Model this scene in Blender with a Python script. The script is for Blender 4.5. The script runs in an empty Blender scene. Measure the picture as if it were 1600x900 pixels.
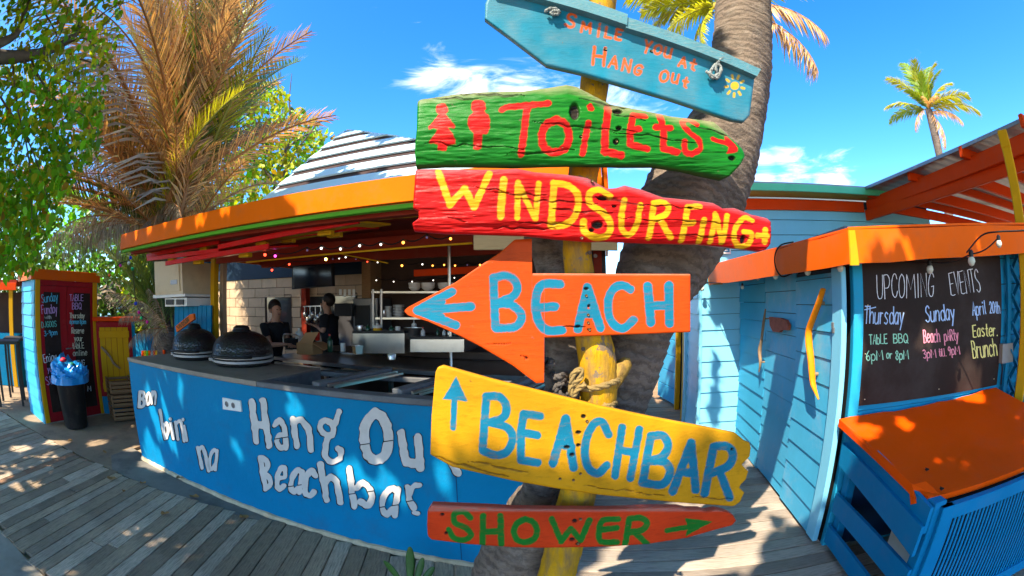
import bpy, math, random
import numpy as np
from mathutils import Vector, Matrix
R_ = math.radians
S = bpy.context.scene
COL = S.collection
random.seed(7); RNG = np.random.default_rng(7)

# ---------------------------------------------------------------- camera (fisheye lens, as in the photograph)
PITCH, ROLL, FPX, EYE = R_(2.0), R_(-1.0), 700.0, 1.6
_c, _s, _cp, _sp = math.cos(ROLL), math.sin(ROLL), math.cos(PITCH), math.sin(PITCH)
AX_R = Vector((_c, -_sp*_s, _cp*_s)); AX_U = Vector((-_s, -_sp*_c, _cp*_c)); AX_F = Vector((0, _cp, _sp))
cd = bpy.data.cameras.new('camera'); cam = bpy.data.objects.new('camera', cd); COL.objects.link(cam)
cd.type = 'PANO'; cd.panorama_type = 'FISHEYE_EQUISOLID'
cd.sensor_fit = 'HORIZONTAL'; cd.sensor_width = 36.0; cd.sensor_height = 20.25
cd.fisheye_lens = FPX/1600*36.0; cd.fisheye_fov = R_(200)
cd.clip_start = 0.02; cd.clip_end = 2000
cam.matrix_world = Matrix(((AX_R.x, AX_U.x, -AX_F.x, 0), (AX_R.y, AX_U.y, -AX_F.y, 0), (AX_R.z, AX_U.z, -AX_F.z, EYE), (0, 0, 0, 1)))
S.camera = cam

# ---------------------------------------------------------------- sky, sun, exposure
SUN_EL, SUN_AZ = 50.0, 215.0          # azimuth clockwise from +Y: behind the camera, to the left
SD = Vector((math.sin(R_(SUN_AZ))*math.cos(R_(SUN_EL)), math.cos(R_(SUN_AZ))*math.cos(R_(SUN_EL)), math.sin(R_(SUN_EL))))  # towards the sun
W = bpy.data.worlds.new('World'); S.world = W; W.use_nodes = True
nt = W.node_tree; nt.nodes.clear()
def N(t, **k):
    n = nt.nodes.new(t)
    for a, b in k.items(): setattr(n, a, b)
    return n
sky = N('ShaderNodeTexSky', sky_type='NISHITA', sun_disc=False)
sky.sun_elevation = R_(SUN_EL); sky.sun_rotation = R_(SUN_AZ); sky.air_density = 0.85; sky.dust_density = 0.7; sky.ozone_density = 3.0
hs = N('ShaderNodeHueSaturation'); hs.inputs['Saturation'].default_value = 1.36; hs.inputs['Hue'].default_value = 0.503; hs.inputs['Value'].default_value = 1.0
nt.links.new(sky.outputs[0], hs.inputs['Color'])
tc = N('ShaderNodeTexCoord'); mp = N('ShaderNodeMapping'); mp.inputs['Scale'].default_value = (1.0, 1.0, 3.2)
nt.links.new(tc.outputs['Generated'], mp.inputs[0])
no = N('ShaderNodeTexNoise'); no.inputs['Scale'].default_value = 5.5; no.inputs['Detail'].default_value = 9; no.inputs['Roughness'].default_value = 0.64; no.inputs['Distortion'].default_value = 0.9
nt.links.new(mp.outputs[0], no.inputs['Vector'])
def cloud_blob(vec, r):
    d = N('ShaderNodeVectorMath', operation='DISTANCE'); d.inputs[1].default_value = vec
    nt.links.new(tc.outputs['Generated'], d.inputs[0])
    m = N('ShaderNodeMapRange', interpolation_type='SMOOTHSTEP'); m.inputs['From Min'].default_value = r; m.inputs['From Max'].default_value = 0.0
    nt.links.new(d.outputs['Value'], m.inputs['Value']); return m.outputs[0]
def add2(a, b, op='ADD'):
    m = N('ShaderNodeMath', operation=op); nt.links.new(a, m.inputs[0])
    if isinstance(b, float): m.inputs[1].default_value = b
    else: nt.links.new(b, m.inputs[1])
    return m.outputs[0]
def az_el(a, e): return (math.sin(R_(a))*math.cos(R_(e)), math.cos(R_(a))*math.cos(R_(e)), math.sin(R_(e)))
blobs = None
for (a, e, r) in [(-6, 28, .16), (1, 27, .20), (10, 25, .22), (-10, 30, .13), (38, 14, .13), (43, 13, .14), (34, 15, .09), (-2, 24, .16), (16, 22, .2), (70, 40, .12), (140, 22, .3), (-120, 25, .35), (170, 50, .25), (90, 18, .2)]:
    o = cloud_blob(az_el(a, e), r); blobs = o if blobs is None else add2(blobs, o, 'MAXIMUM')
sm = add2(no.outputs['Fac'], add2(blobs, 0.36, 'MULTIPLY'))
mr = N('ShaderNodeMapRange', interpolation_type='SMOOTHSTEP'); mr.inputs['From Min'].default_value = 0.66; mr.inputs['From Max'].default_value = 1.02; mr.inputs['To Max'].default_value = 0.92
nt.links.new(sm, mr.inputs['Value'])
mx = N('ShaderNodeMix', data_type='RGBA'); nt.links.new(mr.outputs[0], mx.inputs[0]); nt.links.new(hs.outputs[0], mx.inputs[6]); mx.inputs[7].default_value = (4.6, 4.75, 4.9, 1)
bg = N('ShaderNodeBackground'); bg.inputs['Strength'].default_value = 0.15
nt.links.new(mx.outputs[2], bg.inputs['Color'])
wo = N('ShaderNodeOutputWorld'); nt.links.new(bg.outputs[0], wo.inputs['Surface'])
sl = bpy.data.lights.new('sun', 'SUN'); sl.energy = 3.35; sl.angle = R_(0.53); sl.color = (1.0, 0.90, 0.72)
so = bpy.data.objects.new('sun', sl); COL.objects.link(so); so.rotation_euler = (-SD).to_track_quat('-Z', 'Y').to_euler(); so.location = SD*30
S.view_settings.view_transform = 'Standard'; S.view_settings.look = 'None'; S.view_settings.exposure = 1.72; S.view_settings.gamma = 1.0
S.cycles.max_bounces = 8; S.cycles.diffuse_bounces = 4; S.cycles.glossy_bounces = 3; S.cycles.transparent_max_bounces = 8
S.cycles.sample_clamp_indirect = 8.0

# ---------------------------------------------------------------- from the lens to the place
def ray(px, py):
    u, v = px-800.0, 450.0-py
    r = math.hypot(u, v); a = 2*math.asin(r/(2*FPX)); k = math.sin(a)/max(r, 1e-9)
    return AX_R*(u*k) + AX_U*(v*k) + AX_F*math.cos(a)
CAMP = Vector((0, 0, EYE))
def at_z(px, py, z=0.0):
    d = ray(px, py); return CAMP + d*((z-EYE)/d.z)
def at_r(px, py, r):
    d = ray(px, py); return CAMP + d*(r/math.hypot(d.x, d.y))
def at_plane(px, py, p0, n):
    d = ray(px, py); n = Vector(n); return CAMP + d*((Vector(p0)-CAMP).dot(n)/d.dot(n))
class Frame:                          # a vertical wall: u along, w out of it, z up
    def __init__(s, x, y, ux, uy):
        l = math.hypot(ux, uy); s.o = Vector((x, y, 0)); s.u = Vector((ux/l, uy/l, 0)); s.w = Vector((s.u.y, -s.u.x, 0))
    def p(s, u, w, z): return s.o + s.u*u + s.w*w + Vector((0, 0, z))
    def px(s, px, py, w=0.0):
        q = at_plane(px, py, s.o + s.w*w, s.w); d = q-s.o; return (d.dot(s.u), q.z)
    def rot(s): return Matrix((s.u, s.w, Vector((0, 0, 1)))).transposed()
BAR = Frame(0, 0, .978, -.21)         # the bar: w is negative going in; b(depth) = -w
def bar(a, b, z): return BAR.p(a, -b, z)

# ---------------------------------------------------------------- mesh helpers
class MB:
    def __init__(s): s.v = []; s.f = []
    def add(s, vs, fs):
        n = len(s.v); s.v += [Vector(v) for v in vs]; s.f += [tuple(i+n for i in f) for f in fs]; return s
    def box(s, c, size, rot=None, bev=0.0):
        hx, hy, hz = size[0]/2, size[1]/2, size[2]/2
        if bev <= 0:
            vs = [Vector((x, y, z)) for x in (-hx, hx) for y in (-hy, hy) for z in (-hz, hz)]
            fs = [(0, 1, 3, 2), (4, 6, 7, 5), (0, 4, 5, 1), (2, 3, 7, 6), (0, 2, 6, 4), (1, 5, 7, 3)]
        else:                         # chamfered box
            b = min(bev, hx*.6, hy*.6, hz*.6); vs = []; idx = {}
            for sx in (-1, 1):
                for sy in (-1, 1):
                    for sz in (-1, 1):
                        for ax in range(3):
                            q = [sx*(hx-b), sy*(hy-b), sz*(hz-b)]; q[ax] = (sx*hx, sy*hy, sz*hz)[ax]
                            idx[(sx, sy, sz, ax)] = len(vs); vs.append(Vector(q))
            fs = []
            g = lambda a, b_, c_, ax: idx[(a, b_, c_, ax)]
            for sx in (-1, 1):
                fs.append((g(sx,-1,-1,0), g(sx,1,-1,0), g(sx,1,1,0), g(sx,-1,1,0)))
                fs.append((g(-1,sx,-1,1), g(1,sx,-1,1), g(1,sx,1,1), g(-1,sx,1,1)))
                fs.append((g(-1,-1,sx,2), g(1,-1,sx,2), g(1,1,sx,2), g(-1,1,sx,2)))
            for a in (-1, 1):
                for b_ in (-1, 1):
                    fs.append((g(a,b_,-1,0), g(a,b_,1,0), g(a,b_,1,1), g(a,b_,-1,1)))
                    fs.append((g(a,-1,b_,0), g(a,1,b_,0), g(a,1,b_,2), g(a,-1,b_,2)))
                    fs.append((g(-1,a,b_,1), g(1,a,b_,1), g(1,a,b_,2), g(-1,a,b_,2)))
                    for c_ in (-1, 1): fs.append((g(a,b_,c_,0), g(a,b_,c_,1), g(a,b_,c_,2)))
        c = Vector(c)
        if rot is not None: vs = [rot @ v for v in vs]
        return s.add([v+c for v in vs], fs)
    def bar3(s, p, q, w, h, up=(0, 0, 1), bev=0.0):     # a beam from p to q, w wide, h high
        p, q = Vector(p), Vector(q); d = q-p; L = d.length; d.normalize(); up = Vector(up)
        sd = up.cross(d)
        if sd.length < 1e-4: sd = Vector((1, 0, 0)).cross(d)
        sd.normalize(); u2 = d.cross(sd)
        return s.box((p+q)/2, (L, w, h), Matrix((d, sd, u2)).transposed(), bev)
    def tube(s, path, rad, seg=8, cap=True, squash=None, jit=0.0):
        P = [Vector(p) for p in path]; n = len(P)
        if isinstance(rad, (int, float)): rad = [rad]*n
        T = [(P[min(i+1, n-1)]-P[max(i-1, 0)]).normalized() for i in range(n)]
        a = Vector((0, 0, 1)) if abs(T[0].z) < .9 else Vector((1, 0, 0))
        u = T[0].cross(a).normalized(); base = len(s.v); vs = []; fs = []
        for i in range(n):
            u = (u - T[i]*u.dot(T[i])).normalized(); w = T[i].cross(u)
            for k in range(seg):
                t = 2*math.pi*k/seg; r = rad[i]*(1+jit*(random.random()-.5))
                vs.append(P[i] + u*(math.cos(t)*r) + w*(math.sin(t)*r*(squash or 1)))
        for i in range(n-1):
            for k in range(seg):
                k2 = (k+1) % seg; fs.append((i*seg+k, i*seg+k2, (i+1)*seg+k2, (i+1)*seg+k))
        if cap: fs.append(tuple(range(seg))[::-1]); fs.append(tuple((n-1)*seg+k for k in range(seg)))
        return s.add(vs, fs)
    def lathe(s, c, prof, seg=20, rot=None):            # prof: (r, z)
        vs = []; fs = []; c = Vector(c)
        for r, z in prof:
            for k in range(seg):
                t = 2*math.pi*k/seg; v = Vector((r*math.cos(t), r*math.sin(t), z)); vs.append((rot @ v if rot else v)+c)
        m = len(prof)
        for i in range(m-1):
            for k in range(seg):
                k2 = (k+1) % seg; fs.append((i*seg+k, i*seg+k2, (i+1)*seg+k2, (i+1)*seg+k))
        if prof[0][0] > 1e-5: fs.append(tuple(range(seg))[::-1])
        if prof[-1][0] > 1e-5: fs.append(tuple((m-1)*seg+k for k in range(seg)))
        return s.add(vs, fs)
    def prism(s, pts, d):             # polygon pts (3D) pushed by vector d
        n = len(pts); pts = [Vector(p) for p in pts]; d = Vector(d)
        return s.add(pts+[p+d for p in pts], [tuple(range(n)), tuple(range(n, 2*n))[::-1]] + [(i, n+i, n+(i+1) % n, (i+1) % n) for i in range(n)])
    def build(s, name, mat, parent=None, smooth=False, fix=True):
        off = Vector((0, 0, 0)); q = parent
        while q is not None: off += q.location; q = q.parent
        me = bpy.data.meshes.new(name); me.from_pydata([tuple(v-off) for v in s.v], [], s.f); me.validate()
        o = bpy.data.objects.new(name, me); COL.objects.link(o)
        if mat is not None: me.materials.append(mat)
        if smooth is True: me.shade_smooth()
        elif smooth: me.shade_smooth(); me.set_sharp_from_angle(angle=R_(smooth))
        if fix:
            import bmesh
            bm = bmesh.new(); bm.from_mesh(me); bmesh.ops.recalc_face_normals(bm, faces=bm.faces); bm.to_mesh(me); bm.free()
        if parent is not None: o.parent = parent
        return o
def np_mesh(name, v, f, mat, parent=None, smooth=False, attrs=None):   # v (n,3), f (m,4) or (m,3)
    v = np.asarray(v, dtype=np.float32); f = np.asarray(f, dtype=np.int32)
    off = Vector((0, 0, 0)); q = parent
    while q is not None: off += q.location; q = q.parent
    v = v - np.array(off, dtype=np.float32)
    me = bpy.data.meshes.new(name); k = f.shape[1]
    me.vertices.add(len(v)); me.vertices.foreach_set('co', v.ravel())
    me.loops.add(f.size); me.loops.foreach_set('vertex_index', f.ravel())
    me.polygons.add(len(f)); me.polygons.foreach_set('loop_start', np.arange(0, f.size, k, dtype=np.int32)); me.polygons.foreach_set('loop_total', np.full(len(f), k, dtype=np.int32))
    me.update(calc_edges=True)
    for an, arr in (attrs or {}).items():
        at = me.attributes.new(an, 'FLOAT_COLOR', 'POINT'); at.data.foreach_set('color', np.asarray(arr, dtype=np.float32).ravel())
    if smooth: me.shade_smooth()
    o = bpy.data.objects.new(name, me); COL.objects.link(o); me.materials.append(mat)
    if parent is not None: o.parent = parent
    return o
def tag(o, label, cat, group=None, kind=None):
    if label: o['label'] = label
    if cat: o['category'] = cat
    if group: o['group'] = group
    if kind: o['kind'] = kind
    return o
def thing(name, label, cat, loc=(0, 0, 0), group=None):
    o = bpy.data.objects.new(name, None); COL.objects.link(o); o.location = Vector(loc); o.empty_display_size = .1
    return tag(o, label, cat, group)
def struct(o): o['kind'] = 'structure'; return o
def copy_tree(o, parent=None):
    c = o.copy(); COL.objects.link(c); c.parent = parent
    for ch in list(o.children): copy_tree(ch, c)
    return c
def inst(o, name, parent, loc=(0, 0, 0), rot=None, scale=None):       # another piece sharing o's mesh
    c = bpy.data.objects.new(name, o.data); COL.objects.link(c); c.parent = parent; c.location = loc
    if rot is not None: c.rotation_euler = rot
    if scale is not None: c.scale = scale
    return c
def catmull(pts, n=6, closed=False):
    P = [np.array(p, dtype=float) for p in pts]; m = len(P); out = []
    if m < 3: return [tuple(p) for p in P]
    rng = range(m) if closed else range(m-1)
    for i in rng:
        p0 = P[(i-1) % m] if closed or i > 0 else 2*P[0]-P[1]
        p1 = P[i]; p2 = P[(i+1) % m]
        p3 = P[(i+2) % m] if closed or i+2 < m else 2*P[-1]-P[-2]
        for k in range(n):
            t = k/n; out.append(tuple(.5*((2*p1)+(-p0+p2)*t+(2*p0-5*p1+4*p2-p3)*t*t+(-p0+3*p1-3*p2+p3)*t**3)))
    if not closed: out.append(tuple(P[-1]))
    return out
def vnoise(x, y, seed=0):             # smooth value noise, numpy
    x = np.asarray(x, float); y = np.asarray(y, float); xi = np.floor(x).astype(np.int64); yi = np.floor(y).astype(np.int64)
    fx = x-xi; fy = y-yi; fx = fx*fx*(3-2*fx); fy = fy*fy*(3-2*fy)
    def h(a, b):
        n = (a*374761393 + b*668265263 + seed*1442695041) & 0xffffffff
        n = ((n ^ (n >> 13))*1274126177) & 0xffffffff
        return ((n ^ (n >> 16)) & 0xffff)/65535.0
    return (h(xi, yi)*(1-fx)+h(xi+1, yi)*fx)*(1-fy) + (h(xi, yi+1)*(1-fx)+h(xi+1, yi+1)*fx)*fy

# ---------------------------------------------------------------- materials
MATS = {}
def mat(name, col, rough=.6, var=.12, scale=3.0, grain=None, bump=.15, bscale=40.0, metal=0.0, spec=.3, dirt=None, dirt_amt=.0, dirt_scale=4.0, stretch=(1, 1, 1), emit=None, estr=0.0, island=0.0, coat=0.0, trans=None, obj_rand=0.0, chip=None, chip_amt=0.0, chip_lo=.66, chip_sc=18):
    if name in MATS: return MATS[name]
    m = bpy.data.materials.new(name); MATS[name] = m; m.use_nodes = True; t = m.node_tree; t.nodes.clear(); L = t.links.new
    def n(ty, **k):
        q = t.nodes.new(ty)
        for a, b in k.items(): setattr(q, a, b)
        return q
    out = n('ShaderNodeOutputMaterial'); b = n('ShaderNodeBsdfPrincipled'); L(b.outputs[0], out.inputs[0])
    c = n('ShaderNodeTexCoord'); mp = n('ShaderNodeMapping'); L(c.outputs['Object'], mp.inputs[0]); mp.inputs['Scale'].default_value = stretch
    base = n('ShaderNodeRGB'); base.outputs[0].default_value = (*col, 1); cur = base.outputs[0]
    def noise(sc, det=5, ro=.6):
        q = n('ShaderNodeTexNoise'); q.inputs['Scale'].default_value = sc; q.inputs['Detail'].default_value = det; q.inputs['Roughness'].default_value = ro; L(mp.outputs[0], q.inputs['Vector']); return q.outputs['Fac']
    def remap(o, a0, a1, b0, b1):
        q = n('ShaderNodeMapRange'); L(o, q.inputs[0])
        for i, x in zip(('From Min', 'From Max', 'To Min', 'To Max'), (a0, a1, b0, b1)): q.inputs[i].default_value = x
        return q.outputs[0]
    def mulv(o, fac):
        q = n('ShaderNodeHueSaturation'); L(o, q.inputs['Color']); L(fac, q.inputs['Value']); return q.outputs[0]
    if var > 0:
        cur = mulv(cur, remap(noise(scale), .25, .75, 1-var, 1+var))
    if obj_rand > 0:
        oi = n('ShaderNodeObjectInfo'); cur = mulv(cur, remap(oi.outputs['Random'], 0, 1, 1-obj_rand, 1+obj_rand))
    if island > 0:
        g = n('ShaderNodeNewGeometry'); rr = g.outputs['Random Per Island']; cur = mulv(cur, remap(rr, 0, 1, 1-island, 1+island))
        q = n('ShaderNodeHueSaturation'); L(cur, q.inputs['Color']); L(remap(rr, 0, 1, .5-.035*island, .5+.03*island), q.inputs['Hue']); cur = q.outputs[0]
    def mixc(fac, a, colb):
        q = n('ShaderNodeMix', data_type='RGBA'); L(fac, q.inputs[0]); L(a, q.inputs[6])
        if isinstance(colb, tuple): q.inputs[7].default_value = (*colb, 1)
        else: L(colb, q.inputs[7])
        return q.outputs[2]
    if grain is not None:             # (colour, amount, scale, stretch)
        mp2 = n('ShaderNodeMapping'); L(c.outputs['Object'], mp2.inputs[0]); mp2.inputs['Scale'].default_value = grain[3]
        q = n('ShaderNodeTexNoise'); q.inputs['Scale'].default_value = grain[2]; q.inputs['Detail'].default_value = 6; q.inputs['Roughness'].default_value = .65; L(mp2.outputs[0], q.inputs['Vector'])
        cur = mixc(remap(q.outputs['Fac'], .45, .72, 0, grain[1]), cur, grain[0]); gfac = q.outputs['Fac']
    else: gfac = None
    if dirt is not None:
        cur = mixc(remap(noise(dirt_scale, 8, .7), .5, .75, 0, dirt_amt), cur, dirt)
    if chip is not None:
        cur = mixc(remap(noise(chip_sc, 6, .75), chip_lo, chip_lo+.03, 0, chip_amt), cur, chip)
    L(cur, b.inputs['Base Color'])
    b.inputs['Roughness'].default_value = rough; b.inputs['Metallic'].default_value = metal
    b.inputs['Specular IOR Level'].default_value = spec
    if coat: b.inputs['Coat Weight'].default_value = coat; b.inputs['Coat Roughness'].default_value = .15
    if bump > 0:
        bn = n('ShaderNodeBump'); bn.inputs['Strength'].default_value = bump; bn.inputs['Distance'].default_value = .01
        L(gfac if gfac is not None else noise(bscale, 4, .6), bn.inputs['Height']); L(bn.outputs[0], b.inputs['Normal'])
    if emit: b.inputs['Emission Color'].default_value = (*emit, 1); b.inputs['Emission Strength'].default_value = estr
    if trans:                         # leaves: light through the blade
        tr = n('ShaderNodeBsdfTranslucent'); q = n('ShaderNodeMix', data_type='RGBA'); q.blend_type = 'MULTIPLY'; q.inputs[0].default_value = 1.0
        L(cur, q.inputs[6]); q.inputs[7].default_value = (*trans[1], 1); L(q.outputs[2], tr.inputs['Color'])
        ms = n('ShaderNodeMixShader'); ms.inputs[0].default_value = trans[0]; L(b.outputs[0], ms.inputs[1]); L(tr.outputs[0], ms.inputs[2]); L(ms.outputs[0], out.inputs[0])
    return m
ORANGE = (.70, .115, .003); YELLOW = (.62, .32, .008); BLUE = (.004, .19, .37); SKYB = (.10, .42, .66); RED = (.5, .012, .008); GREEN = (.02, .26, .03)
def paint(name, col, **k):
    d = dict(rough=.55, spec=.07, var=.10, scale=2.5, bump=.12, bscale=30, dirt=(.12, .1, .08), dirt_amt=.22, dirt_scale=5); d.update(k); return mat(name, col, **d)
M_orange = paint('orange_paint', ORANGE, rough=.38); M_yellow = paint('yellow_paint', YELLOW); M_blue = paint('blue_paint', BLUE, rough=.42)
M_sky = paint('light_blue_paint', SKYB, rough=.4, dirt_amt=.12); M_red = paint('red_paint', RED, rough=.35); M_green = paint('green_paint', (.12, .42, .03))
M_dred = paint('dark_red_paint', (.26, .03, .014), rough=.6); M_redor = paint('orange_red_paint', (.72, .060, .004))
M_wood = mat('grey_wood', (.25, .21, .17), rough=.8, var=.25, scale=2, grain=((.07, .055, .045), .7, 9, (14, 1, 14)), bump=.5, obj_rand=.22, dirt=(.4, .37, .33), dirt_amt=.25)
M_drift = mat('driftwood', (.32, .21, .12), rough=.75, var=.25, scale=6, grain=((.09, .05, .03), .6, 12, (6, 6, .8)), bump=.5)
M_steel = mat('stainless_steel', (.70, .66, .60), rough=.28, var=.06, metal=1.0, bump=.03, dirt=(.3, .28, .25), dirt_amt=.3)
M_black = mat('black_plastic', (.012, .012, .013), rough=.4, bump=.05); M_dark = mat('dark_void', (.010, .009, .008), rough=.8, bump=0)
M_grey = mat('grey_metal', (.25, .25, .26), rough=.4, metal=.6, bump=.05); M_white = mat('white_plastic', (.75, .74, .70), rough=.4, bump=.03)
M_conc = mat('concrete', (.32, .28, .22), rough=.85, var=.3, scale=2.5, bump=.35, bscale=60, dirt=(.09, .08, .07), dirt_amt=.6, dirt_scale=3)
M_screw = mat('rusty_screw', (.2, .12, .06), rough=.5, metal=.8, bump=.2)
M_ceram = mat('white_ceramic', (.72, .70, .66), rough=.2, bump=0)
M_skin = mat('skin', (.48, .25, .16), rough=.5, var=.06, bump=.04, bscale=80); M_hair = mat('dark_hair', (.02, .013, .01), rough=.5, var=.3, scale=60, bump=.4, bscale=120)
M_cloth = mat('black_cloth', (.012, .012, .014), rough=.85, var=.2, scale=8, bump=.3, bscale=15)
# ---------------------------------------------------------------- stroke letters
FONT = {
'A': "0,0 .5,1 1,0|.2,.36 .8,.36", 'B': "0,0 0,1|~0,1 .62,.97 .82,.77 .62,.57 0,.53|~0,.53 .7,.5 1,.27 .72,.04 0,0",
'C': "~.98,.78 .8,.97 .45,.98 .12,.75 .02,.45 .15,.15 .5,.01 .8,.08 1,.27", 'D': "0,0 0,1|~0,1 .55,.95 .95,.6 .85,.22 .45,.03 0,0",
'E': "~.95,1 .5,.98 .06,.97|0,.97 0,.05|0,.5 .8,.52|~.02,.04 .5,.0 1,.03", 'F': "0,0 0,.97|~0,.97 .6,1 1,.93|0,.52 .75,.52",
'G': "~1,.82 .75,.98 .35,.92 .05,.55 .15,.12 .55,0 .85,.12 .95,.45|.95,.45 .55,.42", 'H': "0,0 0,1|1,0 1,1|0,.5 1,.5", 'I': ".5,0 .5,1",
'J': "~.9,1 .9,.3 .6,.02 .1,.15", 'K': "0,0 0,1|1,1 0,.45 1,0", 'L': "0,1 0,.02 1,.02", 'M': "0,0 .08,1 .5,.35 .92,1 1,0", 'N': "0,0 0,1 1,0 1,1",
'O': "~.5,1 .12,.8 0,.45 .15,.1 .5,0 .88,.15 1,.5 .85,.85 .5,1", 'P': "0,0 0,1|~0,1 .7,1 1,.75 .7,.48 0,.45", 'Q': "~.5,1 .1,.8 0,.45 .15,.1 .5,0 .88,.15 1,.5 .85,.85 .5,1|.6,.25 1.05,-.08",
'R': "0,0 0,1|~0,1 .65,1 .95,.75 .65,.5 0,.45|.35,.46 1,0", 'S': "~.95,.85 .6,1 .15,.88 .12,.65 .5,.5 .9,.34 .92,.12 .5,0 .02,.12", 'T': "0,1 1,1|.5,1 .5,0",
'U': "~0,1 .02,.35 .2,.05 .5,0 .82,.06 .98,.35 1,1", 'V': "0,1 .5,0 1,1", 'W': "0,1 .25,0 .5,.62 .75,0 1,1", 'X': "0,0 1,1|0,1 1,0", 'Y': "0,1 .5,.5 1,1|.5,.5 .4,0",
'a': "~.9,.6 .5,.68 .1,.45 .1,.12 .45,0 .85,.2|.9,.66 .9,0", 'b': "0,1 0,0|~0,.4 .4,.66 .9,.5 .9,.14 .5,0 0,.08", 'c': "~.95,.55 .55,.68 .1,.48 .08,.15 .5,0 .95,.12",
'd': "1,1 1,0|~1,.45 .6,.66 .1,.5 .1,.12 .5,0 1,.15", 'e': "~.1,.35 .9,.38 .8,.62 .45,.68 .1,.45 .1,.14 .5,0 .95,.12", 'f': "~.9,.9 .6,1 .45,.8 .42,0|.1,.6 .85,.62",
'g': "~.9,.55 .5,.68 .1,.48 .1,.2 .5,.08 .9,.25|~.9,.62 .92,0 .7,-.3 .3,-.33 .05,-.2", 'h': "0,1 0,0|~0,.4 .45,.66 .88,.5 .92,0", 'i': ".5,.62 .5,0|.5,.82 .5,.9", 'j': "~.6,.62 .6,-.1 .4,-.3 .05,-.25|.6,.82 .6,.9",
'k': "0,1 0,0|.85,.62 0,.25 .9,0", 'l': "~.4,1 .4,.2 .7,0", 'm': "0,.65 0,0|~0,.4 .25,.66 .48,.5 .5,0|~.5,.4 .75,.66 .97,.5 1,0", 'n': "0,.65 0,0|~0,.38 .45,.66 .88,.5 .9,0",
'o': "~.5,.66 .1,.5 .05,.3 .2,.05 .5,0 .85,.12 .95,.35 .8,.6 .5,.66", 'p': "0,.65 0,-.35|~0,.5 .5,.68 .92,.45 .85,.12 .45,0 0,.1", 'q': "1,.65 1,-.35|~1,.5 .5,.68 .08,.45 .15,.1 .5,0 1,.15",
'r': "0,.65 0,0|~0,.35 .4,.62 .85,.6", 's': "~.85,.58 .45,.68 .15,.5 .5,.34 .85,.18 .5,0 .08,.08", 't': ".5,1 .5,.1 .9,0|.1,.62 .95,.64", 'u': "~0,.65 .05,.12 .45,0 .88,.15|.9,.65 .9,0",
'v': "0,.65 .45,0 .9,.65", 'w': "0,.65 .25,0 .5,.5 .75,0 1,.65", 'x': "0,0 .9,.65|0,.65 .9,0", 'y': "0,.65 .45,.08|.95,.65 .2,-.35", 'z': "0,.65 .9,.65 0,0 .9,0",
'0': "~.5,1 .1,.75 .1,.25 .5,0 .9,.25 .9,.75 .5,1", '2': "~.05,.75 .4,1 .85,.85 .75,.5 .05,.02|.05,.02 1,.02", '3': "~.1,.9 .5,1 .85,.8 .4,.54|~.4,.54 .95,.35 .6,.0 .05,.1",
'6': "~.8,1 .2,.6 .1,.2 .5,0 .88,.2 .6,.5 .15,.35", '8': "~.5,1 .15,.8 .5,.55 .9,.25 .5,0 .1,.25 .5,.55 .85,.8 .5,1", '9': "~.85,.7 .5,.5 .15,.72 .5,1 .85,.8 .8,.3 .6,0",
'-': ".1,.4 .9,.4", '.': ".3,0 .4,.05", '+': ".5,.1 .5,.9|0,.5 1,.5", '/': "0,0 1,1"}
def glyph(ch):
    out = []
    for st in FONT[ch].split('|'):
        sm = st[0] == '~'; pts = [tuple(float(v) for v in p.split(',')) for p in st.lstrip('~').split()]
        out.append(catmull(pts, 5) if sm else pts)
    return out
def place(ch, cx, cy, w, h, rot=0.0, shear=0.0):       # letter centred at pixel cx,cy; rot degrees clockwise
    c, s = math.cos(R_(rot)), math.sin(R_(rot)); out = []
    for st in glyph(ch):
        q = []
        for x, y in st:
            a = (x-.5)*w + shear*(y-.5)*h; b = -(y-.5)*h
            q.append((cx+a*c-b*s, cy+a*s+b*c))
        out.append(q)
    return out
def seg_dist(X, Y, strokes):
    D = np.full(X.shape, 1e9)
    for st in strokes:
        for (x0, y0), (x1, y1) in zip(st[:-1], st[1:]):
            dx, dy = x1-x0, y1-y0; l = dx*dx+dy*dy+1e-9
            t = np.clip(((X-x0)*dx+(Y-y0)*dy)/l, 0, 1); D = np.minimum(D, np.hypot(X-x0-t*dx, Y-y0-t*dy))
    return D
def poly_dist(X, Y, poly):            # signed: negative inside
    D = seg_dist(X, Y, [list(poly)+[poly[0]]]); ins = np.zeros(X.shape, bool); n = len(poly)
    for i in range(n):
        (x0, y0), (x1, y1) = poly[i], poly[(i+1) % n]
        c = ((y0 > Y) != (y1 > Y)) & (X < (x1-x0)*(Y-y0)/((y1-y0) if y1 != y0 else 1e-9)+x0); ins ^= c
    return np.where(ins, -D, D)
def ray_np(X, Y):
    u, v = X-800.0, 450.0-Y; r = np.hypot(u, v)+1e-9; a = 2*np.arcsin(r/(2*FPX)); k = np.sin(a)/r
    A = np.array([AX_R, AX_U, AX_F]); return (u*k)[..., None]*A[0] + (v*k)[..., None]*A[1] + np.cos(a)[..., None]*A[2]

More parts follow.
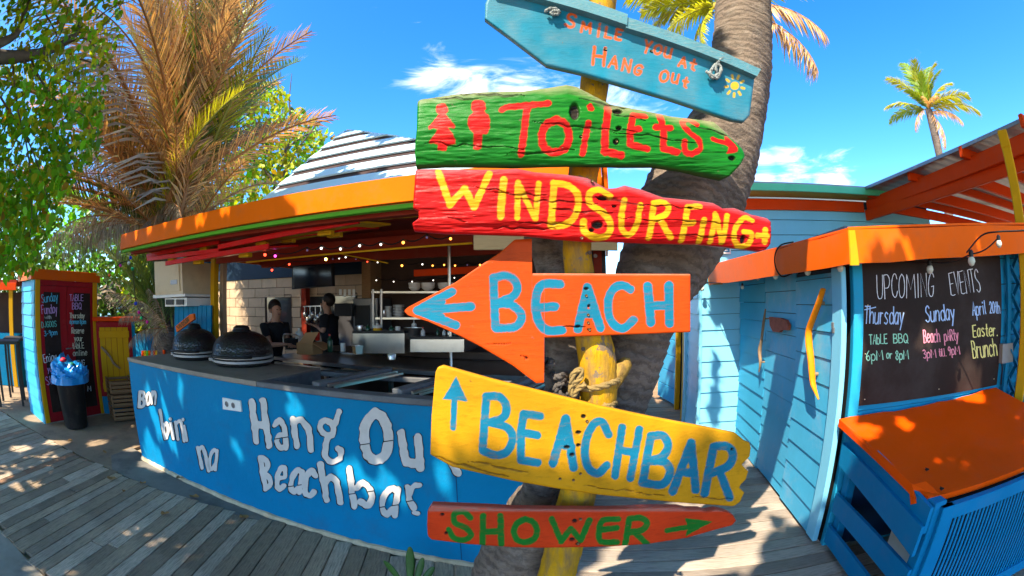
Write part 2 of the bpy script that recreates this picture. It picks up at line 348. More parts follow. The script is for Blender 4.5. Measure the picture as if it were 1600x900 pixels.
# painted board: front face a fine grid between four traced edges, real thickness, relief and paint mask
def sign_mat(name, c0, c1, c2, rough=.42, grain=.35, weather=(.30, .27, .2), wamt=.35, stretch=(2, 20, 20), bump=.35):
    m = bpy.data.materials.new(name); m.use_nodes = True; t = m.node_tree; t.nodes.clear(); L = t.links.new
    def n(ty, **k):
        q = t.nodes.new(ty)
        for a, b in k.items(): setattr(q, a, b)
        return q
    def rgbmix(f, a, b):
        q = n('ShaderNodeMix', data_type='RGBA'); L(f, q.inputs[0])
        for i, x in ((6, a), (7, b)):
            if isinstance(x, tuple): q.inputs[i].default_value = (*x, 1)
            else: L(x, q.inputs[i])
        return q.outputs[2]
    def mr(o, a, b, c, d):
        q = n('ShaderNodeMapRange'); L(o, q.inputs[0])
        for i, x in zip(('From Min', 'From Max', 'To Min', 'To Max'), (a, b, c, d)): q.inputs[i].default_value = x
        return q.outputs[0]
    out = n('ShaderNodeOutputMaterial'); b = n('ShaderNodeBsdfPrincipled'); L(b.outputs[0], out.inputs[0])
    at = n('ShaderNodeAttribute', attribute_name='mask'); sp = n('ShaderNodeSeparateColor'); L(at.outputs['Color'], sp.inputs[0])
    c = n('ShaderNodeTexCoord'); mp = n('ShaderNodeMapping'); mp.inputs['Scale'].default_value = stretch; L(c.outputs['Object'], mp.inputs[0])
    g = n('ShaderNodeTexNoise'); g.inputs['Scale'].default_value = 6; g.inputs['Detail'].default_value = 9; g.inputs['Roughness'].default_value = .68; L(mp.outputs[0], g.inputs['Vector'])
    g2 = n('ShaderNodeTexNoise'); g2.inputs['Scale'].default_value = 7; g2.inputs['Detail'].default_value = 4; L(c.outputs['Object'], g2.inputs['Vector'])
    cur = rgbmix(sp.outputs[0], c0, c1); cur = rgbmix(sp.outputs[2], cur, c2)
    h = n('ShaderNodeHueSaturation'); L(cur, h.inputs['Color']); L(mr(g2.outputs['Fac'], .3, .7, .82, 1.15), h.inputs['Value']); cur = h.outputs[0]
    cur = rgbmix(mr(g.outputs['Fac'], .52, .75, 0, grain), cur, (c0[0]*.45, c0[1]*.45, c0[2]*.45))
    g3 = n('ShaderNodeTexNoise'); g3.inputs['Scale'].default_value = 14; g3.inputs['Detail'].default_value = 8; g3.inputs['Roughness'].default_value = .75; L(mp.outputs[0], g3.inputs['Vector'])
    ad = n('ShaderNodeMath', operation='MULTIPLY'); L(sp.outputs[1], ad.inputs[0]); L(mr(g3.outputs['Fac'], .35, .6, .35, 1.0), ad.inputs[1])
    cur = rgbmix(ad.outputs[0], cur, weather)
    cur = rgbmix(mr(g3.outputs['Fac'], .62, .72, 0, wamt), cur, weather)
    g4 = n('ShaderNodeTexNoise'); g4.inputs['Scale'].default_value = 38; g4.inputs['Detail'].default_value = 6; g4.inputs['Roughness'].default_value = .7; L(c.outputs['Object'], g4.inputs['Vector']); cur = rgbmix(mr(g4.outputs['Fac'], .665, .69, 0, .75), cur, (weather[0]*.5, weather[1]*.45, weather[2]*.4))
    cur = rgbmix(at.outputs['Alpha'], (.02, .014, .01), cur)      # low alpha darkens holes and knots, cracks (painted shade) and the log's lower edge
    L(cur, b.inputs['Base Color']); b.inputs['Roughness'].default_value = rough; b.inputs['Specular IOR Level'].default_value = .15
    bn = n('ShaderNodeBump'); bn.inputs['Strength'].default_value = bump; bn.inputs['Distance'].default_value = .004; L(g.outputs['Fac'], bn.inputs['Height']); L(bn.outputs[0], b.inputs['Normal'])
    return m
def resample(pts, n):
    P = np.array(pts, float); d = np.r_[0, np.cumsum(np.hypot(*(P[1:]-P[:-1]).T))]; s = np.linspace(0, d[-1], n)
    return np.stack([np.interp(s, d, P[:, 0]), np.interp(s, d, P[:, 1])], -1)
def board(parent, top, bot, left, right, Y, thick, material, paint_fn, relief=None, nx=300, ny=70, name='board', byx=False, edge=.004, tilt=0.0, back_shrink=1.0):
    def rs(p, n):
        if byx:                       # columns stay vertical in the picture (needed where an edge steps)
            return p
        return resample(p, n)
    if byx:
        xs = byx; T = np.array([[x, np.interp(x, *np.array(top).T)] for x in xs]); B = np.array([[x, np.interp(x, *np.array(bot).T)] for x in xs]); nx = len(xs)
        t = np.linspace(0, 1, ny)[:, None, None]; G = T[None]*t + B[None]*(1-t)
    else:
        T, B = resample(top, nx), resample(bot, nx); Lf, Rt = resample(left, ny), resample(right, ny)   # left/right go bottom -> top
        s = np.linspace(0, 1, nx)[None, :, None]; t = np.linspace(0, 1, ny)[:, None, None]
        G = (1-t)*B[None]+t*T[None]+(1-s)*Lf[:, None]+s*Rt[:, None]-((1-s)*(1-t)*B[0]+s*(1-t)*B[-1]+(1-s)*t*T[0]+s*t*T[-1])
    X, Yp = G[..., 0], G[..., 1]
    D = ray_np(X, Yp); ty = Y/(D[..., 1]+0.0); P = D*ty[..., None] + np.array(CAMP)
    t1 = np.linspace(0, 1, ny)[:, None]; s1 = np.linspace(0, 1, nx)[None, :]
    rel = relief(X, Yp, t1+0*s1, s1+0*t1) if relief else np.zeros(X.shape)
    mask, dig = paint_fn(X, Yp)
    rnd = edge*(np.clip(1-np.minimum(t1, 1-t1)*ny/3.0, 0, 1)**2 + np.clip(1-np.minimum(s1, 1-s1)*nx/3.0, 0, 1)**2)
    P = P.copy(); P[..., 1] += rel + dig + rnd
    v = P.reshape(-1, 3); idx = np.arange(nx*ny).reshape(ny, nx)
    f = np.stack([idx[:-1, :-1], idx[:-1, 1:], idx[1:, 1:], idx[1:, :-1]], -1).reshape(-1, 4)
    loop = np.r_[idx[0, :], idx[1:, -1], idx[-1, -2::-1], idx[-2:0:-1, 0]]; nl = len(loop)
    ctr = v.mean(0); rings = []; base = len(v); vs = [v]
    for k, (dep, shr) in enumerate(((.35, 1.0), (.85, back_shrink), (1.0, back_shrink*.992))):
        rv = v[loop].copy(); rv[:, 1] = Y + thick*dep if relief is None else np.maximum(rv[:, 1]+.001, Y+thick*dep)
        rv[:, [0, 2]] = (rv[:, [0, 2]]-ctr[[0, 2]])*np.array([1-(1-shr)*.2, shr]) + ctr[[0, 2]]
        vs.append(rv); rings.append(base+k*nl+np.arange(nl))
    prev = loop
    for rr in rings:
        f = np.r_[f, np.stack([prev, rr, np.roll(rr, -1), np.roll(prev, -1)], -1)]; prev = rr
    bk = v.copy(); last = vs[-1]; bk[:, [0, 2]] = (bk[:, [0, 2]]-ctr[[0, 2]])*np.array([1-(1-back_shrink*.992)*.2, back_shrink*.992])+ctr[[0, 2]]; bk[:, 1] = Y+thick
    nb = sum(len(a) for a in vs); vs.append(bk)
    f = np.r_[f, np.stack([idx[:-1, :-1], idx[1:, :-1], idx[1:, 1:], idx[:-1, 1:]], -1).reshape(-1, 4)+nb]
    m = np.concatenate([mask.reshape(-1, 4)] + [np.tile([0, .55, 0, 1], (sum(len(a) for a in vs)-nx*ny, 1))])
    o = np_mesh(name, np.concatenate(vs), f, material, parent, smooth=True, attrs={'mask': m})
    o.data.set_sharp_from_angle(angle=R_(50)); return o
def mk_mask(X, Y, strokes, rad, wob=1.2, seed=1, extra=None, blue=None):
    m = np.zeros(X.shape+(4,)); m[..., 3] = 1
    d = np.full(X.shape, 1e9)
    for sts, r in ([(strokes, rad)] if not isinstance(strokes, dict) else strokes['multi']):
        d = np.minimum(d, seg_dist(X, Y, sts)-r)
    if extra:
        for p in extra: d = np.minimum(d, poly_dist(X, Y, p))
    d = d + (vnoise(X*.22, Y*.22, seed)-.5)*wob
    m[..., 0] = np.clip(.5-d/1.0, 0, 1)
    if blue: m[..., 2] = np.clip(.5-np.minimum.reduce([seg_dist(X, Y, [s])-r for s, r in blue])/1.0, 0, 1)
    return m
def holes(X, Y, m, pts):              # pts: (x, y, rx, ry): knots and nail holes
    dig = np.zeros(X.shape)
    for x, y, rx, ry in pts:
        q = np.hypot((X-x)/rx, (Y-y)/ry); k = np.clip(1.25-q, 0, 1); k = np.clip(k*3, 0, 1); m[..., 3] = np.minimum(m[..., 3], 1-k); dig += k*.006
    return dig
def cracks(X, Y, m, lst, slope=0.0):  # (x0, y0, x1, y1, width); groove shade is also painted in
    dig = np.zeros(X.shape)
    for x0, y0, x1, y1, w in lst:
        t = np.clip((X-x0)/(x1-x0), 0, 1); yy = y0+(y1-y0)*t+(vnoise(X*.08, X*0+y0, 5)-.5)*5
        ww = w*np.sin(np.pi*np.clip((X-x0)/(x1-x0), 0, 1))**.5*(.5+vnoise(X*.15, X*0+y0+9, 3))
        k = np.clip(1-np.abs(Y-yy)/np.maximum(ww, .01), 0, 1)*((X > x0) & (X < x1)); m[..., 3] = np.minimum(m[..., 3], 1-.6*np.clip(k*2, 0, 1)); dig += k*.004
    return dig
# lettering cut out of sheet and raised: outline of a distance field, extruded
def cutout(name, strokes, rad, surf, out_dir, depth, material, parent, cell=1.0, wob=0.0, seed=0, cuts=None, taper=None):
    xs = [p[0] for s in strokes for p in s]; ys = [p[1] for s in strokes for p in s]
    x0, x1, y0, y1 = min(xs)-rad-2*cell, max(xs)+rad+2*cell, min(ys)-rad-2*cell, max(ys)+rad+2*cell
    gx = np.arange(x0, x1+cell, cell); gy = np.arange(y0, y1+cell, cell); X, Y = np.meshgrid(gx, gy)
    D = seg_dist(X, Y, strokes)-rad + (vnoise(X*.16, Y*.16, seed)-.5)*wob
    if cuts is not None: D = np.maximum(D, cuts-seg_dist(X, Y, [[(x0-9, y0+(y1-y0)*.62+4), (x1+9, y0+(y1-y0)*.55)]]))
    vs = []; key = {}; tris = []; edges = []
    def vert(i, j, a):                # a: 0 node, 1 crossing to +x, 2 crossing to +y
        k = (i, j, a)
        if k not in key:
            x, y = gx[j], gy[i]
            if a == 1: d0, d1 = D[i, j], D[i, j+1]; x += cell*d0/(d0-d1)
            if a == 2: d0, d1 = D[i, j], D[i+1, j]; y += cell*d0/(d0-d1)
            key[k] = len(vs); vs.append((x, y))
        return key[k]
    ins = D < 0
    for i in range(D.shape[0]-1):
        for j in range(D.shape[1]-1):
            c = [ins[i, j], ins[i, j+1], ins[i+1, j+1], ins[i+1, j]]
            if not any(c): continue
            nod = [(i, j), (i, j+1), (i+1, j+1), (i+1, j)]; cr = [(i, j, 1), (i, j+1, 2), (i+1, j, 1), (i, j, 2)]
            poly = []; crossing = []
            for k in range(4):
                if c[k]: poly.append(vert(*nod[k], 0))
                if c[k] != c[(k+1) % 4]: q = vert(*cr[k]); poly.append(q); crossing.append((q, c[k]))
            if len(crossing) == 4:
                pass
            tris.append(tuple(poly))
            for k in range(len(crossing)):
                if crossing[k][1]: edges.append((crossing[k][0], crossing[(k+1) % len(crossing)][0]))
    n = len(vs); F = [surf(x, y) for x, y in vs]; od = Vector(out_dir)
    mb = MB(); mb.v = [p+od*depth for p in F]+[p+od*.0005 for p in F]
    mb.f = [t for t in tris] + [(a, b, b+n, a+n) for a, b in edges]
    return mb.build(name, material, parent)
def ribbon(mb, strokes, rad, surf, out):               # chalk or paint lines as thin strips on a surface
    for st in strokes:
        if len(st) < 2: continue
        n = len(st); L = []; Rr = []
        for i, (x, y) in enumerate(st):
            a = st[max(i-1, 0)]; b = st[min(i+1, n-1)]; dx, dy = b[0]-a[0], b[1]-a[1]; l = math.hypot(dx, dy)+1e-9
            r = rad*(.8+.4*random.random()); ex = 0
            if i == 0: x -= dx/l*rad*.6; y -= dy/l*rad*.6
            if i == n-1: x += dx/l*rad*.6; y += dy/l*rad*.6
            L.append((x-dy/l*r, y+dx/l*r)); Rr.append((x+dy/l*r, y-dx/l*r))
        o = Vector(out)*(.0012+random.random()*.0008); vs = [surf(*q)+o for q in L]+[surf(*q)+o for q in Rr]
        mb.add(vs, [(i, i+1, n+i+1, n+i) for i in range(n-1)])
def write(text, x0, y0, x1, y1, h, gap=.28, jitter=.06, hs=1.0):   # a word between two pixel positions of its base line
    ws = [{'I': .25, 'i': .2, 'l': .3, 'j': .35, ' ': .5, '.': .25, 'm': .85, 'M': .9, 'W': 1.0, 'w': .8, 't': .45, 'r': .45, 'f': .45, '-': .4}.get(c, .58) for c in text]
    tot = sum(ws)+gap*(len(text)-1)*.6; L = math.hypot(x1-x0, y1-y0); ang = math.degrees(math.atan2(y1-y0, x1-x0)); out = []; t = 0
    for c, w in zip(text, ws):
        if c != ' ':
            f = (t+w/2)/tot; cx = x0+(x1-x0)*f; cy = y0+(y1-y0)*f-h/2+(random.random()-.5)*h*jitter
            out += place(c, cx, cy, w/tot*L, h*hs, ang+(random.random()-.5)*4)
        t += w+gap*.6
    return out
# ================================================================ the signs on the post
YS = 1.10                             # metres in front of the lens to the faces of the signs
def circ(x, y, r, n=16): return [(x+r*math.cos(2*math.pi*k/n), y+r*math.sin(2*math.pi*k/n)) for k in range(n)]
def cm(*p): return catmull(p, 5)
def zz(L, ox, oy, sc): return [(x/sc+ox, y/sc+oy) for x, y in L]
def screw(parent, pts, Y, r=.0042):
    for x, y in pts:
        d = ray(x, y); p = CAMP+d*(Y/d.y); p.y = Y-.001
        MB().lathe(p, [(r, .003), (r, 0), (r*.8, -.0018), (r*.35, -.0012), (.0001, -.0002)], 8, Matrix.Rotation(R_(90), 3, 'X')@Matrix.Scale(-1, 3, (0, 0, 1))).build('screw', M_screw, parent)
def sroot(name, label, x, y): 
    d = ray(x, y); return thing(name, label, 'sign', CAMP+d*(YS/d.y), 'painted wooden signs on the driftwood post')

# 1 blue plank
sg = sroot('wooden_sign', 'turquoise plank sign reading Smile you at Hang Out, with a small yellow sun, topmost', 960, 90)
TX = []
for ch, x, y, w, h, r in [('S', 892, 32, 14, 21, 14), ('M', 916, 43, 14, 15, 8), ('i', 936, 46, 6, 22, 8), ('L', 951, 51, 9, 16, 10), ('E', 967, 54, 9, 16, 12), ('Y', 1012, 73, 10, 19, 14), ('o', 1029, 74, 12, 21, 14), ('u', 1045, 79, 11, 21, 14), ('A', 1067, 97, 11, 15, 14), ('t', 1083, 101, 9, 16, 14), ('A', 959, 97, 13, 18, 12), ('N', 979, 102, 11, 18, 12), ('G', 997, 109, 11, 15, 14), ('O', 1038, 119, 12, 17, 14), ('u', 1056, 119, 10, 21, 14), ('t', 1071, 129, 8, 15, 14)]:
    TX += place(ch, x, y, w, h, r)
H1 = place('H', 936, 88, 17, 27, 6)
sunr = [([(1148+11*math.cos(a), 134+12*math.sin(a)), (1148+15*math.cos(a), 134+17*math.sin(a))], 1.9) for a in [k*2*math.pi/9+.25 for k in range(9)]] + [([(1147.5, 134), (1148.5, 134)], 6.2)]
def pf(X, Y):
    m = mk_mask(X, Y, {'multi': [(TX, 2.1), (H1, 2.6)]}, 0, .8, 3, blue=sunr)
    m[..., 1] = np.clip(.25*vnoise(X*.05, Y*.05, 4), 0, 1)
    return m, holes(X, Y, m, [(946, 77, 2.2, 2.2), (1018, 80, 2.0, 2.0)])
M_s1 = sign_mat('turquoise_sign', (.008, .19, .29), (.62, .085, .005), (.66, .38, .01), grain=.4, wamt=.3, stretch=(3, 20, 14))
board(sg, [(768, -18), (830, 0), (975, 37), (1017, 52), (1100, 86), (1180, 118)], [(757, 28), (800, 60), (854, 101), (915, 115), (1050, 155), (1145, 187), (1163, 190)], [(757, 28), (758, 5), (768, -18)], [(1163, 190), (1172, 180), (1180, 118)], YS, .022, M_s1, pf, nx=320, ny=80)
M_cap = mat('weathered_turquoise', (.07, .24, .30), rough=.6, var=.2, scale=14, grain=((.28, .3, .28), .6, 20, (3, 20, 20)), bump=.4)
for (a, b, c_, d_, yy) in [((757, -42), (981, 22), (980, 39), (766, -20), -.030), ((978, 26), (1189, 108), (1183, 119), (978, 43), -.026)]:
    q = [CAMP+ray(*p)*((YS+yy)/ray(*p).y) for p in (a, b, c_, d_)]
    n_ = 14; mb = MB(); top_ = [q[0].lerp(q[1], i/n_) for i in range(n_+1)]; bo_ = [q[3].lerp(q[2], i/n_) for i in range(n_+1)]
    for L_ in (top_,):
        for p in L_[1:-1]: p.z += (random.random()-.5)*.003
    th = Vector((0, .052, 0)); mb.prism(top_+bo_[::-1], th); mb.build('cap_strip', M_cap, sg)
screw(sg, [(946, 77), (1018, 80)], YS)
# knotted rope ends on the blue plank
M_fray = mat('frayed_grey_rope', (.33, .36, .35), rough=.9, var=.3, scale=60, bump=.8, bscale=200)
for (x, y, lab, pts) in [(866, 18, 'small knotted grey rope end on the left of the blue plank sign', [(852, 18), (858, 15), (865, 13), (872, 16), (873, 21), (866, 23), (860, 20), (867, 17), (874, 19)]), (1120, 110, 'long knotted grey rope end hanging beside the yellow sun', [(1131, 84), (1127, 92), (1122, 97), (1118, 106), (1120, 116), (1113, 122), (1109, 114), (1116, 104), (1124, 101), (1126, 110), (1120, 122), (1104, 112)])]:
    k = thing('rope_knot', lab, 'rope', CAMP+ray(x, y)*((YS-.02)/ray(x, y).y), 'knotted rope ends on the blue sign')
    for t in range(3):
        P = [CAMP+ray(a+random.uniform(-1, 1), b+random.uniform(-1, 1))*((YS-.012-.012*abs(math.sin(i*1.3+t)))/ray(a, b).y) for i, (a, b) in enumerate(catmull(pts, 3))]
        MB().tube(P, [.0035+.0022*random.random() for _ in P], 6, jit=.5).build('strand', M_fray, k, smooth=True)

# 2 green log
sg = sroot('wooden_sign', 'green painted log sign reading Toilets with two red figures and an arrow', 900, 210)
A_ = lambda L: zz(L, 640, 120, 5.625); B_ = lambda L: zz(L, 900, 150, 3.6)
woman = A_([(250, 322), (310, 322), (350, 370), (402, 432), (392, 452), (342, 448), (370, 490), (398, 545), (400, 585), (332, 600), (318, 645), (245, 640), (245, 592), (160, 580), (215, 520), (252, 465), (215, 458), (172, 466), (163, 436), (205, 400)])
man = A_([(565, 298), (648, 292), (690, 335), (708, 385), (708, 440), (685, 500), (645, 508), (632, 632), (598, 642), (558, 632), (560, 498), (525, 460), (510, 410), (520, 350)])
arrowh = B_([(845, 208), (880, 240), (912, 285), (910, 312), (870, 325), (845, 322), (858, 290), (840, 272)])
st = {'multi': [([[(784, 171), (790, 167), (857, 161)]], 5.0), ([[(824, 165), (820, 200), (814, 239)]], 5.6), (place('O', 868, 212, 43, 50, 4), 6.3), ([[(923, 166), (923.5, 168)]], 5.4), ([[(919, 192), (911, 238)]], 5.0), ([[(951, 166), (946, 205), (945, 236), (971, 242)]], 6.0),
   ([[(1009, 180), (990, 178), (984, 205), (985, 225), (1012, 233)], [(984, 204), (998, 202)]], 5.2), ([[(1033, 178), (1037, 206), (1036, 232), (1058, 237)], [(1025, 198), (1048, 200)]], 5.4), ([cm((1091, 193), (1078, 184), (1067, 190), (1076, 204), (1091, 218), (1094, 232), (1080, 241), (1070, 235), (1070, 220))], 4.4), ([[(1115, 217), (1136, 224)]], 3.8)]}
def pf(X, Y):
    m = mk_mask(X, Y, st, 0, 2.0, 5, extra=[woman, man, arrowh, circ(689.5, 169, 10), circ(747, 165, 12)])
    tp = np.interp(X, [650, 711, 764, 818, 853, 887, 920, 956, 1011, 1053, 1094, 1136], [150, 140, 137, 136, 132, 125, 137, 158, 168, 176, 181, 200])
    m[..., 1] = np.clip(1.15-(Y-tp)/(9+12*vnoise(X*.03, X*0, 8)), 0, 1)
    bt = 258+np.clip(X-1022, 0, 200)*.17; m[..., 3] = np.minimum(m[..., 3], np.clip((bt-1-Y)/5, .35, 1))  # darkens the log towards its lower edge
    dig = holes(X, Y, m, [(898, 174, 7.2, 12), (1144, 247, 5, 3.5), (963, 221, 4.2, 4), (966, 172, 7, 4), (967, 200, 4, 3), (908, 213, 2, 2)])*1.8
    dig += cracks(X, Y, m, [(655, 149, 750, 152, 2.5), (700, 141, 820, 147, 3), (790, 240, 900, 232, 1.8), (830, 190, 1000, 206, 1.6), (905, 152, 980, 166, 2.5), (950, 205, 1090, 222, 1.7), (1080, 195, 1140, 212, 2), (660, 222, 820, 232, 1.6), (960, 176, 1010, 187, 2)])
    return m, dig
def rel_log(seed, amp, bulge):
    def f(X, Y, t, s):
        e = 2*t-1; r = bulge*(1-np.sqrt(np.clip(1-.96*e*e, 0, 1)))
        n = (vnoise(X*.012, Y*.09, seed)-.5)*amp + (vnoise(X*.04, Y*.33, seed+1)-.5)*amp*.45 + (vnoise(X*.1, Y*.8, seed+2)-.5)*amp*.2
        return r + n
    return f
M_s2 = sign_mat('green_log', (.006, .15, .010), (.52, .006, .005), (.7, .4, .02), rough=.4, weather=(.26, .24, .13), wamt=.25, stretch=(2.2, 20, 22), bump=.35)
top = [(650, 152), (656, 148), (711, 140), (764, 137), (818, 136), (853, 131), (887, 125), (903, 128), (920, 137), (956, 157), (1011, 167), (1053, 176), (1094, 181), (1119, 185), (1136, 200), (1161, 225)]
bot = [(648, 260), (693, 257), (800, 258), (889, 256), (969, 258), (1022, 258), (1067, 264), (1100, 272), (1131, 279)]
board(sg, top, bot, [(648, 260), (647, 235), (651, 200), (650, 152)], [(1131, 279), (1142, 274), (1158, 256), (1166, 242), (1161, 225)], YS-.004, .075, M_s2, pf, relief=rel_log(11, .0065, .03), nx=420, ny=110, back_shrink=.8)
screw(sg, [(963, 221), (908, 213), (878, 230)], YS+.004)

# 3 red log
sg = sroot('wooden_sign', 'red painted log sign reading Windsurfing in yellow letters with a yellow arrow at the end', 920, 330)
st = {'multi': [([[(684, 266), (703, 320), (726, 294), (741, 324), (764, 270)]], 5.4), ([[(787, 280), (782, 338)]], 5.8), ([[(809, 284), (808, 340)], [(810, 286), (836, 341)], [(842, 286), (837, 341)]], 4.4), ([[(866, 285), (861, 352)], cm((866, 285), (887, 289), (902, 303), (903, 325), (894, 343), (878, 352), (861, 352))], 5.4),
   ([cm((953, 306), (936, 295), (921, 303), (924, 320), (944, 334), (954, 350), (950, 366), (933, 371), (914, 361), (912, 345))], 5.3), ([cm((976, 312), (971, 338), (972, 357), (983, 366), (994, 354), (1001, 320))], 4.6), ([[(1022, 317), (1015, 371)], cm((1022, 317), (1036, 315), (1045, 323), (1040, 335), (1022, 343)), [(1030, 341), (1049, 371)]], 4.7),
   ([[(1094, 322), (1075, 323), (1066, 375)], [(1071, 349), (1083, 348)]], 4.7), ([[(1100, 343), (1094, 377)]], 4.3), ([[(1118, 334), (1111, 377)], [(1119, 335), (1128, 378)], [(1137, 336), (1129, 378)]], 4.0), ([cm((1176, 344), (1164, 340), (1150, 355), (1147, 372), (1156, 384), (1170, 381), (1174, 365), (1162, 362))], 4.0), ([[(1183, 368), (1199, 369)], [(1196, 359), (1195, 378)]], 4.3)]}
def pf(X, Y):
    m = mk_mask(X, Y, st, 0, 1.6, 7)
    tp = np.interp(X, [648, 809, 889, 950, 978, 1039, 1117, 1203], [261, 260, 270, 292, 288, 306, 315, 339])
    m[..., 1] = np.clip(.95-(Y-tp)/(10+26*vnoise(X*.012, X*0, 9)*np.clip((960-X)/200, .1, 1)), 0, .92)*np.clip(1-m[..., 0]*.7, 0, 1)
    dig = holes(X, Y, m, [(934, 351, 8, 5.5), (1161, 374, 3.4, 6), (942, 309, 7, 3.2), (960, 322, 3, 2), (1079, 324, 4, 1.6), (925, 359, 4, 3)])*1.5
    dig += cracks(X, Y, m, [(930, 308, 1010, 320, 3.4), (770, 300, 860, 305, 1.8), (740, 290, 800, 300, 1.4), (800, 312, 935, 318, 2), (810, 346, 915, 352, 2.0), (860, 328, 960, 333, 2.6), (1000, 318, 1100, 327, 2.2), (960, 340, 1180, 352, 1.5), (700, 342, 730, 345, 1.8), (1040, 366, 1180, 372, 1.3), (770, 355, 870, 358, 1.8)])
    return m, dig
M_s3 = sign_mat('red_log', (.46, .006, .005), (.60, .30, .006), (.7, .4, .02), rough=.35, weather=(.20, .10, .12), wamt=.3, stretch=(2.2, 20, 22), bump=.35)
top = [(648, 261.5), (676, 261), (764, 262), (809, 260), (836, 266), (889, 270), (920, 275), (950, 292), (966, 291), (978, 287), (1003, 293), (1039, 306), (1078, 310), (1117, 315), (1132, 324), (1151, 323), (1178, 333), (1203, 339)]
bot = [(645, 360), (693, 364), (740, 365), (818, 367), (871, 373), (920, 377), (942, 376), (1011, 379), (1094, 381), (1139, 386), (1190, 392.5)]
board(sg, top, bot, [(645, 360), (643, 348), (653, 341), (653, 329), (645, 325), (647, 286), (648, 261.5)], [(1190, 392.5), (1199, 389), (1205, 381), (1207, 346), (1203, 339)], YS-.002, .07, M_s3, pf, relief=rel_log(23, .006, .018), nx=430, ny=100, back_shrink=.86)
screw(sg, [(909, 372), (925, 283)], YS+.004)

# 4 orange arrow board
sg = sroot('wooden_sign', 'orange arrow shaped board reading Beach in blue, pointing left', 860, 485)
st = {'multi': [([[(652, 485), (706, 456)], [(652, 485), (712, 508)], [(656, 485), (736, 479)]], 6.9), ([[(664, 480), (690, 471)], [(664, 488), (690, 496)]], 6.4), ([[(771, 434), (774, 512)], cm((771, 434), (792, 431), (807, 443), (804, 461), (776, 474)), cm((776, 474), (800, 477), (815, 493), (806, 510), (775, 513))], 6.7),
  ([cm((875, 444), (850, 444), (840, 455), (837, 480), (842, 503), (855, 516), (878, 516)), [(838, 481), (867, 479)]], 7.1), ([[(903, 514), (918, 449), (938, 512)], [(910, 490), (930, 490)]], 7.1), ([cm((985, 452), (973, 446), (960, 450), (951, 466), (951, 490), (959, 507), (974, 513), (990, 500))], 6.7), ([[(1012, 447), (1017, 504)], [(1045, 446), (1046, 505)], [(1014, 478), (1045, 477)]], 7.1)]}
def pf(X, Y):
    m = mk_mask(X, Y, st, 0, 1.0, 15); m[..., 1] = np.clip((431.5-Y)/3, 0, 1)*(X > 833)*.8
    dig = holes(X, Y, m, [(916, 451, 3, 2), (920, 478, 2, 2), (903, 510, 3.5, 2), (921, 515, 2.5, 2), (822, 560, 2, 1)])
    return m, dig + cracks(X, Y, m, [(880, 509, 915, 512, 1.6), (758, 537, 800, 538, .8), (812, 556, 826, 562, 1.4)])
M_s4 = sign_mat('orange_board', (.56, .060, .002), (.006, .17, .27), (.7, .4, .02), rough=.5, grain=.5, weather=(.42, .20, .12), wamt=.35, stretch=(3, 20, 22), bump=.25)
top = [(632, 485), (637, 480), (670, 463), (710, 442), (750, 415), (782, 394), (803, 375), (806, 374), (831, 373), (831.5, 427), (1079, 428)]
bot = [(632, 487), (638, 493), (670, 503), (718, 525), (750, 541), (801, 571), (838, 599), (850, 598), (850.6, 528), (950, 524), (1079, 519)]
xs = sorted(set(list(np.linspace(632, 1079, 330)) + [831, 831.5, 850, 850.6]))
board(sg, top, bot, None, None, YS+.055, .016, M_s4, pf, byx=xs, ny=110, edge=.002)
screw(sg, [(916, 462), (919, 492), (919, 504), (921, 515)], YS+.055)

# 5 yellow board
sg = sroot('wooden_sign', 'yellow board with ragged right end reading Beachbar in blue beside an upward arrow', 920, 690)
st = {'multi': [([[(708, 668), (710, 625)]], 4.8), ([[(760, 619), (754, 702)], cm((760, 619), (780, 620), (791, 634), (787, 652), (765, 660)), cm((765, 660), (792, 668), (801, 684), (793, 705), (775, 711), (754, 704))], 6.5), ([[(844, 650), (818, 647), (814, 675), (814, 719), (840, 723)], [(816, 676), (839, 680)]], 6.5), ([[(864, 724), (884, 654), (896, 730)], [(873, 694), (893, 698)]], 6.9),
  ([cm((951, 679), (940, 659), (925, 666), (914, 697), (918, 728), (933, 740), (948, 727))], 6.5), ([[(972, 668), (961, 743)], [(999, 671), (985, 747)], [(967, 703), (991, 707)]], 6.2), ([[(1017, 681), (1004, 754)], cm((1017, 681), (1036, 681), (1044, 697), (1034, 714), (1012, 720)), cm((1012, 720), (1038, 722), (1047, 738), (1034, 757), (1004, 754))], 6.7), ([[(1051, 768), (1080, 692), (1087, 765)], [(1064, 737), (1085, 740)]], 6.7), ([[(1115, 698), (1101, 771)], cm((1115, 698), (1135, 697), (1145, 709), (1138, 728), (1110, 740)), [(1125, 738), (1140, 777)]], 6.7)]}
def pf(X, Y):
    m = mk_mask(X, Y, st, 0, 1.0, 25, extra=[[(713, 588), (730.5, 627), (692, 623.5)]])
    dig = holes(X, Y, m, [(912, 651, 3.4, 3.2), (904, 676, 4, 3), (904, 696, 3, 2.6), (886, 699, 4.2, 2.6), (894, 711, 3.6, 2.8), (1144, 702, 2, 2)])
    return m, dig + cracks(X, Y, m, [(675, 713, 800, 748, 2.2), (730, 722, 830, 738, 2.0), (1080, 778, 1150, 782, 1.4), (900, 757, 1040, 776, 1.2)])
M_s5 = sign_mat('yellow_board', (.55, .25, .004), (.005, .15, .25), (.7, .4, .02), rough=.55, grain=.6, weather=(.22, .14, .05), wamt=.5, stretch=(3, 16, 9), bump=.35)
top = [(680, 582), (684, 574), (692, 571), (767, 592), (852, 613), (940, 635), (1020, 652), (1100, 667), (1150, 677)]
bot = [(672, 711), (706, 730), (802, 752), (870, 764), (937, 774), (1050, 785), (1147, 792)]
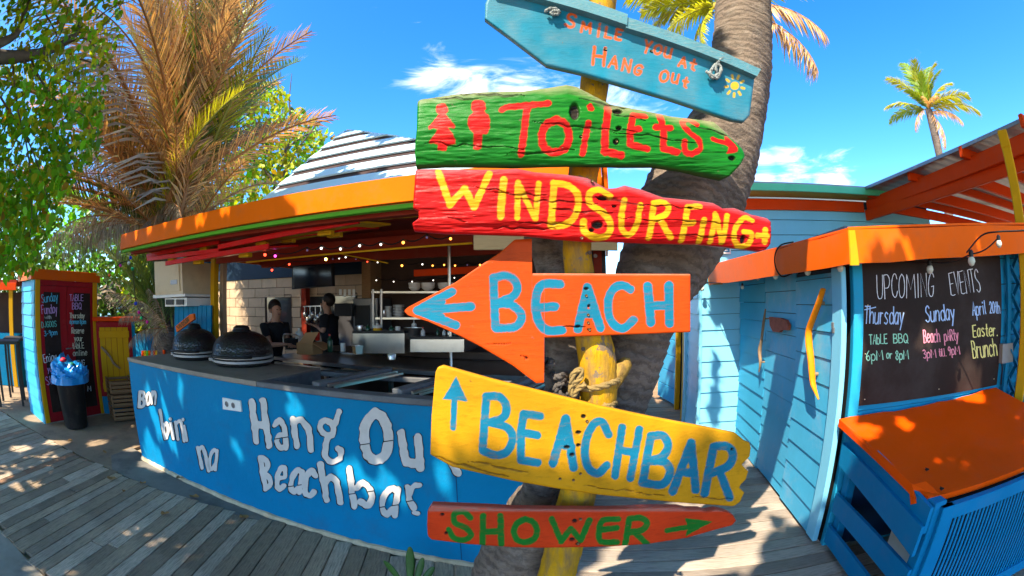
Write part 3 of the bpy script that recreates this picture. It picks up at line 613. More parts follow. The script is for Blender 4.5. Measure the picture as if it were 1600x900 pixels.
board(sg, top, bot, [(672, 711), (674, 650), (680, 582)], [(1147, 792), (1157, 785), (1161, 776), (1164, 770), (1156, 763), (1158, 758), (1166, 750), (1170, 737), (1161, 728), (1160, 726), (1166, 720), (1172, 714), (1174, 700), (1172, 692), (1164, 689), (1157, 683), (1150, 677)], YS+.02, .02, M_s5, pf, nx=400, ny=110)
screw(sg, [(917, 658), (907, 740), (875, 748), (896, 750)], YS+.02)

# 6 shower board
sg = sroot('wooden_sign', 'low orange board reading Shower in green letters with a green arrow, lowest on the post', 900, 825)
st = {'multi': [([cm((735, 809), (724, 800), (710, 803), (711, 817), (728, 825), (736, 836), (724, 844), (709, 840), (701, 828))], 4.7), ([[(755, 806), (754, 850)], [(782, 806), (783, 850)], [(755, 831), (783, 830)]], 5.0), (place('O', 821, 829, 36, 36, 0), 5.0), ([[(862, 811), (877, 846), (892, 826), (907, 844), (921, 813)]], 4.9), ([cm((966, 811), (942, 813), (936, 829), (939, 846), (964, 847)), [(937, 828), (964, 825)]], 4.7), ([[(983, 812), (977, 850)], cm((983, 811), (1001, 809), (1011, 817), (1003, 828), (981, 832)), [(992, 832), (1011, 850)]], 4.9), ([[(1042, 829), (1072, 824)]], 3.9)]}
def pf(X, Y):
    m = mk_mask(X, Y, st, 0, 1.0, 31, extra=[[(1070, 809), (1113, 815), (1071, 838), (1075, 824)]])
    m[..., 1] = np.clip((800.5-Y)/3, 0, 1)*.9
    return m, holes(X, Y, m, [(691, 804, 3, 2), (697, 833, 2.5, 2), (898, 814, 3.6, 2.6), (894, 843, 4, 2.4), (903, 850, 3, 2)])
M_s6 = sign_mat('orange_red_board', (.58, .040, .005), (.008, .15, .014), (.7, .4, .02), rough=.5, grain=.5, weather=(.36, .16, .12), wamt=.35, stretch=(3, 18, 22), bump=.35)
top = [(668, 799), (674, 790), (767, 794), (800, 796), (880, 797), (950, 797), (1025, 794), (1062, 794), (1075, 797), (1095, 797), (1105, 800), (1120, 797), (1127, 798), (1138, 801), (1146, 805)]
bot = [(668, 838), (674, 844), (731, 851), (800, 856), (845, 857), (907, 856), (950, 855), (1012, 851), (1075, 841), (1112, 830), (1145, 821)]
board(sg, top, bot, [(668, 838), (667, 820), (668, 799)], [(1145, 821), (1151, 814), (1146, 805)], YS, .03, M_s6, pf, nx=360, ny=60)
screw(sg, [(907, 811), (903, 849)], YS, .005)

# ---------------------------------------------------------------- the post, the ropes and the two trunks behind
M_post = mat('peeling_yellow_post', (.56, .29, .008), spec=.12, rough=.75, var=.3, scale=8, grain=((.16, .11, .07), .85, 5, (5, 5, 1.3)), bump=1.0, chip=(.17, .13, .10), chip_amt=.9, chip_lo=.575, chip_sc=11, dirt=(.15, .10, .055), dirt_amt=.8, dirt_scale=9)
YP = YS+.125
post = thing('driftwood_post', 'crooked yellow painted driftwood post that carries the six wooden signs', 'post', (.12, YP, 0))
PP = [(868, 905, 27), (880, 860, 28), (893, 810, 28), (908, 750, 27), (922, 690, 26), (933, 640, 27), (936, 600, 30), (933, 560, 29), (925, 520, 27), (912, 460, 24), (903, 410, 22), (902, 370, 22), (907, 310, 23), (913, 260, 23), (921, 190, 22), (929, 130, 21), (936, 60, 20), (941, 10, 20), (945, -40, 19), (948, -90, 17)]
P = []; Rr = []
for x, y, r in PP:
    d = ray(x, y); k = YP/d.y; P.append(CAMP+d*k); Rr.append(r/FPX*k*1.02)
P = [Vector((P[0].x-.10, YP, .02))] + [Vector((P[0].x-.05, YP, P[0].z*.5))] + P; Rr = [.055, .05]+Rr
P2 = [Vector(p) for p in catmull(P, 4)]; R2 = list(np.interp(np.linspace(0, len(P)-1, len(P2)), range(len(P)), Rr))
mbp = MB().tube(P2, R2, 20, jit=.07)
sb = at_plane(962, 585, (0, YP, 0), (0, 1, 0)); stub_ = MB().tube([sb-Vector((.05, 0, .055)), sb-Vector((.015, 0, .015)), sb+Vector((.016, 0, .012)), sb+Vector((.028, -.004, .032)), sb+Vector((.030, -.004, .048))], [.034, .036, .029, .019, .009], 12, jit=.45)
mbp.build('post', M_post, post, smooth=60)
stub_.build('broken_branch', mat('branch_stub', (.34, .20, .04), rough=.85, spec=.1, var=.35, scale=25, grain=((.10, .065, .035), .9, 8, (4, 4, 2)), bump=1.0, chip=(.14, .10, .07), chip_amt=1, chip_lo=.55, chip_sc=22), post, smooth=50)
M_knot = mat('post_knot', (.09, .06, .04), rough=.8, var=.4, scale=60, bump=.6)
for x, y in [(921, 395), (905, 413), (930, 400), (911, 545), (945, 550), (955, 565), (926, 530), (920, 262), (938, 640), (880, 880), (890, 868)]:
    d = ray(x, y); p = CAMP+d*((YP-.034)/d.y); MB().lathe(p, [(.006, .004), (.005, -.004), (.002, -.003)], 7, Matrix.Rotation(R_(90), 3, 'X')).build('knot', M_knot, post)
M_rope = mat('old_rope', (.30, .20, .07), rough=.9, var=.3, scale=30, bump=.6, bscale=160, dirt=(.06, .05, .04), dirt_amt=.6, dirt_scale=18)
M_ropeg = mat('grey_rope', (.10, .085, .075), rough=.95, var=.3, scale=30, bump=.6, bscale=160)
def rope(parent, path, r, m, name='strand', turns=None, seg=6):
    P = [Vector(p) for p in path]; n = len(P); L = sum((P[i+1]-P[i]).length for i in range(n-1)); turns = turns or L/(r*9)
    for k in range(3):
        Q = []; u = Vector((0, 0, 1)); acc = 0
        for i in range(n):
            T = (P[min(i+1, n-1)]-P[max(i-1, 0)]).normalized(); u = (u-T*u.dot(T)); u = u.normalized() if u.length > 1e-4 else Vector((1, 0, 0)); w = T.cross(u)
            if i: acc += (P[i]-P[i-1]).length
            a = 2*math.pi*(k/3+acc/L*turns); Q.append(P[i]+u*math.cos(a)*r*.55+w*math.sin(a)*r*.55)
        MB().tube(Q, r*.62, seg).build(name, m, parent, smooth=True)
rp = thing('rope', 'dirty yellow rope wound twice round the post above the yellow board', 'rope', at_plane(935, 610, (0, YP, 0), (0, 1, 0)))
def ring(cx, cy, dz, r, ph0, ph1, n=60):
    c = at_plane(cx, cy, (0, YP, 0), (0, 1, 0)); out = []
    for i in range(n+1):
        a = ph0+(ph1-ph0)*i/n; out.append(c+Vector((math.cos(a)*r, -math.sin(a)*r, dz*(a-ph0)/6.28 + .006*math.sin(a*2))))
    return out
rope(rp, ring(934, 595, -.012, .058, -1.2, 5.0), .0085, M_rope)
rope(rp, ring(930, 628, -.018, .056, -1.5, 5.1), .0085, M_rope)
rope(rp, [at_plane(x, y, (0, YP-.06, 0), (0, 1, 0)) for x, y in catmull([(893, 600), (896, 584), (908, 578), (906, 592), (892, 604), (895, 618), (903, 608), (915, 600)], 6)], .0075, M_rope)
rope(rp, [at_plane(x, y, (0, YP-.05, 0), (0, 1, 0)) for x, y in catmull([(942, 632), (958, 640), (962, 652), (956, 665), (952, 690)], 5)], .007, M_rope)
rg = thing('rope', 'tangled dark grey rope tied round the thin dark trunk left of the post', 'rope', at_r(870, 610, 1.25))
random.seed(3)
for pts in [[(848, 562), (862, 566), (855, 580), (868, 590), (884, 586), (874, 602), (862, 612), (880, 620), (892, 610), (900, 622)], [(886, 600), (870, 608), (880, 628), (866, 634), (878, 645), (892, 636), (884, 622), (896, 612)], [(854, 570), (870, 600), (862, 620), (876, 640), (890, 650)], [(893, 605), (884, 630), (878, 645), (888, 655), (898, 642)]]:
    rope(rg, [at_plane(x, y, (0, YP+.0+.03*math.sin(i*.7), 0), (0, 1, 0)) for i, (x, y) in enumerate(catmull(pts, 5))], .0095, M_ropeg)
rope(rg, [at_plane(x, y, (0, YP+.02+.02*math.sin(i*.7), 0), (0, 1, 0)) for i, (x, y) in enumerate(catmull([(965, 650), (980, 660), (993, 668), (999, 678)], 5))], .009, M_ropeg)

M_bark = mat('palm_bark', (.19, .14, .105), rough=.9, var=.35, scale=5, grain=((.045, .036, .03), .75, 5, (1.2, 1.2, 7)), bump=.8, dirt=(.34, .29, .24), dirt_amt=.5, dirt_scale=9)
def bark_rings(m, sc):
    t = m.node_tree; c = t.nodes.new('ShaderNodeTexCoord'); w = t.nodes.new('ShaderNodeTexWave'); w.bands_direction = 'Z'; w.inputs['Scale'].default_value = sc; w.inputs['Distortion'].default_value = 9; w.inputs['Detail'].default_value = 5; w.inputs['Detail Scale'].default_value = 2.2; w.inputs['Detail Roughness'].default_value = .65
    mp = t.nodes.new('ShaderNodeMapping'); mp.inputs['Rotation'].default_value = (0, R_(-14), 0); t.links.new(c.outputs['Object'], mp.inputs[0]); t.links.new(mp.outputs[0], w.inputs['Vector'])
    b = [n for n in t.nodes if n.type == 'BUMP'][0]; p = [n for n in t.nodes if n.type == 'BSDF_PRINCIPLED'][0]
    b2 = t.nodes.new('ShaderNodeBump'); b2.inputs['Strength'].default_value = .6; b2.inputs['Distance'].default_value = .005; t.links.new(w.outputs['Fac'], b2.inputs['Height']); t.links.new(b.outputs[0], b2.inputs['Normal']); t.links.new(b2.outputs[0], p.inputs['Normal'])
    src = p.inputs['Base Color'].links[0].from_socket; mx = t.nodes.new('ShaderNodeMix'); mx.data_type = 'RGBA'; mr = t.nodes.new('ShaderNodeMapRange'); mr.inputs[1].default_value = .1; mr.inputs[2].default_value = .45; mr.inputs[3].default_value = .42; mr.inputs[4].default_value = 0  # low parts of the wave darkened: groove shade put into the bark colour
    t.links.new(w.outputs['Fac'], mr.inputs[0]); t.links.new(mr.outputs[0], mx.inputs[0]); t.links.new(src, mx.inputs[6]); mx.inputs[7].default_value = (.05, .037, .028, 1); t.links.new(mx.outputs[2], p.inputs['Base Color'])
bark_rings(M_bark, 9.0)
def trunk_tube(pxs, yd, seg=28, rings=0.0, ground=None):
    P = []; Rr = []
    for i, (x, y, r) in enumerate(pxs):
        Y = yd[i] if isinstance(yd, list) else yd; d = ray(x, y); k = Y/d.y; P.append(CAMP+d*k); Rr.append(r/FPX*k)
    if ground: P = [Vector(g[0]) for g in ground]+P; Rr = [g[1] for g in ground]+Rr
    n = 26 if rings else 9; P2 = [Vector(p) for p in catmull(P, n)]; R2 = list(np.interp(np.linspace(0, len(P)-1, len(P2)), range(len(P)), Rr))
    if rings:                          # leaf scars: uneven shoulders every few centimetres
        acc = 0; nxt = rings; R3 = []
        for i in range(len(P2)):
            if i: acc += (P2[i]-P2[i-1]).length
            R3.append(R2[i]*(1+.045*(((acc+.012*math.sin(acc*31)) % rings)/rings)-.02)); 
        R2 = R3
    mb = MB().tube(P2, R2, seg)
    for i, v in enumerate(mb.v):       # ovals and dents
        c = P2[min(i//seg, len(P2)-1)]; k = i % seg; ang = 2*math.pi*k/seg
        f = 1+.05*math.sin(ang*2+v.z*2.1)+.03*math.sin(ang*5+v.z*9)+.05*(float(vnoise(ang*3, v.z*30, 4))-.5)+.03*(float(vnoise(ang*9, v.z*9, 7))-.5)
        mb.v[i] = c+(v-c)*f
    return mb, P2, R2
palm = thing('palm_tree', 'thick curved palm trunk leaning right behind the signs, its crown above the picture', 'tree', (-.05, 1.5, 0))
mb, P2, R2 = trunk_tube([(800, 905, 62), (825, 850, 58), (846, 800, 54), (895, 745, 50), (935, 690, 50), (962, 630, 50), (985, 560, 52), (1004, 500, 56), (1025, 440, 66), (1052, 380, 76), (1082, 318, 76), (1112, 260, 66), (1136, 200, 56), (1152, 140, 48), (1160, 70, 43), (1163, 0, 40), (1160, -70, 38), (1152, -140, 35)],
                        [1.45, 1.45, 1.45, 1.45, 1.45, 1.45, 1.45, 1.45, 1.45, 1.47, 1.5, 1.52, 1.55, 1.58, 1.6, 1.62, 1.64, 1.66], rings=.045, ground=[((-.05, 1.46, -.05), .17), ((-.03, 1.46, .15), .14)])
mb.build('trunk', M_bark, palm, smooth=True)
PALM_TOP = P2[-1]
M_trunk2 = mat('thin_dark_trunk', (.20, .155, .12), rough=.9, var=.4, scale=9, grain=((.03, .025, .02), .8, 8, (3, 3, 8)), bump=.9, dirt=(.4, .36, .3), dirt_amt=.5, dirt_scale=20)
t2 = thing('dead_tree_trunk', 'thin rough grey dead trunk rising just left of the post behind the arrow board', 'tree', (0, 1.38, 0))
mb, q, _ = trunk_tube([(838, 800, 30), (862, 700, 30), (878, 640, 32), (884, 590, 32), (882, 540, 30), (872, 480, 28), (866, 430, 27), (860, 398, 28), (852, 365, 34), (846, 330, 26), (846, 290, 9)], 1.37, seg=16, ground=[((-.03, 1.39, -.03), .09)])
mb.build('trunk', M_trunk2, t2, smooth=True)
# ================================================================ ground
M_sand = mat('sand', (.42, .33, .22), rough=.95, var=.25, scale=.7, bump=.5, bscale=25, dirt=(.2, .15, .1), dirt_amt=.5, dirt_scale=1.5)
gb = MB(); n_ = 24
gb.add([(-300, -300, -.045), (300, -300, -.045), (300, 60, -.045), (-300, 60, -.045)], [(0, 1, 2, 3)])
struct(gb.build('ground', M_sand))
sb_ = MB(); sb_.add([(-300, 34, -.03), (300, 30, -.03), (900, 900, -.03), (-900, 900, -.03)], [(0, 1, 2, 3)]); struct(sb_.build('sea', mat('sea_water', (.02, .16, .20), rough=.18, var=.2, scale=.05, bump=.4, bscale=.8, spec=.5)))
M_slab = mat('worn_concrete', (.23, .20, .165), rough=.8, var=.35, scale=1.6, bump=.4, bscale=50, dirt=(.05, .045, .04), dirt_amt=.7, dirt_scale=2.2)
M_dirt = mat('trodden_dirt', (.34, .24, .15), rough=.95, var=.35, scale=1.2, bump=.6, bscale=30, dirt=(.08, .06, .05), dirt_amt=.6, dirt_scale=3)
def by(x, b=2.26): return (b-.21*x)/.978
sl_ = MB()
pts = [(-3.9, 2.64), (-1.72, 2.60), (-1.70, by(-1.7)+.06), (-4.3, by(-4.3)+.1), (-4.3, 2.95)]
sl_.prism([(x, y, -.006) for x, y in pts], (0, 0, -.035)); struct(sl_.build('concrete_strip', M_slab))
sl_ = MB(); sl_.prism([(-14, 2.68, -.012), (-3.9, 2.66, -.012), (-4.28, 2.96, -.012), (-4.28, 9.5, -.012), (-14, 9.5, -.012)], (0, 0, -.03)); struct(sl_.build('dirt_path', M_dirt))
sl_ = MB(); sl_.prism([(-12, -3, -.012), (3.5, -3, -.012), (3.5, .88, -.012), (-12, .88, -.012)], (0, 0, -.03)); struct(sl_.build('pavement', M_conc))
# deck planks, each its own piece
deck = bpy.data.objects.new('deck', None); COL.objects.link(deck); deck['kind'] = 'structure'
M_dk = [mat('deck_plank_%d' % i, c, rough=.85, var=.34, scale=2.2, grain=((.11, .09, .07), .8, 7, g), bump=.8, obj_rand=.2, dirt=(.60, .46, .33), dirt_amt=.35, dirt_scale=6) for i, (c, g) in enumerate([((.44, .315, .20), (13, 1.1, 10)), ((.34, .24, .15), (13, 1.1, 10)), ((.54, .41, .29), (13, 1.1, 10)), ((.36, .19, .10), (13, 1.1, 10))])]
random.seed(21)
def plank(p, q, w, m, th=.032):
    p, q = Vector(p), Vector(q); d = (q-p); L = d.length; a = math.atan2(d.y, d.x)-math.pi/2
    mb = MB(); nseg = max(3, int(L/.35)); hw = w/2; top = []; vs = []
    for i in range(nseg+1):
        y = -L/2+L*i/nseg; j1, j2 = (random.random()-.5)*.006, (random.random()-.5)*.006; z = (random.random()-.5)*.003
        ey = (random.random()-.5)*.012 if i in (0, nseg) else 0
        vs += [(-hw+j1, y+ey, -th), (-hw+j1, y+ey, -.004+z), (-hw+.005+j1, y+ey, z), (hw-.005+j2, y+ey, z), (hw+j2, y+ey, -.004+z), (hw+j2, y+ey, -th)]
    fs = [(i*6+k, i*6+k+1, (i+1)*6+k+1, (i+1)*6+k) for i in range(nseg) for k in range(5)] + [(0, 1, 2, 3, 4, 5)[::-1], tuple(nseg*6+k for k in range(6))]
    mb.add(vs, fs); o = mb.build('plank', m, deck); o.location = (p+q)/2; o.rotation_euler = (random.uniform(-.002, .002), random.uniform(-.006, .006), a); o.location.z = random.uniform(-.004, .002); return o
x = -.12
while x > -11:
    w = random.uniform(.115, .172); xc = x-w/2; y0 = .90+random.uniform(-.04, .05)
    y1 = (by(xc)-.015 if xc > -1.72 else 2.63)+random.uniform(-.03, .015)
    t = math.tan(R_(7)); cut = None
    if xc < -2.7 and random.random() < .45: cut = random.uniform(1.3, 2.2)
    m = random.choices(M_dk, [5, 4, 3, .8])[0]
    xx = lambda y: xc-(y-2.4)*t
    if cut: plank((xx(y0), y0, 0), (xx(cut-.005), cut-.005, 0), w-.008, m); plank((xx(cut+.005), cut+.005, 0), (xx(y1), y1, 0), w-.008, random.choice(M_dk[:3]))
    else: plank((xx(y0), y0, 0), (xx(y1), y1, 0), w-.008, m)
    x -= w
ux, uy = math.cos(R_(-14)), math.sin(R_(-14)); v = .75
M_dl = [mat('side_deck_plank_%d' % i, c, rough=.85, var=.25, scale=2.2, grain=((.08, .07, .06), .6, 7, (13, 1.1, 10)), bump=.7, obj_rand=.16, dirt=(.45, .42, .37), dirt_amt=.3, dirt_scale=6) for i, c in enumerate([(.42, .33, .26), (.36, .28, .215), (.48, .385, .30)])]
M_dw = mat('brown_deck_plank', (.38, .23, .12), rough=.8, var=.25, scale=2, grain=((.1, .05, .025), .5, 7, (13, 1.1, 10)), bump=.5, obj_rand=.15)
while v < 12:
    w = random.uniform(.12, .16); vc = v+w/2; nx_, ny_ = -uy, ux
    s0 = (-.10-nx_*vc)/ux if vc < 2.5 else (-.55-nx_*vc)/ux
    s1 = (2.6 if vc < 4.4 else 3.8)/ux - nx_*vc/ux + (vc-4)*.16
    p = (nx_*vc+ux*s0, ny_*vc+uy*s0, 0); q = (nx_*vc+ux*s1, ny_*vc+uy*s1, 0)
    plank(p, q, w-.007, M_dw if vc > 5.3 else random.choice(M_dl)); v += w

# ================================================================ bar counter
M_cblue = mat('counter_blue_paint', (.003, .205, .41), spec=.06, rough=.55, var=.10, scale=1.5, bump=.45, bscale=14, dirt=(.03, .13, .24), dirt_amt=.6, dirt_scale=3.5, chip=(.30, .34, .36), chip_amt=.45, chip_lo=.70, chip_sc=12)
M_ctop = mat('counter_top', (.30, .25, .20), rough=.7, var=.3, scale=3, bump=.35, bscale=40, dirt=(.05, .045, .04), dirt_amt=.7, dirt_scale=3)
M_slat = mat('dark_slab', (.13, .13, .135), rough=.6, var=.3, scale=5, bump=.5, bscale=25, dirt=(.3, .3, .3), dirt_amt=.4, dirt_scale=9)
M_navyj = mat('joint_dark_blue', (.004, .06, .14), rough=.8, bump=0)  # dark blue for the seam line in the counter's render
ctr = thing('bar_counter', 'blue rendered bar counter with large white cut out letters and grey top', 'counter', bar(-2.3, 2.26, 0))
AL, AR = -4.47, -.22; rotB = BAR.rot()
def bbox(mb, a0, a1, b0, b1, z0, z1, bev=0): return mb.box(bar((a0+a1)/2, (b0+b1)/2, (z0+z1)/2), (a1-a0, b1-b0, z1-z0), rotB, bev)
bbox(MB(), AL, AR, 2.26, 2.36, -.01, 1.035, .004).build('front_wall', M_cblue, ctr)
bbox(MB(), AL, AL+.1, 2.361, 3.05, -.01, 1.035).build('side_wall', M_cblue, ctr); bbox(MB(), AR-.1, AR, 2.361, 3.05, -.01, 1.035).build('side_wall', M_cblue, ctr)
bbox(MB(), AL-.005, -2.32, 2.25, 3.07, 1.036, 1.075, .004).build('counter_top', M_ctop, ctr)
bbox(MB(), -2.318, AR+.005, 2.25, 2.36, 1.036, 1.075, .006).build('front_rim', M_slat, ctr)
bbox(MB(), -2.318, AR+.005, 3.0, 3.07, 1.02, 1.06, .006).build('back_rim', M_slat, ctr)
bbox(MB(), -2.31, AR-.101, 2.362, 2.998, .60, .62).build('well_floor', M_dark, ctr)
bbox(MB(), -2.318, -2.27, 2.362, 2.998, .62, 1.07, .004).build('well_wall', M_slat, ctr)
for a in (-1.72, -1.10, -.55):
    mb = MB(); q0, q1 = bar(a-.12, 2.36, 1.075), bar(a+.10, 3.02, 1.105); mb.bar3(q0, q1, .085, .05, bev=.006); mb.build('well_divider', M_slat, ctr)
    mb = MB(); mb.bar3(bar(a-.02, 2.37, 1.082), bar(a+.17, 3.02, 1.095), .018, .018); mb.bar3(bar(a+.03, 2.37, 1.075), bar(a+.22, 3.02, 1.085), .012, .014); mb.build('divider_rail', M_steel, ctr)
mb = MB(); vs = []; nn_ = 70
for i in range(nn_+1):
    a = AL+(AR-AL)*i/nn_; h = .018+.012*random.random(); o_ = .022+.014*random.random(); vs += [bar(a, 2.259, h), bar(a, 2.259-o_*.5, h*.8), bar(a, 2.259-o_, -.006)]
mb.add(vs, [(i*3+k, i*3+k+1, (i+1)*3+k+1, (i+1)*3+k) for i in range(nn_) for k in range(2)]); mb.build('mortar_fillet', mat('mortar', (.52, .42, .28), rough=.9, var=.3, scale=9, bump=.5), ctr)
bbox(MB(), -.83, -.826, 2.2575, 2.2592, .02, 1.03).build('render_joint', M_navyj, ctr)
def cp(x, y): return at_plane(x, y, bar(0, 2.26, 0), BAR.w)
M_let = mat('cream_letter_board', (.62, .58, .54), rough=.7, var=.1, scale=6, bump=.25, bscale=30, dirt=(.35, .3, .25), dirt_amt=.3, dirt_scale=10)
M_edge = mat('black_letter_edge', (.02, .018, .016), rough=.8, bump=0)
def low(ch, xl, yb, w, hx, rot=0): h = hx/.66; return place(ch, xl+w/2, yb-h/2, w, h, rot)
def letter(strokes, r, seed, wob=1.6):
    o = cutout('letter', strokes, r, cp, BAR.w, .009, M_let, ctr, cell=1.0, wob=wob, seed=seed, cuts=(.75 if seed in (41, 44, 49, 52, 53, 54) else None))
    o.data.materials.append(M_edge)
    for p in o.data.polygons:         # painted black cut edge
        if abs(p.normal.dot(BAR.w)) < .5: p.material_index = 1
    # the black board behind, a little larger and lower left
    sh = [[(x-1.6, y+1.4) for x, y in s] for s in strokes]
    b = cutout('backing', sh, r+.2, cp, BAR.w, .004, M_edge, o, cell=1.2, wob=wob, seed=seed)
    return o
L_ = [([[(395, 627), (402, 690)], [(412, 625), (422, 696)], [(400, 662), (417, 665)]], 5.0), ([[(430, 664), (438, 656), (445, 665), (448, 699)], cm((446, 679), (437, 680), (434, 692), (440, 699), (448, 696))], 4.2), ([[(459, 654), (465, 697)], cm((459, 662), (470, 655), (481, 666), (485, 680), (487, 703))], 4.8),
      ([cm((531, 642), (524, 662), (510, 656), (501, 665), (505, 675), (520, 680)), cm((520, 662), (522, 676), (513, 684), (510, 698), (509, 712), (520, 721), (532, 715), (534, 704), (529, 700))], 4.4), (place('O', 589, 681, 38, 74, -3), 7.6), ([[(628, 676), (632, 708), (637, 722), (655, 724)], [(654, 683), (658, 730)]], 6.6), ([[(703, 652), (706, 720), (716, 738)], [(690, 680), (724, 686)]], 6.5),
      ([[(407, 714), (416, 762)], cm((407, 714), (417, 718), (420, 728), (413, 738)), cm((413, 738), (422, 746), (424, 756), (416, 763))], 4.0), (low('e', 435, 764, 13, 34, 8), 3.6), (low('a', 457, 769, 17, 34, 8), 4.0), (low('c', 478, 774, 17, 38, 6), 4.2), ([[(502, 725), (511, 780)], cm((507, 756), (516, 745), (526, 750), (530, 765), (533, 783))], 4.8), ([[(547, 732), (554, 790)], cm((557, 762), (568, 754), (579, 764), (582, 778), (575, 790), (565, 783))], 4.9), (low('a', 599, 803, 25, 40, 8), 4.6), ([[(638, 760), (641, 780), (648, 793)], cm((641, 772), (646, 760), (656, 757))], 4.6), ([[(648, 800), (654, 802)]], 3.4),
      (place('B', 223, 624, 8, 24, 4), 2.3), (low('o', 230, 632, 6, 19, 4), 1.9), (low('n', 239, 631, 6, 19, 4), 1.9), ([[(251, 641), (259, 685)], cm((256, 668), (261, 660), (264, 672), (261, 684))], 2.4), ([[(268, 661), (272, 685)], [(267, 654), (267.4, 655)]], 2.2), ([[(275, 659), (279, 686)], cm((276, 663), (282, 657), (286, 668), (289, 689))], 2.3), ([[(289, 665), (293, 688)], [(287, 655), (287.4, 656)]], 2.1), ([[(310, 699), (317, 731)], cm((311, 704), (317, 698), (322, 710), (327, 735))], 2.8), (low('a', 329, 733, 12, 30, 6), 2.6)]
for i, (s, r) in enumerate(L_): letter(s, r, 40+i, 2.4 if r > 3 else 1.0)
q = [cp(*p) for p in ((349, 621), (377, 626), (379, 643), (350, 639))]
pl = thing('wall_socket', 'white double wall socket on the blue counter front above the lettering', 'socket', q[0])
MB().prism(q, BAR.w*.012).build('plate', M_white, pl)
for x, y in ((356, 631), (366, 633)):
    c = cp(x, y)+BAR.w*.013; MB().lathe(c, [(.022, 0), (.022, .002), (.017, .0025), (.016, -.004+.004)], 12, BAR.w.to_track_quat('Z', 'Y').to_matrix()).build('socket_ring', M_grey, pl)

# ================================================================ the bar building
M_dceil = mat('dark_red_boards', (.22, .026, .012), rough=.6, var=.25, scale=4, bump=.3, obj_rand=.25)
M_tile = mat('cream_wall_tile', (.62, .44, .28), rough=.55, var=.1, scale=3, bump=.08, obj_rand=.07, dirt=(.2, .14, .09), dirt_amt=.25)
M_navy = mat('navy_wall', (.012, .035, .07), rough=.6, bump=.1)
M_dwall = mat('dark_wall', (.07, .04, .028), rough=.7, var=.3, bump=.1)
M_fasc = paint('fascia_orange', (.86, .150, .001), rough=.5, var=.12, dirt_amt=.3)
bb = thing('beach_bar', 'open beach bar with orange fascia, dark red ceiling and pale blue slatted pyramid roof', 'building', bar(-2.3, 4, 0))
bbox(MB(), -4.50, 0.0, 2.17, 2.20, 2.165, 2.315, .003).build('fascia', M_fasc, bb)
bbox(MB(), -4.50, -.002, 2.202, 2.25, 2.135, 2.163, .003).build('green_trim', M_green, bb)
MB().box(bar(-4.51, 3.9, 2.24), (.03, 3.4, .15), rotB).build('side_fascia', M_orange, bb); MB().box(bar(.016, 3.9, 2.24), (.03, 3.4, .15), rotB).build('side_fascia', M_orange, bb)
for i in range(11): bbox(MB(), -4.49, -.01, 2.26+i*.38, 2.26+i*.38+.372, 2.24, 2.262).build('ceiling_board', M_dceil, bb)
for b in (2.30, 3.4, 4.5): bbox(MB(), -4.45, -.03, b, b+.07, 2.12, 2.238).build('beam', M_dred, bb)
bp = lambda x, y, b: at_plane(x, y, bar(0, b, 0), BAR.w)
def beampx(x0, y0, x1, y1, b, w, h, m, name, parent): MB().bar3(bp(x0, y0, b), bp(x1, y1, b), w, h, bev=.003).build(name, m, parent)
beampx(385, 410, 738, 380, 3.0, .02, .014, M_yellow, 'yellow_batten', bb)
beampx(534, 397, 606, 411, 3.6, .02, .012, M_yellow, 'yellow_batten', bb)
beampx(340, 405, 740, 371, 3.15, .05, .10, M_dred, 'beam', bb)
beampx(648, 427, 775, 420, 4.9, .06, .08, M_redor, 'red_rail', bb)
bbox(MB(), -7.6, -4.52, 5.62, 5.7, 2.24, 2.9).build('upper_wall', M_navy, bb); bbox(MB(), -7.6, 0, 5.62, 5.7, -.02, 2.24).build('back_wall', M_dwall, bb)
bbox(MB(), -7.3, -3.22, 5.57, 5.615, 2.06, 2.239).build('navy_band', M_navy, bb)
# tiles of the back wall
def tile(a0, a1, z0, z1): bbox(MB(), a0+.004, a1-.004, 5.585, 5.615, z0+.004, z1-.004, .003).build('tile', M_tile, bb)
rows = 9; rnd = random.Random(5)
for r in range(rows):
    z0 = .62+r*.16; a = -7.3+(.18 if r % 2 else 0)
    while a < -3.25:
        a1 = min(a+.36, -3.22); ac = (a+a1)/2
        segs = [(a, a1)]
        if .82 < z0 < 1.72:
            for o0, o1 in ((-5.42, -4.8), (-4.58, -3.5)):
                segs = [q for s0, s1 in segs for q in ((s0, min(s1, o0)), (max(s0, o1), s1)) if q[1]-q[0] > .02]
        for s0, s1 in segs: tile(s0, s1, z0, z0+.16)
        a = a1
for (a0, a1, z0, z1) in [(-5.42, -4.8, .9, 1.78), (-4.58, -3.5, .9, 1.78)]:
    f = bbox(MB(), a0, a1, 5.605, 5.618, z0, z1).build('mirror', mat('mirror_glass', (.05, .05, .055), rough=.08, var=0, bump=0, spec=1.0), bb)
    mb = MB()
    for (c, s) in [(((a0+a1)/2, z0), (a1-a0, .02)), (((a0+a1)/2, z1), (a1-a0, .02)), ((a0, (z0+z1)/2), (.02, z1-z0)), ((a1, (z0+z1)/2), (.02, z1-z0))]: mb.box(bar(c[0], 5.6, c[1]), (s[0]+.001, .03, s[1]+.002), rotB)
    mb.build('mirror_frame', M_dwall, f)
bbox(MB(), -3.24, -3.1, 5.3, 5.614, .6, 2.2).build('pillar', mat('plywood', (.35, .19, .08), rough=.6, grain=((.15, .07, .03), .4, 8, (2, 2, 12))), bb)
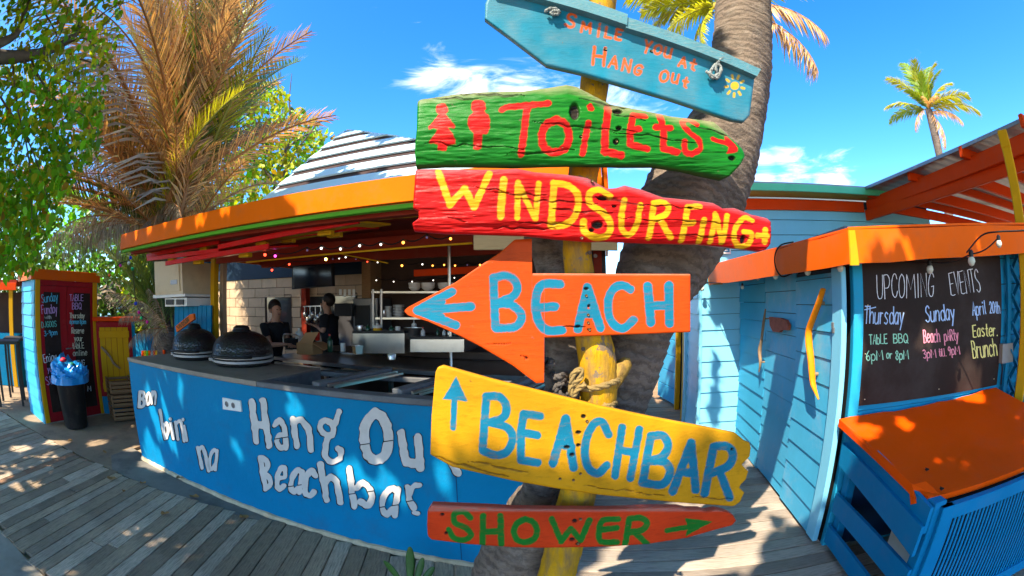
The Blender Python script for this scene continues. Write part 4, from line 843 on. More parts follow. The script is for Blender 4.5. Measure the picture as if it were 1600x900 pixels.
# front left post
p0 = bp(336, 405, 3.3); MB().box((p0.x, p0.y, 1.1), (.075, .075, 2.24), rotB, .005).build('post', M_yellow, bb)
p0 = bp(349, 425, 3.6); MB().box((p0.x, p0.y, 1.1), (.07, .07, 2.24), rotB, .004).build('tiled_jamb', M_tile, bb)
p0 = bp(322, 430, 3.5); MB().box((p0.x, p0.y, 1.1), (.12, .05, 2.24), rotB).build('blue_jamb', M_blue, bb)
p0 = bp(702, 400, 4.3); MB().tube([(p0.x, p0.y, .9), (p0.x, p0.y, 2.2)], .018, 8).build('pole', M_steel, bb)
for px_ in (-4.42, -.1): p0 = bar(px_, 5.5, 1.1); MB().box(p0, (.1, .1, 2.24), rotB).build('post', M_dred, bb)
bbox(MB(), -6.2, -.2, 3.1, 5.6, -.03, -.008).build('floor', mat('dark_tile_floor', (.05, .04, .035), rough=.5), bb)
# ply panel under the eave
q = [bp(740, 365, 2.55), bp(965, 372, 2.55), bp(965, 391, 2.55), bp(740, 390, 2.55)]; MB().prism(q, BAR.w*-.03).build('plywood_panel', mat('pale_plywood', (.62, .42, .20), rough=.55, grain=((.4, .24, .1), .4, 8, (1, 1, 14)), bump=.1), bb)
# slatted pyramid roof: front face in overlapping boards with dark gaps
M_rslat = mat('pale_blue_roof_slat', (.58, .80, .90), rough=.35, var=.06, scale=3, bump=.08, obj_rand=.04); M_rdark = mat('roof_gap_purlin', (.055, .03, .03), rough=.6, bump=.1)
RL, RRt, AP = bp(384, 341, 2.42), bp(945, 282, 2.3), bp(540, 204, 3.55)
RBL, RBR = RL+BAR.w*-2.6+Vector((0, 0, .0)), RRt+BAR.w*-2.9
nrm = (RRt-RL).cross(AP-RL).normalized(); nrm = nrm if nrm.z > 0 else -nrm
def roof_face(a, b_, n, front):
    nn = (b_-a).cross(AP-a).normalized(); nn = nn if nn.z > 0 else -nn
    if front: MB().prism([a, b_, AP], -nn*.03).build('roof_deck', M_rdark, bb)
    for i in range(n):
        t0, t1 = i/n, (i+1)/n; t2 = t0+(t1-t0)*(.61 if front else .97)
        MB().prism([a.lerp(AP, t0)+nn*.022, b_.lerp(AP, t0)+nn*.022, b_.lerp(AP, t2)+nn*.016, a.lerp(AP, t2)+nn*.016], -nn*.014).build('roof_slat', M_rslat, bb)
roof_face(RL, RRt, 7, True)
for (a, b_) in ((RRt, RBR), (RBR, RBL), (RBL, RL)): roof_face(a, b_, 6, False)
# raised red shutters hung under the eave
M_sred = paint('shutter_red', (.60, .012, .010), rough=.3)
random.seed(9)
for i, (x0, y0, x1, y1, b, dp, lab) in enumerate([(231, 402, 345, 380, 2.52, .30, 'short red shutter, upper of the left pair above the beige cabinet'), (232, 407, 345, 394, 2.45, .30, 'short red shutter, lower of the left pair above the beige cabinet'), (261, 414, 422, 388, 2.38, .34, 'long red shutter hanging lowest above the beige cabinet'), (343, 389, 563, 348, 2.40, .42, 'long red shutter with yellow underside under the middle of the eave'), (560, 334, 652, 325, 2.45, .5, 'pinkish shutter under the eave just left of the red log sign'), (400, 379, 560, 358, 2.62, .3, 'red shutter lying behind the long one under the middle of the eave')]):
    p, q = bp(x0, y0, b), bp(x1, y1, b); s = thing('shutter', lab, 'shutter', (p+q)/2, 'raised shutters under the bar eave'); bk = -BAR.w*dp+Vector((0, 0, .05))
    m_ = M_sred if i != 4 else paint('faded_pink_red', (.55, .16, .10))
    d = (q-p).normalized(); u_ = d.cross(bk).normalized(); u_ = u_ if u_.z > 0 else -u_
    MB().prism([p, q, q+bk, p+bk], u_*.014).build('panel', M_yellow if i in (3, 4) else m_, s)
    MB().bar3(p+u_*.012-BAR.w*-.012, q+u_*.012-BAR.w*-.012, .022, .04, bev=.003).build('edge_rail', m_, s)
    for f in (.3, .75): c = p.lerp(q, f)+bk*.25-u_*.02; MB().box(c, (.12, .05, .035), rotB, .004).build('clip', M_yellow, s)

# ---------------------------------------------------------------- on and behind the counter
M_kam = mat('kamado_shell', (.020, .019, .019), rough=.30, var=.1, bump=0, spec=.5)
t = M_kam.node_tree; vz = t.nodes.new('ShaderNodeTexVoronoi'); vz.inputs['Scale'].default_value = 45; cz = t.nodes.new('ShaderNodeTexCoord'); bz = t.nodes.new('ShaderNodeBump'); bz.inputs['Strength'].default_value = .7; bz.inputs['Distance'].default_value = .006
pz = [n_ for n_ in t.nodes if n_.type == 'BSDF_PRINCIPLED'][0]; t.links.new(cz.outputs['Object'], vz.inputs['Vector']); t.links.new(vz.outputs['Distance'], bz.inputs['Height']); t.links.new(bz.outputs[0], pz.inputs['Normal'])
M_band = mat('grill_band', (.42, .41, .40), rough=.45, metal=.3, bump=.05)
def grill(cx, cy, wpx, htop, lab):
    c = at_z(cx, cy, 1.075); dist = (c-CAMP).length; R = wpx/2/FPX*dist*1.02
    top = at_r(cx, htop, math.hypot(c.x, c.y)).z; H = top-c.z
    g = thing('kamado_grill', lab, 'grill', c, 'black kamado grills on the bar counter'); z = H/1.0
    MB().lathe(c, [(R*.86, 0), (R*.93, z*.05), (R*.95, z*.16), (R*.9, z*.17)], 40).build('base', M_kam, g, smooth=40)
    MB().lathe(c, [(R*.955, z*.10), (R*1.0, z*.10), (R*1.0, z*.155), (R*.955, z*.155)], 40).build('lower_band', M_band, g, smooth=40)
    MB().lathe(c, [(R*.955, z*.20), (R*1.0, z*.20), (R*1.0, z*.25), (R*.955, z*.25)], 40).build('upper_band', M_band, g, smooth=40)
    MB().lathe(c, [(R*.95, z*.175), (R*.97, z*.26), (R*1.0, z*.27), (R*1.0, z*.33), (R*.985, z*.34), (R*.975, z*.42), (R*.93, z*.53), (R*.85, z*.63), (R*.73, z*.72), (R*.58, z*.79), (R*.42, z*.835), (R*.30, z*.85)], 44).build('lid', M_kam, g, smooth=60)
    MB().lathe(c, [(R*.31, z*.80), (R*.31, z*.87), (R*.27, z*.90), (R*.27, z*.94), (R*.2, z*.985), (R*.1, z*1.0), (.001, z*1.0)], 24).build('top_cap', M_black, g, smooth=50)
    mb = MB()
    for k in range(5): mb.box(c+BAR.u*(-R*(1.0))+BAR.w*(R*(.25-.1*k))+Vector((0, 0, z*.19)), (R*.05, R*.04, z*.22), rotB)
    mb.box(c+BAR.u*(-R*1.02)+BAR.w*(R*.1)+Vector((0, 0, z*.10)), (R*.22, R*.9, z*.09), rotB, .004); mb.build('hinge', M_grey, g)
    mb = MB(); a_ = [c+Vector((math.cos(k*.16-2.0)*R*1.13, math.sin(k*.16-2.0)*R*1.13, z*.27)) for k in range(9)]; mb.tube(a_, .012, 8); mb.tube([a_[0], a_[0]+(c+Vector((0, 0, z*.27))-a_[0])*.13], .007, 6); mb.tube([a_[-1], a_[-1]+(c+Vector((0, 0, z*.27))-a_[-1])*.13], .007, 6); mb.build('handle', M_black, g, smooth=True)
grill(306, 560, 76, 505, 'left black kamado grill, farther along the counter near the beige cabinet')
grill(380, 569, 98, 508, 'right black kamado grill, the nearer and larger one in front of the woman')

def T_(name, lab, cat, x, y, b, group=None): return thing(name, lab, cat, bp(x, y, b), group)
# steel table behind the counter
e0, e1 = at_z(420, 556, .97), at_z(905, 590, .97); dd = (e1-e0).normalized(); bk = Vector((-dd.y, dd.x, 0))
tb = thing('prep_table', 'long stainless steel work table behind the bar counter', 'table', (e0+e1)/2)
rt = Matrix((dd, bk, Vector((0, 0, 1)))).transposed(); Lt = (e1-e0).length; cen = (e0+e1)/2
MB().box(cen+bk*.45+Vector((0, 0, -.02)), (Lt, .9, .045), rt, .004).build('tabletop', M_steel, tb)
MB().box(cen+bk*.03+Vector((0, 0, -.10)), (Lt-.02, .03, .07), rt, .003).build('apron', M_steel, tb)
MB().box(cen+bk*.86+Vector((0, 0, .06)), (Lt, .05, .08), rt, .003).build('upstand', mat('dark_timber', (.09, .05, .03), rough=.5), tb)
for i in range(5): MB().box(cen+dd*(Lt*(-.48+.24*i))+bk*.06+Vector((0, 0, -.52)), (.04, .04, .9), rt).build('leg', M_steel, tb)
MB().box(cen+bk*.45+Vector((0, 0, -.6)), (Lt-.1, .8, .02), rt).build('undershelf', M_grey, tb)
# steel counter units on the far side
for (x0, y0, x1, y1, b, lab) in [(551, 521, 632, 546, 4.3, 'stainless steel unit with black top, left of the two behind the work table'), (641, 530, 725, 544, 4.25, 'low stainless steel trough, right of the two behind the work table')]:
    u = T_('steel_unit', lab, 'kitchen unit', (x0+x1)/2, y1, b, 'steel units behind the work table')
    p = [bp(x0, y0, b), bp(x1, y0, b), bp(x1, y1+6, b), bp(x0, y1+6, b)]; MB().prism(p, -BAR.w*.5).build('front', M_steel, u)
    MB().prism([bp(x0, y0-4, b)+BAR.w*.01, bp(x1, y0-4, b)+BAR.w*.01, bp(x1, y0, b)+BAR.w*.01, bp(x0, y0, b)+BAR.w*.01], -BAR.w*.52).build('top', M_black, u)
def panbox(name, lab, cat, x0, y0, x1, y1, b, m, depth=.25, group=None, parts=None):
    o = T_(name, lab, cat, (x0+x1)/2, y1, b, group); c = (bp(x0, y1, b)+bp(x1, y0, b))/2; w = (bp(x1, y1, b)-bp(x0, y1, b)).length; h = abs(bp(x0, y0, b).z-bp(x0, y1, b).z)
    MB().box(c-BAR.w*depth/2, (w, depth, h), rotB, .006).build(parts or 'body', m, o); return o, c, w, h
def revolve(name, lab, cat, x, y0, y1, wpx, b, m, prof, group=None, seg=18, cap=None):   # prof (fraction r, fraction z)
    base = bp(x, y1, b); top = bp(x, y0, b); H = top.z-base.z; R = wpx/2/FPX*(base-CAMP).length
    o = thing(name, lab, cat, base, group); MB().lathe(base, [(max(r*R, .0001), z*H) for r, z in prof], seg).build('body', m, o, smooth=50)
    if cap: MB().lathe(base, [(max(r*R, .0001), z*H) for r, z in cap[1]], seg).build('cap', cap[0], o, smooth=50)
    return o
BOT = [(0, 0), (.95, 0), (1, .05), (1, .6), (.8, .72), (.32, .8), (.3, .92), (0, .92)]; CAPB = [(0, .9), (.38, .9), (.38, 1), (0, 1)]
M_pla = mat('clear_white_plastic', (.6, .58, .52), rough=.3, var=.05, bump=0); M_gbot = mat('dark_green_bottle', (.015, .06, .03), rough=.12, var=0, bump=0); M_rcap = mat('red_cap', (.6, .02, .01), rough=.3, bump=0)
revolve('bottle', 'green bottle with a red cap standing on the steel table', 'bottle', 516, 522, 550, 9, 3.95, M_gbot, BOT, cap=(M_rcap, CAPB))
revolve('bottle', 'white squeeze bottle beside the sink tap', 'bottle', 468, 513, 532, 13, 4.2, M_pla, BOT, cap=(M_pla, CAPB))
revolve('jug', 'white jug with a yellow label on the steel unit', 'jug', 590, 504, 519, 14, 4.4, M_pla, BOT, cap=(M_yellow, [(1.02, .1), (1.02, .45), (0, .45)]))
revolve('squeeze_bottle', 'pale squeeze bottle with a pointed lid behind the steel pot', 'bottle', 647, 500, 514, 8, 4.7, M_pla, [(0, 0), (1, 0), (1, .55), (.3, .7), (.12, 1), (0, 1)])
revolve('pot', 'round steel pot on the trough behind the work table', 'pot', 647, 512, 529, 30, 4.5, M_steel, [(0, 0), (.95, 0), (1, .1), (1, .95), (1.06, 1), (.94, 1), (.92, .2), (0, .2)])
revolve('squeeze_bottle', 'white squeeze bottle with red lettering right of the steel pot', 'bottle', 661, 511, 529, 7, 4.4, M_pla, BOT, cap=(M_rcap, CAPB))
revolve('pan', 'small square sided steel pan on the work table', 'pan', 559, 540, 553, 19, 3.75, M_steel, [(0, 0), (.8, 0), (.95, .85), (1.1, .9), (1.1, 1), (.9, 1), (.75, .1), (0, .1)], seg=4)
for i, (x, h, m) in enumerate([(684, 16, M_gbot), (694, 14, M_pla), (702, 15, M_steel), (711, 13, M_gbot), (719, 14, M_pla)]):
    revolve('bottle', ['tall dark bottle, leftmost in the row behind the trough', 'pale bottle, second in the row behind the trough', 'steel shaker, middle of the row behind the trough', 'dark bottle, fourth in the row behind the trough', 'pale bottle, rightmost in the row nearest the arrow sign'][i], 'bottle', x, 528-h, 528, 6, 4.5, m, BOT, 'row of bottles behind the trough')
bx, c, w, h = panbox('cardboard_box', 'open brown cardboard box on the work table beside the woman', 'box', 463, 536, 488, 554, 3.85, mat('cardboard', (.42, .22, .09), rough=.8, var=.1, bump=.1), .2, parts='carton')
MB().prism([c+BAR.u*w*.5+Vector((0, 0, h/2)), c+BAR.u*w*.5-BAR.w*.2+Vector((0, 0, h/2)), c+BAR.u*(w*.5+.14)-BAR.w*.2+Vector((0, 0, h/2-.04)), c+BAR.u*(w*.5+.16)+Vector((0, 0, h/2-.07))], Vector((0, 0, .006))).build('flap', MATS['cardboard'], bx)
MB().prism([c+Vector((0, 0, h/2))-BAR.u*w*.3, c+Vector((0, 0, h/2))+BAR.u*w*.5, c+Vector((0, 0, h/2+.12))+BAR.u*(w*.5+.05)-BAR.w*.06, c+Vector((0, 0, h/2+.11))-BAR.u*w*.1-BAR.w*.06], -BAR.w*.006).build('flap', MATS['cardboard'], bx)
fa = T_('tap', 'thin curved steel tap over the sink in front of the woman', 'tap', 455, 541, 4.05)
MB().tube([bp(x, y, 4.05) for x, y in catmull([(443, 541), (443, 526), (447, 522), (462, 524), (468, 528)], 5)], .012, 8).build('spout', M_steel, fa, smooth=True)
pt = revolve('pot', 'dark round pot standing in the sink by the tap', 'pot', 456, 529, 545, 22, 4.1, M_black, [(0, 0), (.95, 0), (1, .1), (1, .9), (1.05, 1), (.93, 1), (.9, .3), (0, .3)])
# shelf unit with crockery
sh = T_('shelf_unit', 'stainless steel shelf unit with stacked plates and bowls left of the arrow sign', 'shelf', 640, 520, 4.9)
for x in (583, 596, 702): MB().tube([bp(x, 452, 4.9), bp(x, 521, 4.9)], .02, 8).build('upright', M_steel, sh)
for (y, x0, x1) in ((455, 580, 730), (496, 586, 720)):
    p = [bp(x0, y, 4.9), bp(x1, y, 4.9), bp(x1, y+3, 4.9), bp(x0, y+3, 4.9)]; MB().prism(p, -BAR.w*.4).build('shelf', M_steel, sh)
plp = [(0, 0)]; 
for k in range(8): plp += [(.55, k*.125), (1, k*.125+.07), (1, k*.125+.1), (.6, k*.125+.12)]
for i, (x, y0, y1, w) in enumerate([(607, 478, 495.5, 12), (623, 476, 495.5, 18)]): revolve('plate_stack', ['short stack of white plates on the lower shelf, left', 'taller wide stack of white plates on the lower shelf'][i], 'plates', x, y0, y1, w, 5.0, M_ceram, plp+[(0, 1)], 'white crockery on the shelves')
for i, (x, w) in enumerate([(648, 20), (669, 22), (697, 26), (716, 18)]): revolve('bowl_stack', ['leftmost white bowls on the top shelf', 'second pile of white bowls on the top shelf', 'widest white bowls on the top shelf beside the pole', 'rightmost white bowls on the top shelf'][i], 'bowls', x, 442, 454.5, w, 5.0, M_ceram, [(0, 0), (.5, 0), (.9, .35), (1, .5), (.95, .55), (1, .8), (1.02, 1), (.9, 1), (.5, .6), (0, .55)], 'white crockery on the shelves')
# screens, oven
tv = T_('television', 'dark wall television hanging high above the mirror', 'television', 487, 415, 4.6)
q = [bp(457, 385, 4.6), bp(519, 382, 4.6), bp(520, 447, 4.6), bp(456, 452, 4.6)]; MB().prism(q, -BAR.w*.05).build('case', M_black, tv)
q2 = [a.lerp(sum(q, Vector())/4, .06)+BAR.w*.003 for a in q]; MB().prism(q2, -BAR.w*.002).build('screen', mat('tv_screen', (.010, .016, .03), rough=.12, var=0, bump=0, spec=.8), tv)
m_, c, w, h = panbox('monitor', 'small black order monitor behind the man', 'monitor', 522, 474, 550, 494, 5.0, M_black, .05, parts='case')
ov, c, w, h = panbox('oven', 'tall grey steel oven between the man and the shelves', 'oven', 552, 466, 590, 520, 5.1, mat('dull_steel', (.22, .22, .22), rough=.35, metal=.8, bump=.05), .4)
MB().box(c+BAR.w*.012+BAR.u*w*.36, (w*.12, .02, h*.7), rotB).build('control_strip', M_white, ov); MB().box(c+BAR.w*.012-BAR.u*w*.1, (w*.6, .02, h*.6), rotB).build('door', M_black, ov)
# string lights in the bar
def bulbs(name, lab, pts, b, cable=None):
    o = T_(name, lab, 'string lights', pts[0][0], pts[0][1], b); cb = [bp(x, y-5, b) for x, y, *_ in pts]; P = []
    for i in range(len(cb)-1):
        for k in range(6): f = k/6; p = cb[i].lerp(cb[i+1], f); p = p-Vector((0, 0, .03*math.sin(math.pi*f))); P.append(p)
    MB().tube(P+[cb[-1]], .005, 5).build('cable', M_black, o)
    for x, y, c, s in pts:
        p = bp(x, y, b); r = s*.72/FPX*(p-CAMP).length
        k = MB().lathe(p+Vector((0, 0, r*.7)), [(r*.6, r*.1), (r*.6, r*1.3), (.001, r*1.35)], 8).build('holder', M_black, o)
        col, e = {'r': ((1, .05, .02), 2.2), 'm': ((.9, .05, .5), 2.5), 'w': ((1, .93, .8), 1.3), 'o': ((1, .30, .04), 2.2), 'd': ((.15, .1, .2), .2), 'a': ((1, .62, .1), 9), 'b': ((.05, .15, .9), 1.6), 'g': ((.05, .7, .3), 1.2)}[c]
        MB().lathe(p, [(.0005, -r), (r*.6, -r*.8), (r, -r*.1), (r*.85, r*.5), (r*.5, r*.85), (.0005, r*.9)], 10).build('bulb', mat('bulb_'+c, tuple(min(1, v*.7) for v in col), rough=.3, var=0, bump=0, emit=col, estr=e), o, smooth=True)
bulbs('string_lights', 'string of white, amber and red bulbs below the dark red ceiling beam', [(414, 398, 'r', 3.4), (430, 400, 'm', 2.8), (480, 391, 'd', 2.6), (502, 388, 'w', 2.8), (532, 389, 'w', 2.8), (562, 384, 'w', 2.8), (595, 382, 'w', 2.8), (630, 379, 'o', 3.4), (667, 371, 'd', 2.8), (704, 373, 'o', 3)], 2.85)
bulbs('string_lights', 'short string of red and amber bulbs in front of the television', [(425, 422, 'r', 2.5), (452, 413, 'r', 2.4), (509, 405, 'a', 3), (520, 405, 'd', 1.6), (530, 404, 'w', 1.4), (540, 402, 'w', 1.8), (556, 405, 'd', 1.5), (574, 409, 'r', 1.6), (590, 410, 'w', 1.5)], 3.9)
bulbs('string_lights', 'string of amber bulbs above the red rail deep inside the bar', [(628, 415, 'o', 2.6), (660, 413, 'w', 1.8), (676, 415, 'o', 2), (694, 414, 'o', 2), (711, 415, 'o', 2), (730, 414, 'd', 1.6), (750, 414, 'o', 2.2)], 4.7)
bulbs('string_lights', 'string of tiny white bulbs above the crockery shelf', [(588, 438, 'w', 1.4), (615, 440, 'w', 1.4), (644, 440, 'w', 1.4), (677, 438, 'w', 1.4), (710, 434, 'w', 1.4), (730, 430, 'w', 1.3)], 5.3)
# beige cabinet and things left of the counter
M_beige = mat('beige_metal', (.66, .52, .32), rough=.45, var=.08, bump=.05, dirt=(.25, .18, .1), dirt_amt=.3)
ac = T_('air_conditioner', 'beige metal air conditioning cabinet hanging at the left end of the bar', 'air conditioner', 280, 460, 2.95)
q = [bp(241, 409, 2.95), bp(284, 407, 2.95), bp(286, 459, 2.95), bp(243, 462, 2.95)]; MB().prism(q, -BAR.w*.5).build('casing', M_beige, ac)
MB().prism([bp(x, y, 2.95)+BAR.w*.004 for x, y in ((246, 412), (280, 411), (282, 455), (248, 457))], BAR.w*.006).build('access_panel', M_beige, ac)
MB().prism([bp(x, y, 2.95)+BAR.w*.014 for x, y in ((268, 438), (278, 437), (278, 444), (268, 445))], BAR.w*.002).build('badge', M_grey, ac)
MB().prism([bp(x, y, 2.95)+BAR.w*.0 for x, y in ((239, 461), (289, 459), (289, 463), (239, 466))], -BAR.w*.54).build('drip_tray', M_white, ac)
rk = T_('bracket_rack', 'white metal rack with dark boxes below the beige cabinet', 'rack', 290, 474, 3.0)
MB().prism([bp(x, y, 3.0) for x, y in ((258, 466), (292, 465), (292, 478), (258, 479))], -BAR.w*.4).build('frame', M_white, rk)
for x in (261, 277): MB().prism([bp(a, b_, 3.0)+BAR.w*.01 for a, b_ in ((x, 468), (x+11, 468), (x+11, 476), (x, 476))], BAR.w*.01).build('vent', M_black, rk)
bf = T_('blue_fence', 'blue vertical board fence behind the left kamado grill', 'fence', 300, 530, 3.2)
for i in range(8): x = 273+i*7.2; MB().prism([bp(a, b_, 3.2) for a, b_ in ((x, 477), (x+6.4, 477), (x+6.4, 545), (x, 545))], -BAR.w*.02).build('board', M_blue, bf)
so_ = T_('small_sign', 'small worn orange driftwood sign leaning above the left kamado grill', 'sign', 289, 505, 3.0)
MB().prism([bp(x, y, 2.98) for x, y in ((274, 510), (297, 491), (302, 490), (303, 499), (276, 519))], -BAR.w*.03).build('panel', M_orange, so_)
mb = MB(); [ribbon(mb, [s], .7, lambda x, y: bp(x, y, 2.98), BAR.w) for w_ in (write('WINDSURF', 278, 515, 296, 501, 6),) for s in w_]; mb.build('lettering', mat('dark_lettering', (.12, .05, .01), rough=.7, bump=0), so_)
st_ = T_('striped_screen', 'low screen of red, yellow and green boards left of the counter', 'screen', 238, 562, 3.4)
for i, m in enumerate([M_redor, M_yellow, M_green, M_orange, M_blue, M_redor, M_yellow, M_green, M_orange, M_redor]): x = 221+i*3.6; MB().prism([bp(a, b_, 3.4) for a, b_ in ((x, 548-i*.1), (x+3.3, 548-i*.1), (x+3.3, 600), (x, 600))], -BAR.w*.02).build('board', m, st_)
bs = T_('board_pile', 'tilted blue boards stacked behind the striped screen', 'boards', 228, 545, 3.9)
for i in range(6): x = 207+i*7; MB().prism([bp(a, b_, 3.9) for a, b_ in ((x, 522), (x+5, 521), (x+12, 556), (x+6, 557))], -BAR.w*.02).build('board', M_blue, bs)
# ================================================================ right: pale blue buildings
FI = Frame(2.03, 4.52, .974, -.225)     # wall facing the lens; u to the right
DV = Vector((.225, .974, 0)).normalized()
def siding(parent, p0, p1, z0, z1, m, h=.172, out=None, off=0.0, name='siding_board', tilt=.011, th=.014):
    p0, p1 = Vector(p0), Vector(p1); d = (p1-p0); L = d.length; d.normalize(); out = Vector(out).normalized(); z = z0+off
    while z > z0: z -= h
    while z < z1:
        a, b = max(z, z0), min(z+h, z1)
        if b-a > .02:
            up = Vector((0, 0, b-a-.0055)); q = p0+Vector((0, 0, a)); j = out*(tilt+random.uniform(0, .003)); e = random.uniform(-.003, .003)
            mb = MB(); x0, x1 = q+d*e, q+d*(L+e)
            mb.add([x0, x1, x1+j+out*th, x0+j+out*th, x0+up, x1+up, x1+up+out*th, x0+up+out*th, x0+j+out*th*1.0+Vector((0, 0, .004)), x1+j+out*th*1.0+Vector((0, 0, .004))],
                   [(0, 1, 2, 3), (3, 2, 9, 8), (8, 9, 6, 7), (7, 6, 5, 4), (0, 4, 5, 1), (0, 3, 8, 7, 4), (1, 5, 6, 9, 2)])
            mb.build(name, m, parent)
        z += h
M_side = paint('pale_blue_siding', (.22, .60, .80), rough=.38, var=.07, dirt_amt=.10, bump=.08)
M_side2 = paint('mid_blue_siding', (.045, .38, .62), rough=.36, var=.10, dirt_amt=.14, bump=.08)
hb = thing('blue_house', 'pale blue weatherboarded house with green roof edge and orange red fascia', 'building', (3.4, 6, 0))
I0 = Vector((2.03, 4.52, 0)); J0 = Vector((2.46, 4.33, 0)); I1 = I0+DV*7
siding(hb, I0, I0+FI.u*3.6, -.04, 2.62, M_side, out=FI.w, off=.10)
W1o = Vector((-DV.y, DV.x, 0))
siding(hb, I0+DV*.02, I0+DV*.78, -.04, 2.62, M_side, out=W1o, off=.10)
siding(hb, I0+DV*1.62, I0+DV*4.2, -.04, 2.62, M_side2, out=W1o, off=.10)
MB().box(I0+Vector((-.006, -.012, 1.3)), (.035, .035, 2.66), FI.rot(), .004).build('corner_trim', M_side, hb)
for t_, m in ((.80, M_side), (.92, M_yellow), (1.60, M_yellow)): MB().box(I0+DV*t_+W1o*.02+Vector((0, 0, 1.05)), (.09, .07, 2.1), Matrix((DV, W1o, Vector((0, 0, 1)))).transposed(), .004).build('door_trim', m, hb)
MB().box(I0+DV*1.25+W1o*-.05+Vector((0, 0, 1.0)), (.62, .04, 2.0), Matrix((DV, W1o, Vector((0, 0, 1)))).transposed(), .004).build('door', M_dwall, hb)
# an outward opened blue door along the alley
dr = [I0+DV*1.66+W1o*.03, I0+DV*2.4+W1o*.22]; dn = (dr[1]-dr[0]).normalized(); do = Vector((-dn.y, dn.x, 0))
for k in range(8): MB().box((dr[0]+dr[1])/2+Vector((0, 0, .17+k*.24)), ((dr[1]-dr[0]).length, .03, .232), Matrix((dn, do, Vector((0, 0, 1)))).transposed(), .005).build('door_board', M_side2, hb)
fz0, fz1 = 2.575, 2.70
def fbox(mb, F, u0, u1, w0, w1, z0, z1, bev=0): return mb.box(F.p((u0+u1)/2, (w0+w1)/2, (z0+z1)/2), (u1-u0, abs(w1-w0), z1-z0), F.rot(), bev)
fbox(MB(), FI, -.30, 2.30, .03, .055, fz0, fz1, .003).build('fascia', M_redor, hb)
fbox(MB(), FI, -.30, 4.2, .03, .34, 2.725, 2.745).build('soffit', mat('olive_soffit', (.38, .36, .06), rough=.7, bump=.1), hb)
fbox(MB(), FI, -.32, 4.2, .341, .365, 2.72, 2.80, .003).build('roof_edge', mat('green_roof_edge', (.10, .55, .30), rough=.4, bump=.05), hb)
MB().prism([FI.p(-.32, .35, 2.80), FI.p(4.2, .35, 2.80), FI.p(4.2, -3.5, 3.3), FI.p(-.32, -3.5, 3.3)], (0, 0, .02)).build('roof', M_grey, hb)
fbox(MB(), FI, .02, 3.6, -.05, -.02, -.04, 2.72).build('wall_core', M_navy, hb)
MB().prism([I0+DV*.02+Vector((.03, 0, -.04)), I0+DV*.02+Vector((.03, 0, 2.72)), I1+Vector((.03, 0, 2.72)), I1+Vector((.03, 0, -.04))], (.02, 0, 0)).build('wall_core', M_navy, hb)
MB().box(I0+DV*.4+W1o*.04+Vector((0, 0, 2.66)), (1.4, .03, .12), Matrix((DV, W1o, Vector((0, 0, 1)))).transposed(), .003).build('fascia', M_redor, hb)
MB().prism([I0+DV*7+W1o*.25+Vector((0, 0, 2.72)), I0-DV*.3+W1o*.25+Vector((0, 0, 2.72)), I0-DV*.3+W1o*-.1+Vector((0, 0, 2.75)), I0+DV*7-W1o*.1+Vector((0, 0, 2.75))], (0, 0, .03)).build('eave', M_grey, hb)
def fq(F, pts, w): return [F.p(*((lambda q: (q[0], w, q[1]))(F.px(x, y, w)))) for x, y in pts]
ps = thing('notice_plate', 'small blue plate with white lettering on the pale wall right of the red sign', 'sign', fq(FI, [(1125, 385)], .04)[0])
MB().prism(fq(FI, [(1107, 381), (1141, 383), (1141, 397), (1107, 395)], .03), FI.w*.02).build('plate', M_white, ps)
MB().prism(fq(FI, [(1108, 378), (1140, 380), (1140, 394), (1108, 392)], .052), FI.w*.002).build('face', paint('plate_blue', (.02, .22, .42)), ps)
mb = MB(); ribbon(mb, [[(1112, 384), (1118, 383), (1114, 388), (1119, 388)], [(1113, 391), (1120, 390)], [(1131, 391), (1137, 391)]], .9, lambda x, y: fq(FI, [(x, y)], .056)[0], FI.w); mb.build('lettering', M_white, ps)

# ---------------------------------------------------------------- the shed with doors and blackboard
D0 = Vector((1.92, 1.98, 0)); shd = thing('blue_shed', 'blue weatherboarded shed with two doors, orange awning board and blackboard wall', 'building', (2.8, 3, 0))
FD = Frame(D0.x, D0.y, -DV.x, -DV.y)     # door wall; u grows towards the lens; outside is -x
FD.w = Vector((-DV.y, DV.x, 0)); FD.u = DV  # u grows away from the lens, w outwards (to the left)
M_panel = paint('door_panel_blue', (.07, .42, .66), rough=.4, var=.12, dirt=(.50, .46, .50), dirt_amt=.38, dirt_scale=3, bump=.10)
def ud(px_, py_=600): return FD.px(px_, py_)[0]
uA, uB, uC, uD_, uE = ud(1322), ud(1307), ud(1246), ud(1197), (J0-D0).dot(DV)
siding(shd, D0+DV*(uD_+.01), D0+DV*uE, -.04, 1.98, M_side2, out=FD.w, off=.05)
d1 = thing('shed_door', 'pale blue boarded door with a bent orange driftwood handle, nearest the blackboard', 'door', D0+DV*(uC+uA)/2+Vector((0, 0, .03)), 'boarded shed doors')
d2 = thing('shed_door', 'blue boarded door panel with a small rusty block and a straight driftwood handle at its edge', 'door', D0+DV*(uC+uD_)/2+Vector((0, 0, .03)), 'boarded shed doors')
siding(d1, D0+DV*(uB+.012)+FD.w*.02, D0+DV*(uC-.012)+FD.w*.02, .03, 1.74, M_panel, out=FD.w, off=.0, h=.168, name='door_board', tilt=.006)
siding(d2, D0+DV*(uC+.006)+FD.w*.006, D0+DV*(uD_-.004)+FD.w*.006, .03, 1.80, M_panel, out=FD.w, off=.085, h=.17, name='door_board', tilt=.006)
rD = Matrix((DV, FD.w, Vector((0, 0, 1)))).transposed()
def dbox(mb, u0, u1, w0, w1, z0, z1, bev=0): return mb.box(D0+DV*(u0+u1)/2+FD.w*(w0+w1)/2+Vector((0, 0, (z0+z1)/2)), (abs(u1-u0), abs(w1-w0), z1-z0), rD, bev)
dbox(MB(), uA, uB+.008, .012, .052, .03, 1.76, .006).build('door_stile', M_side, d1)
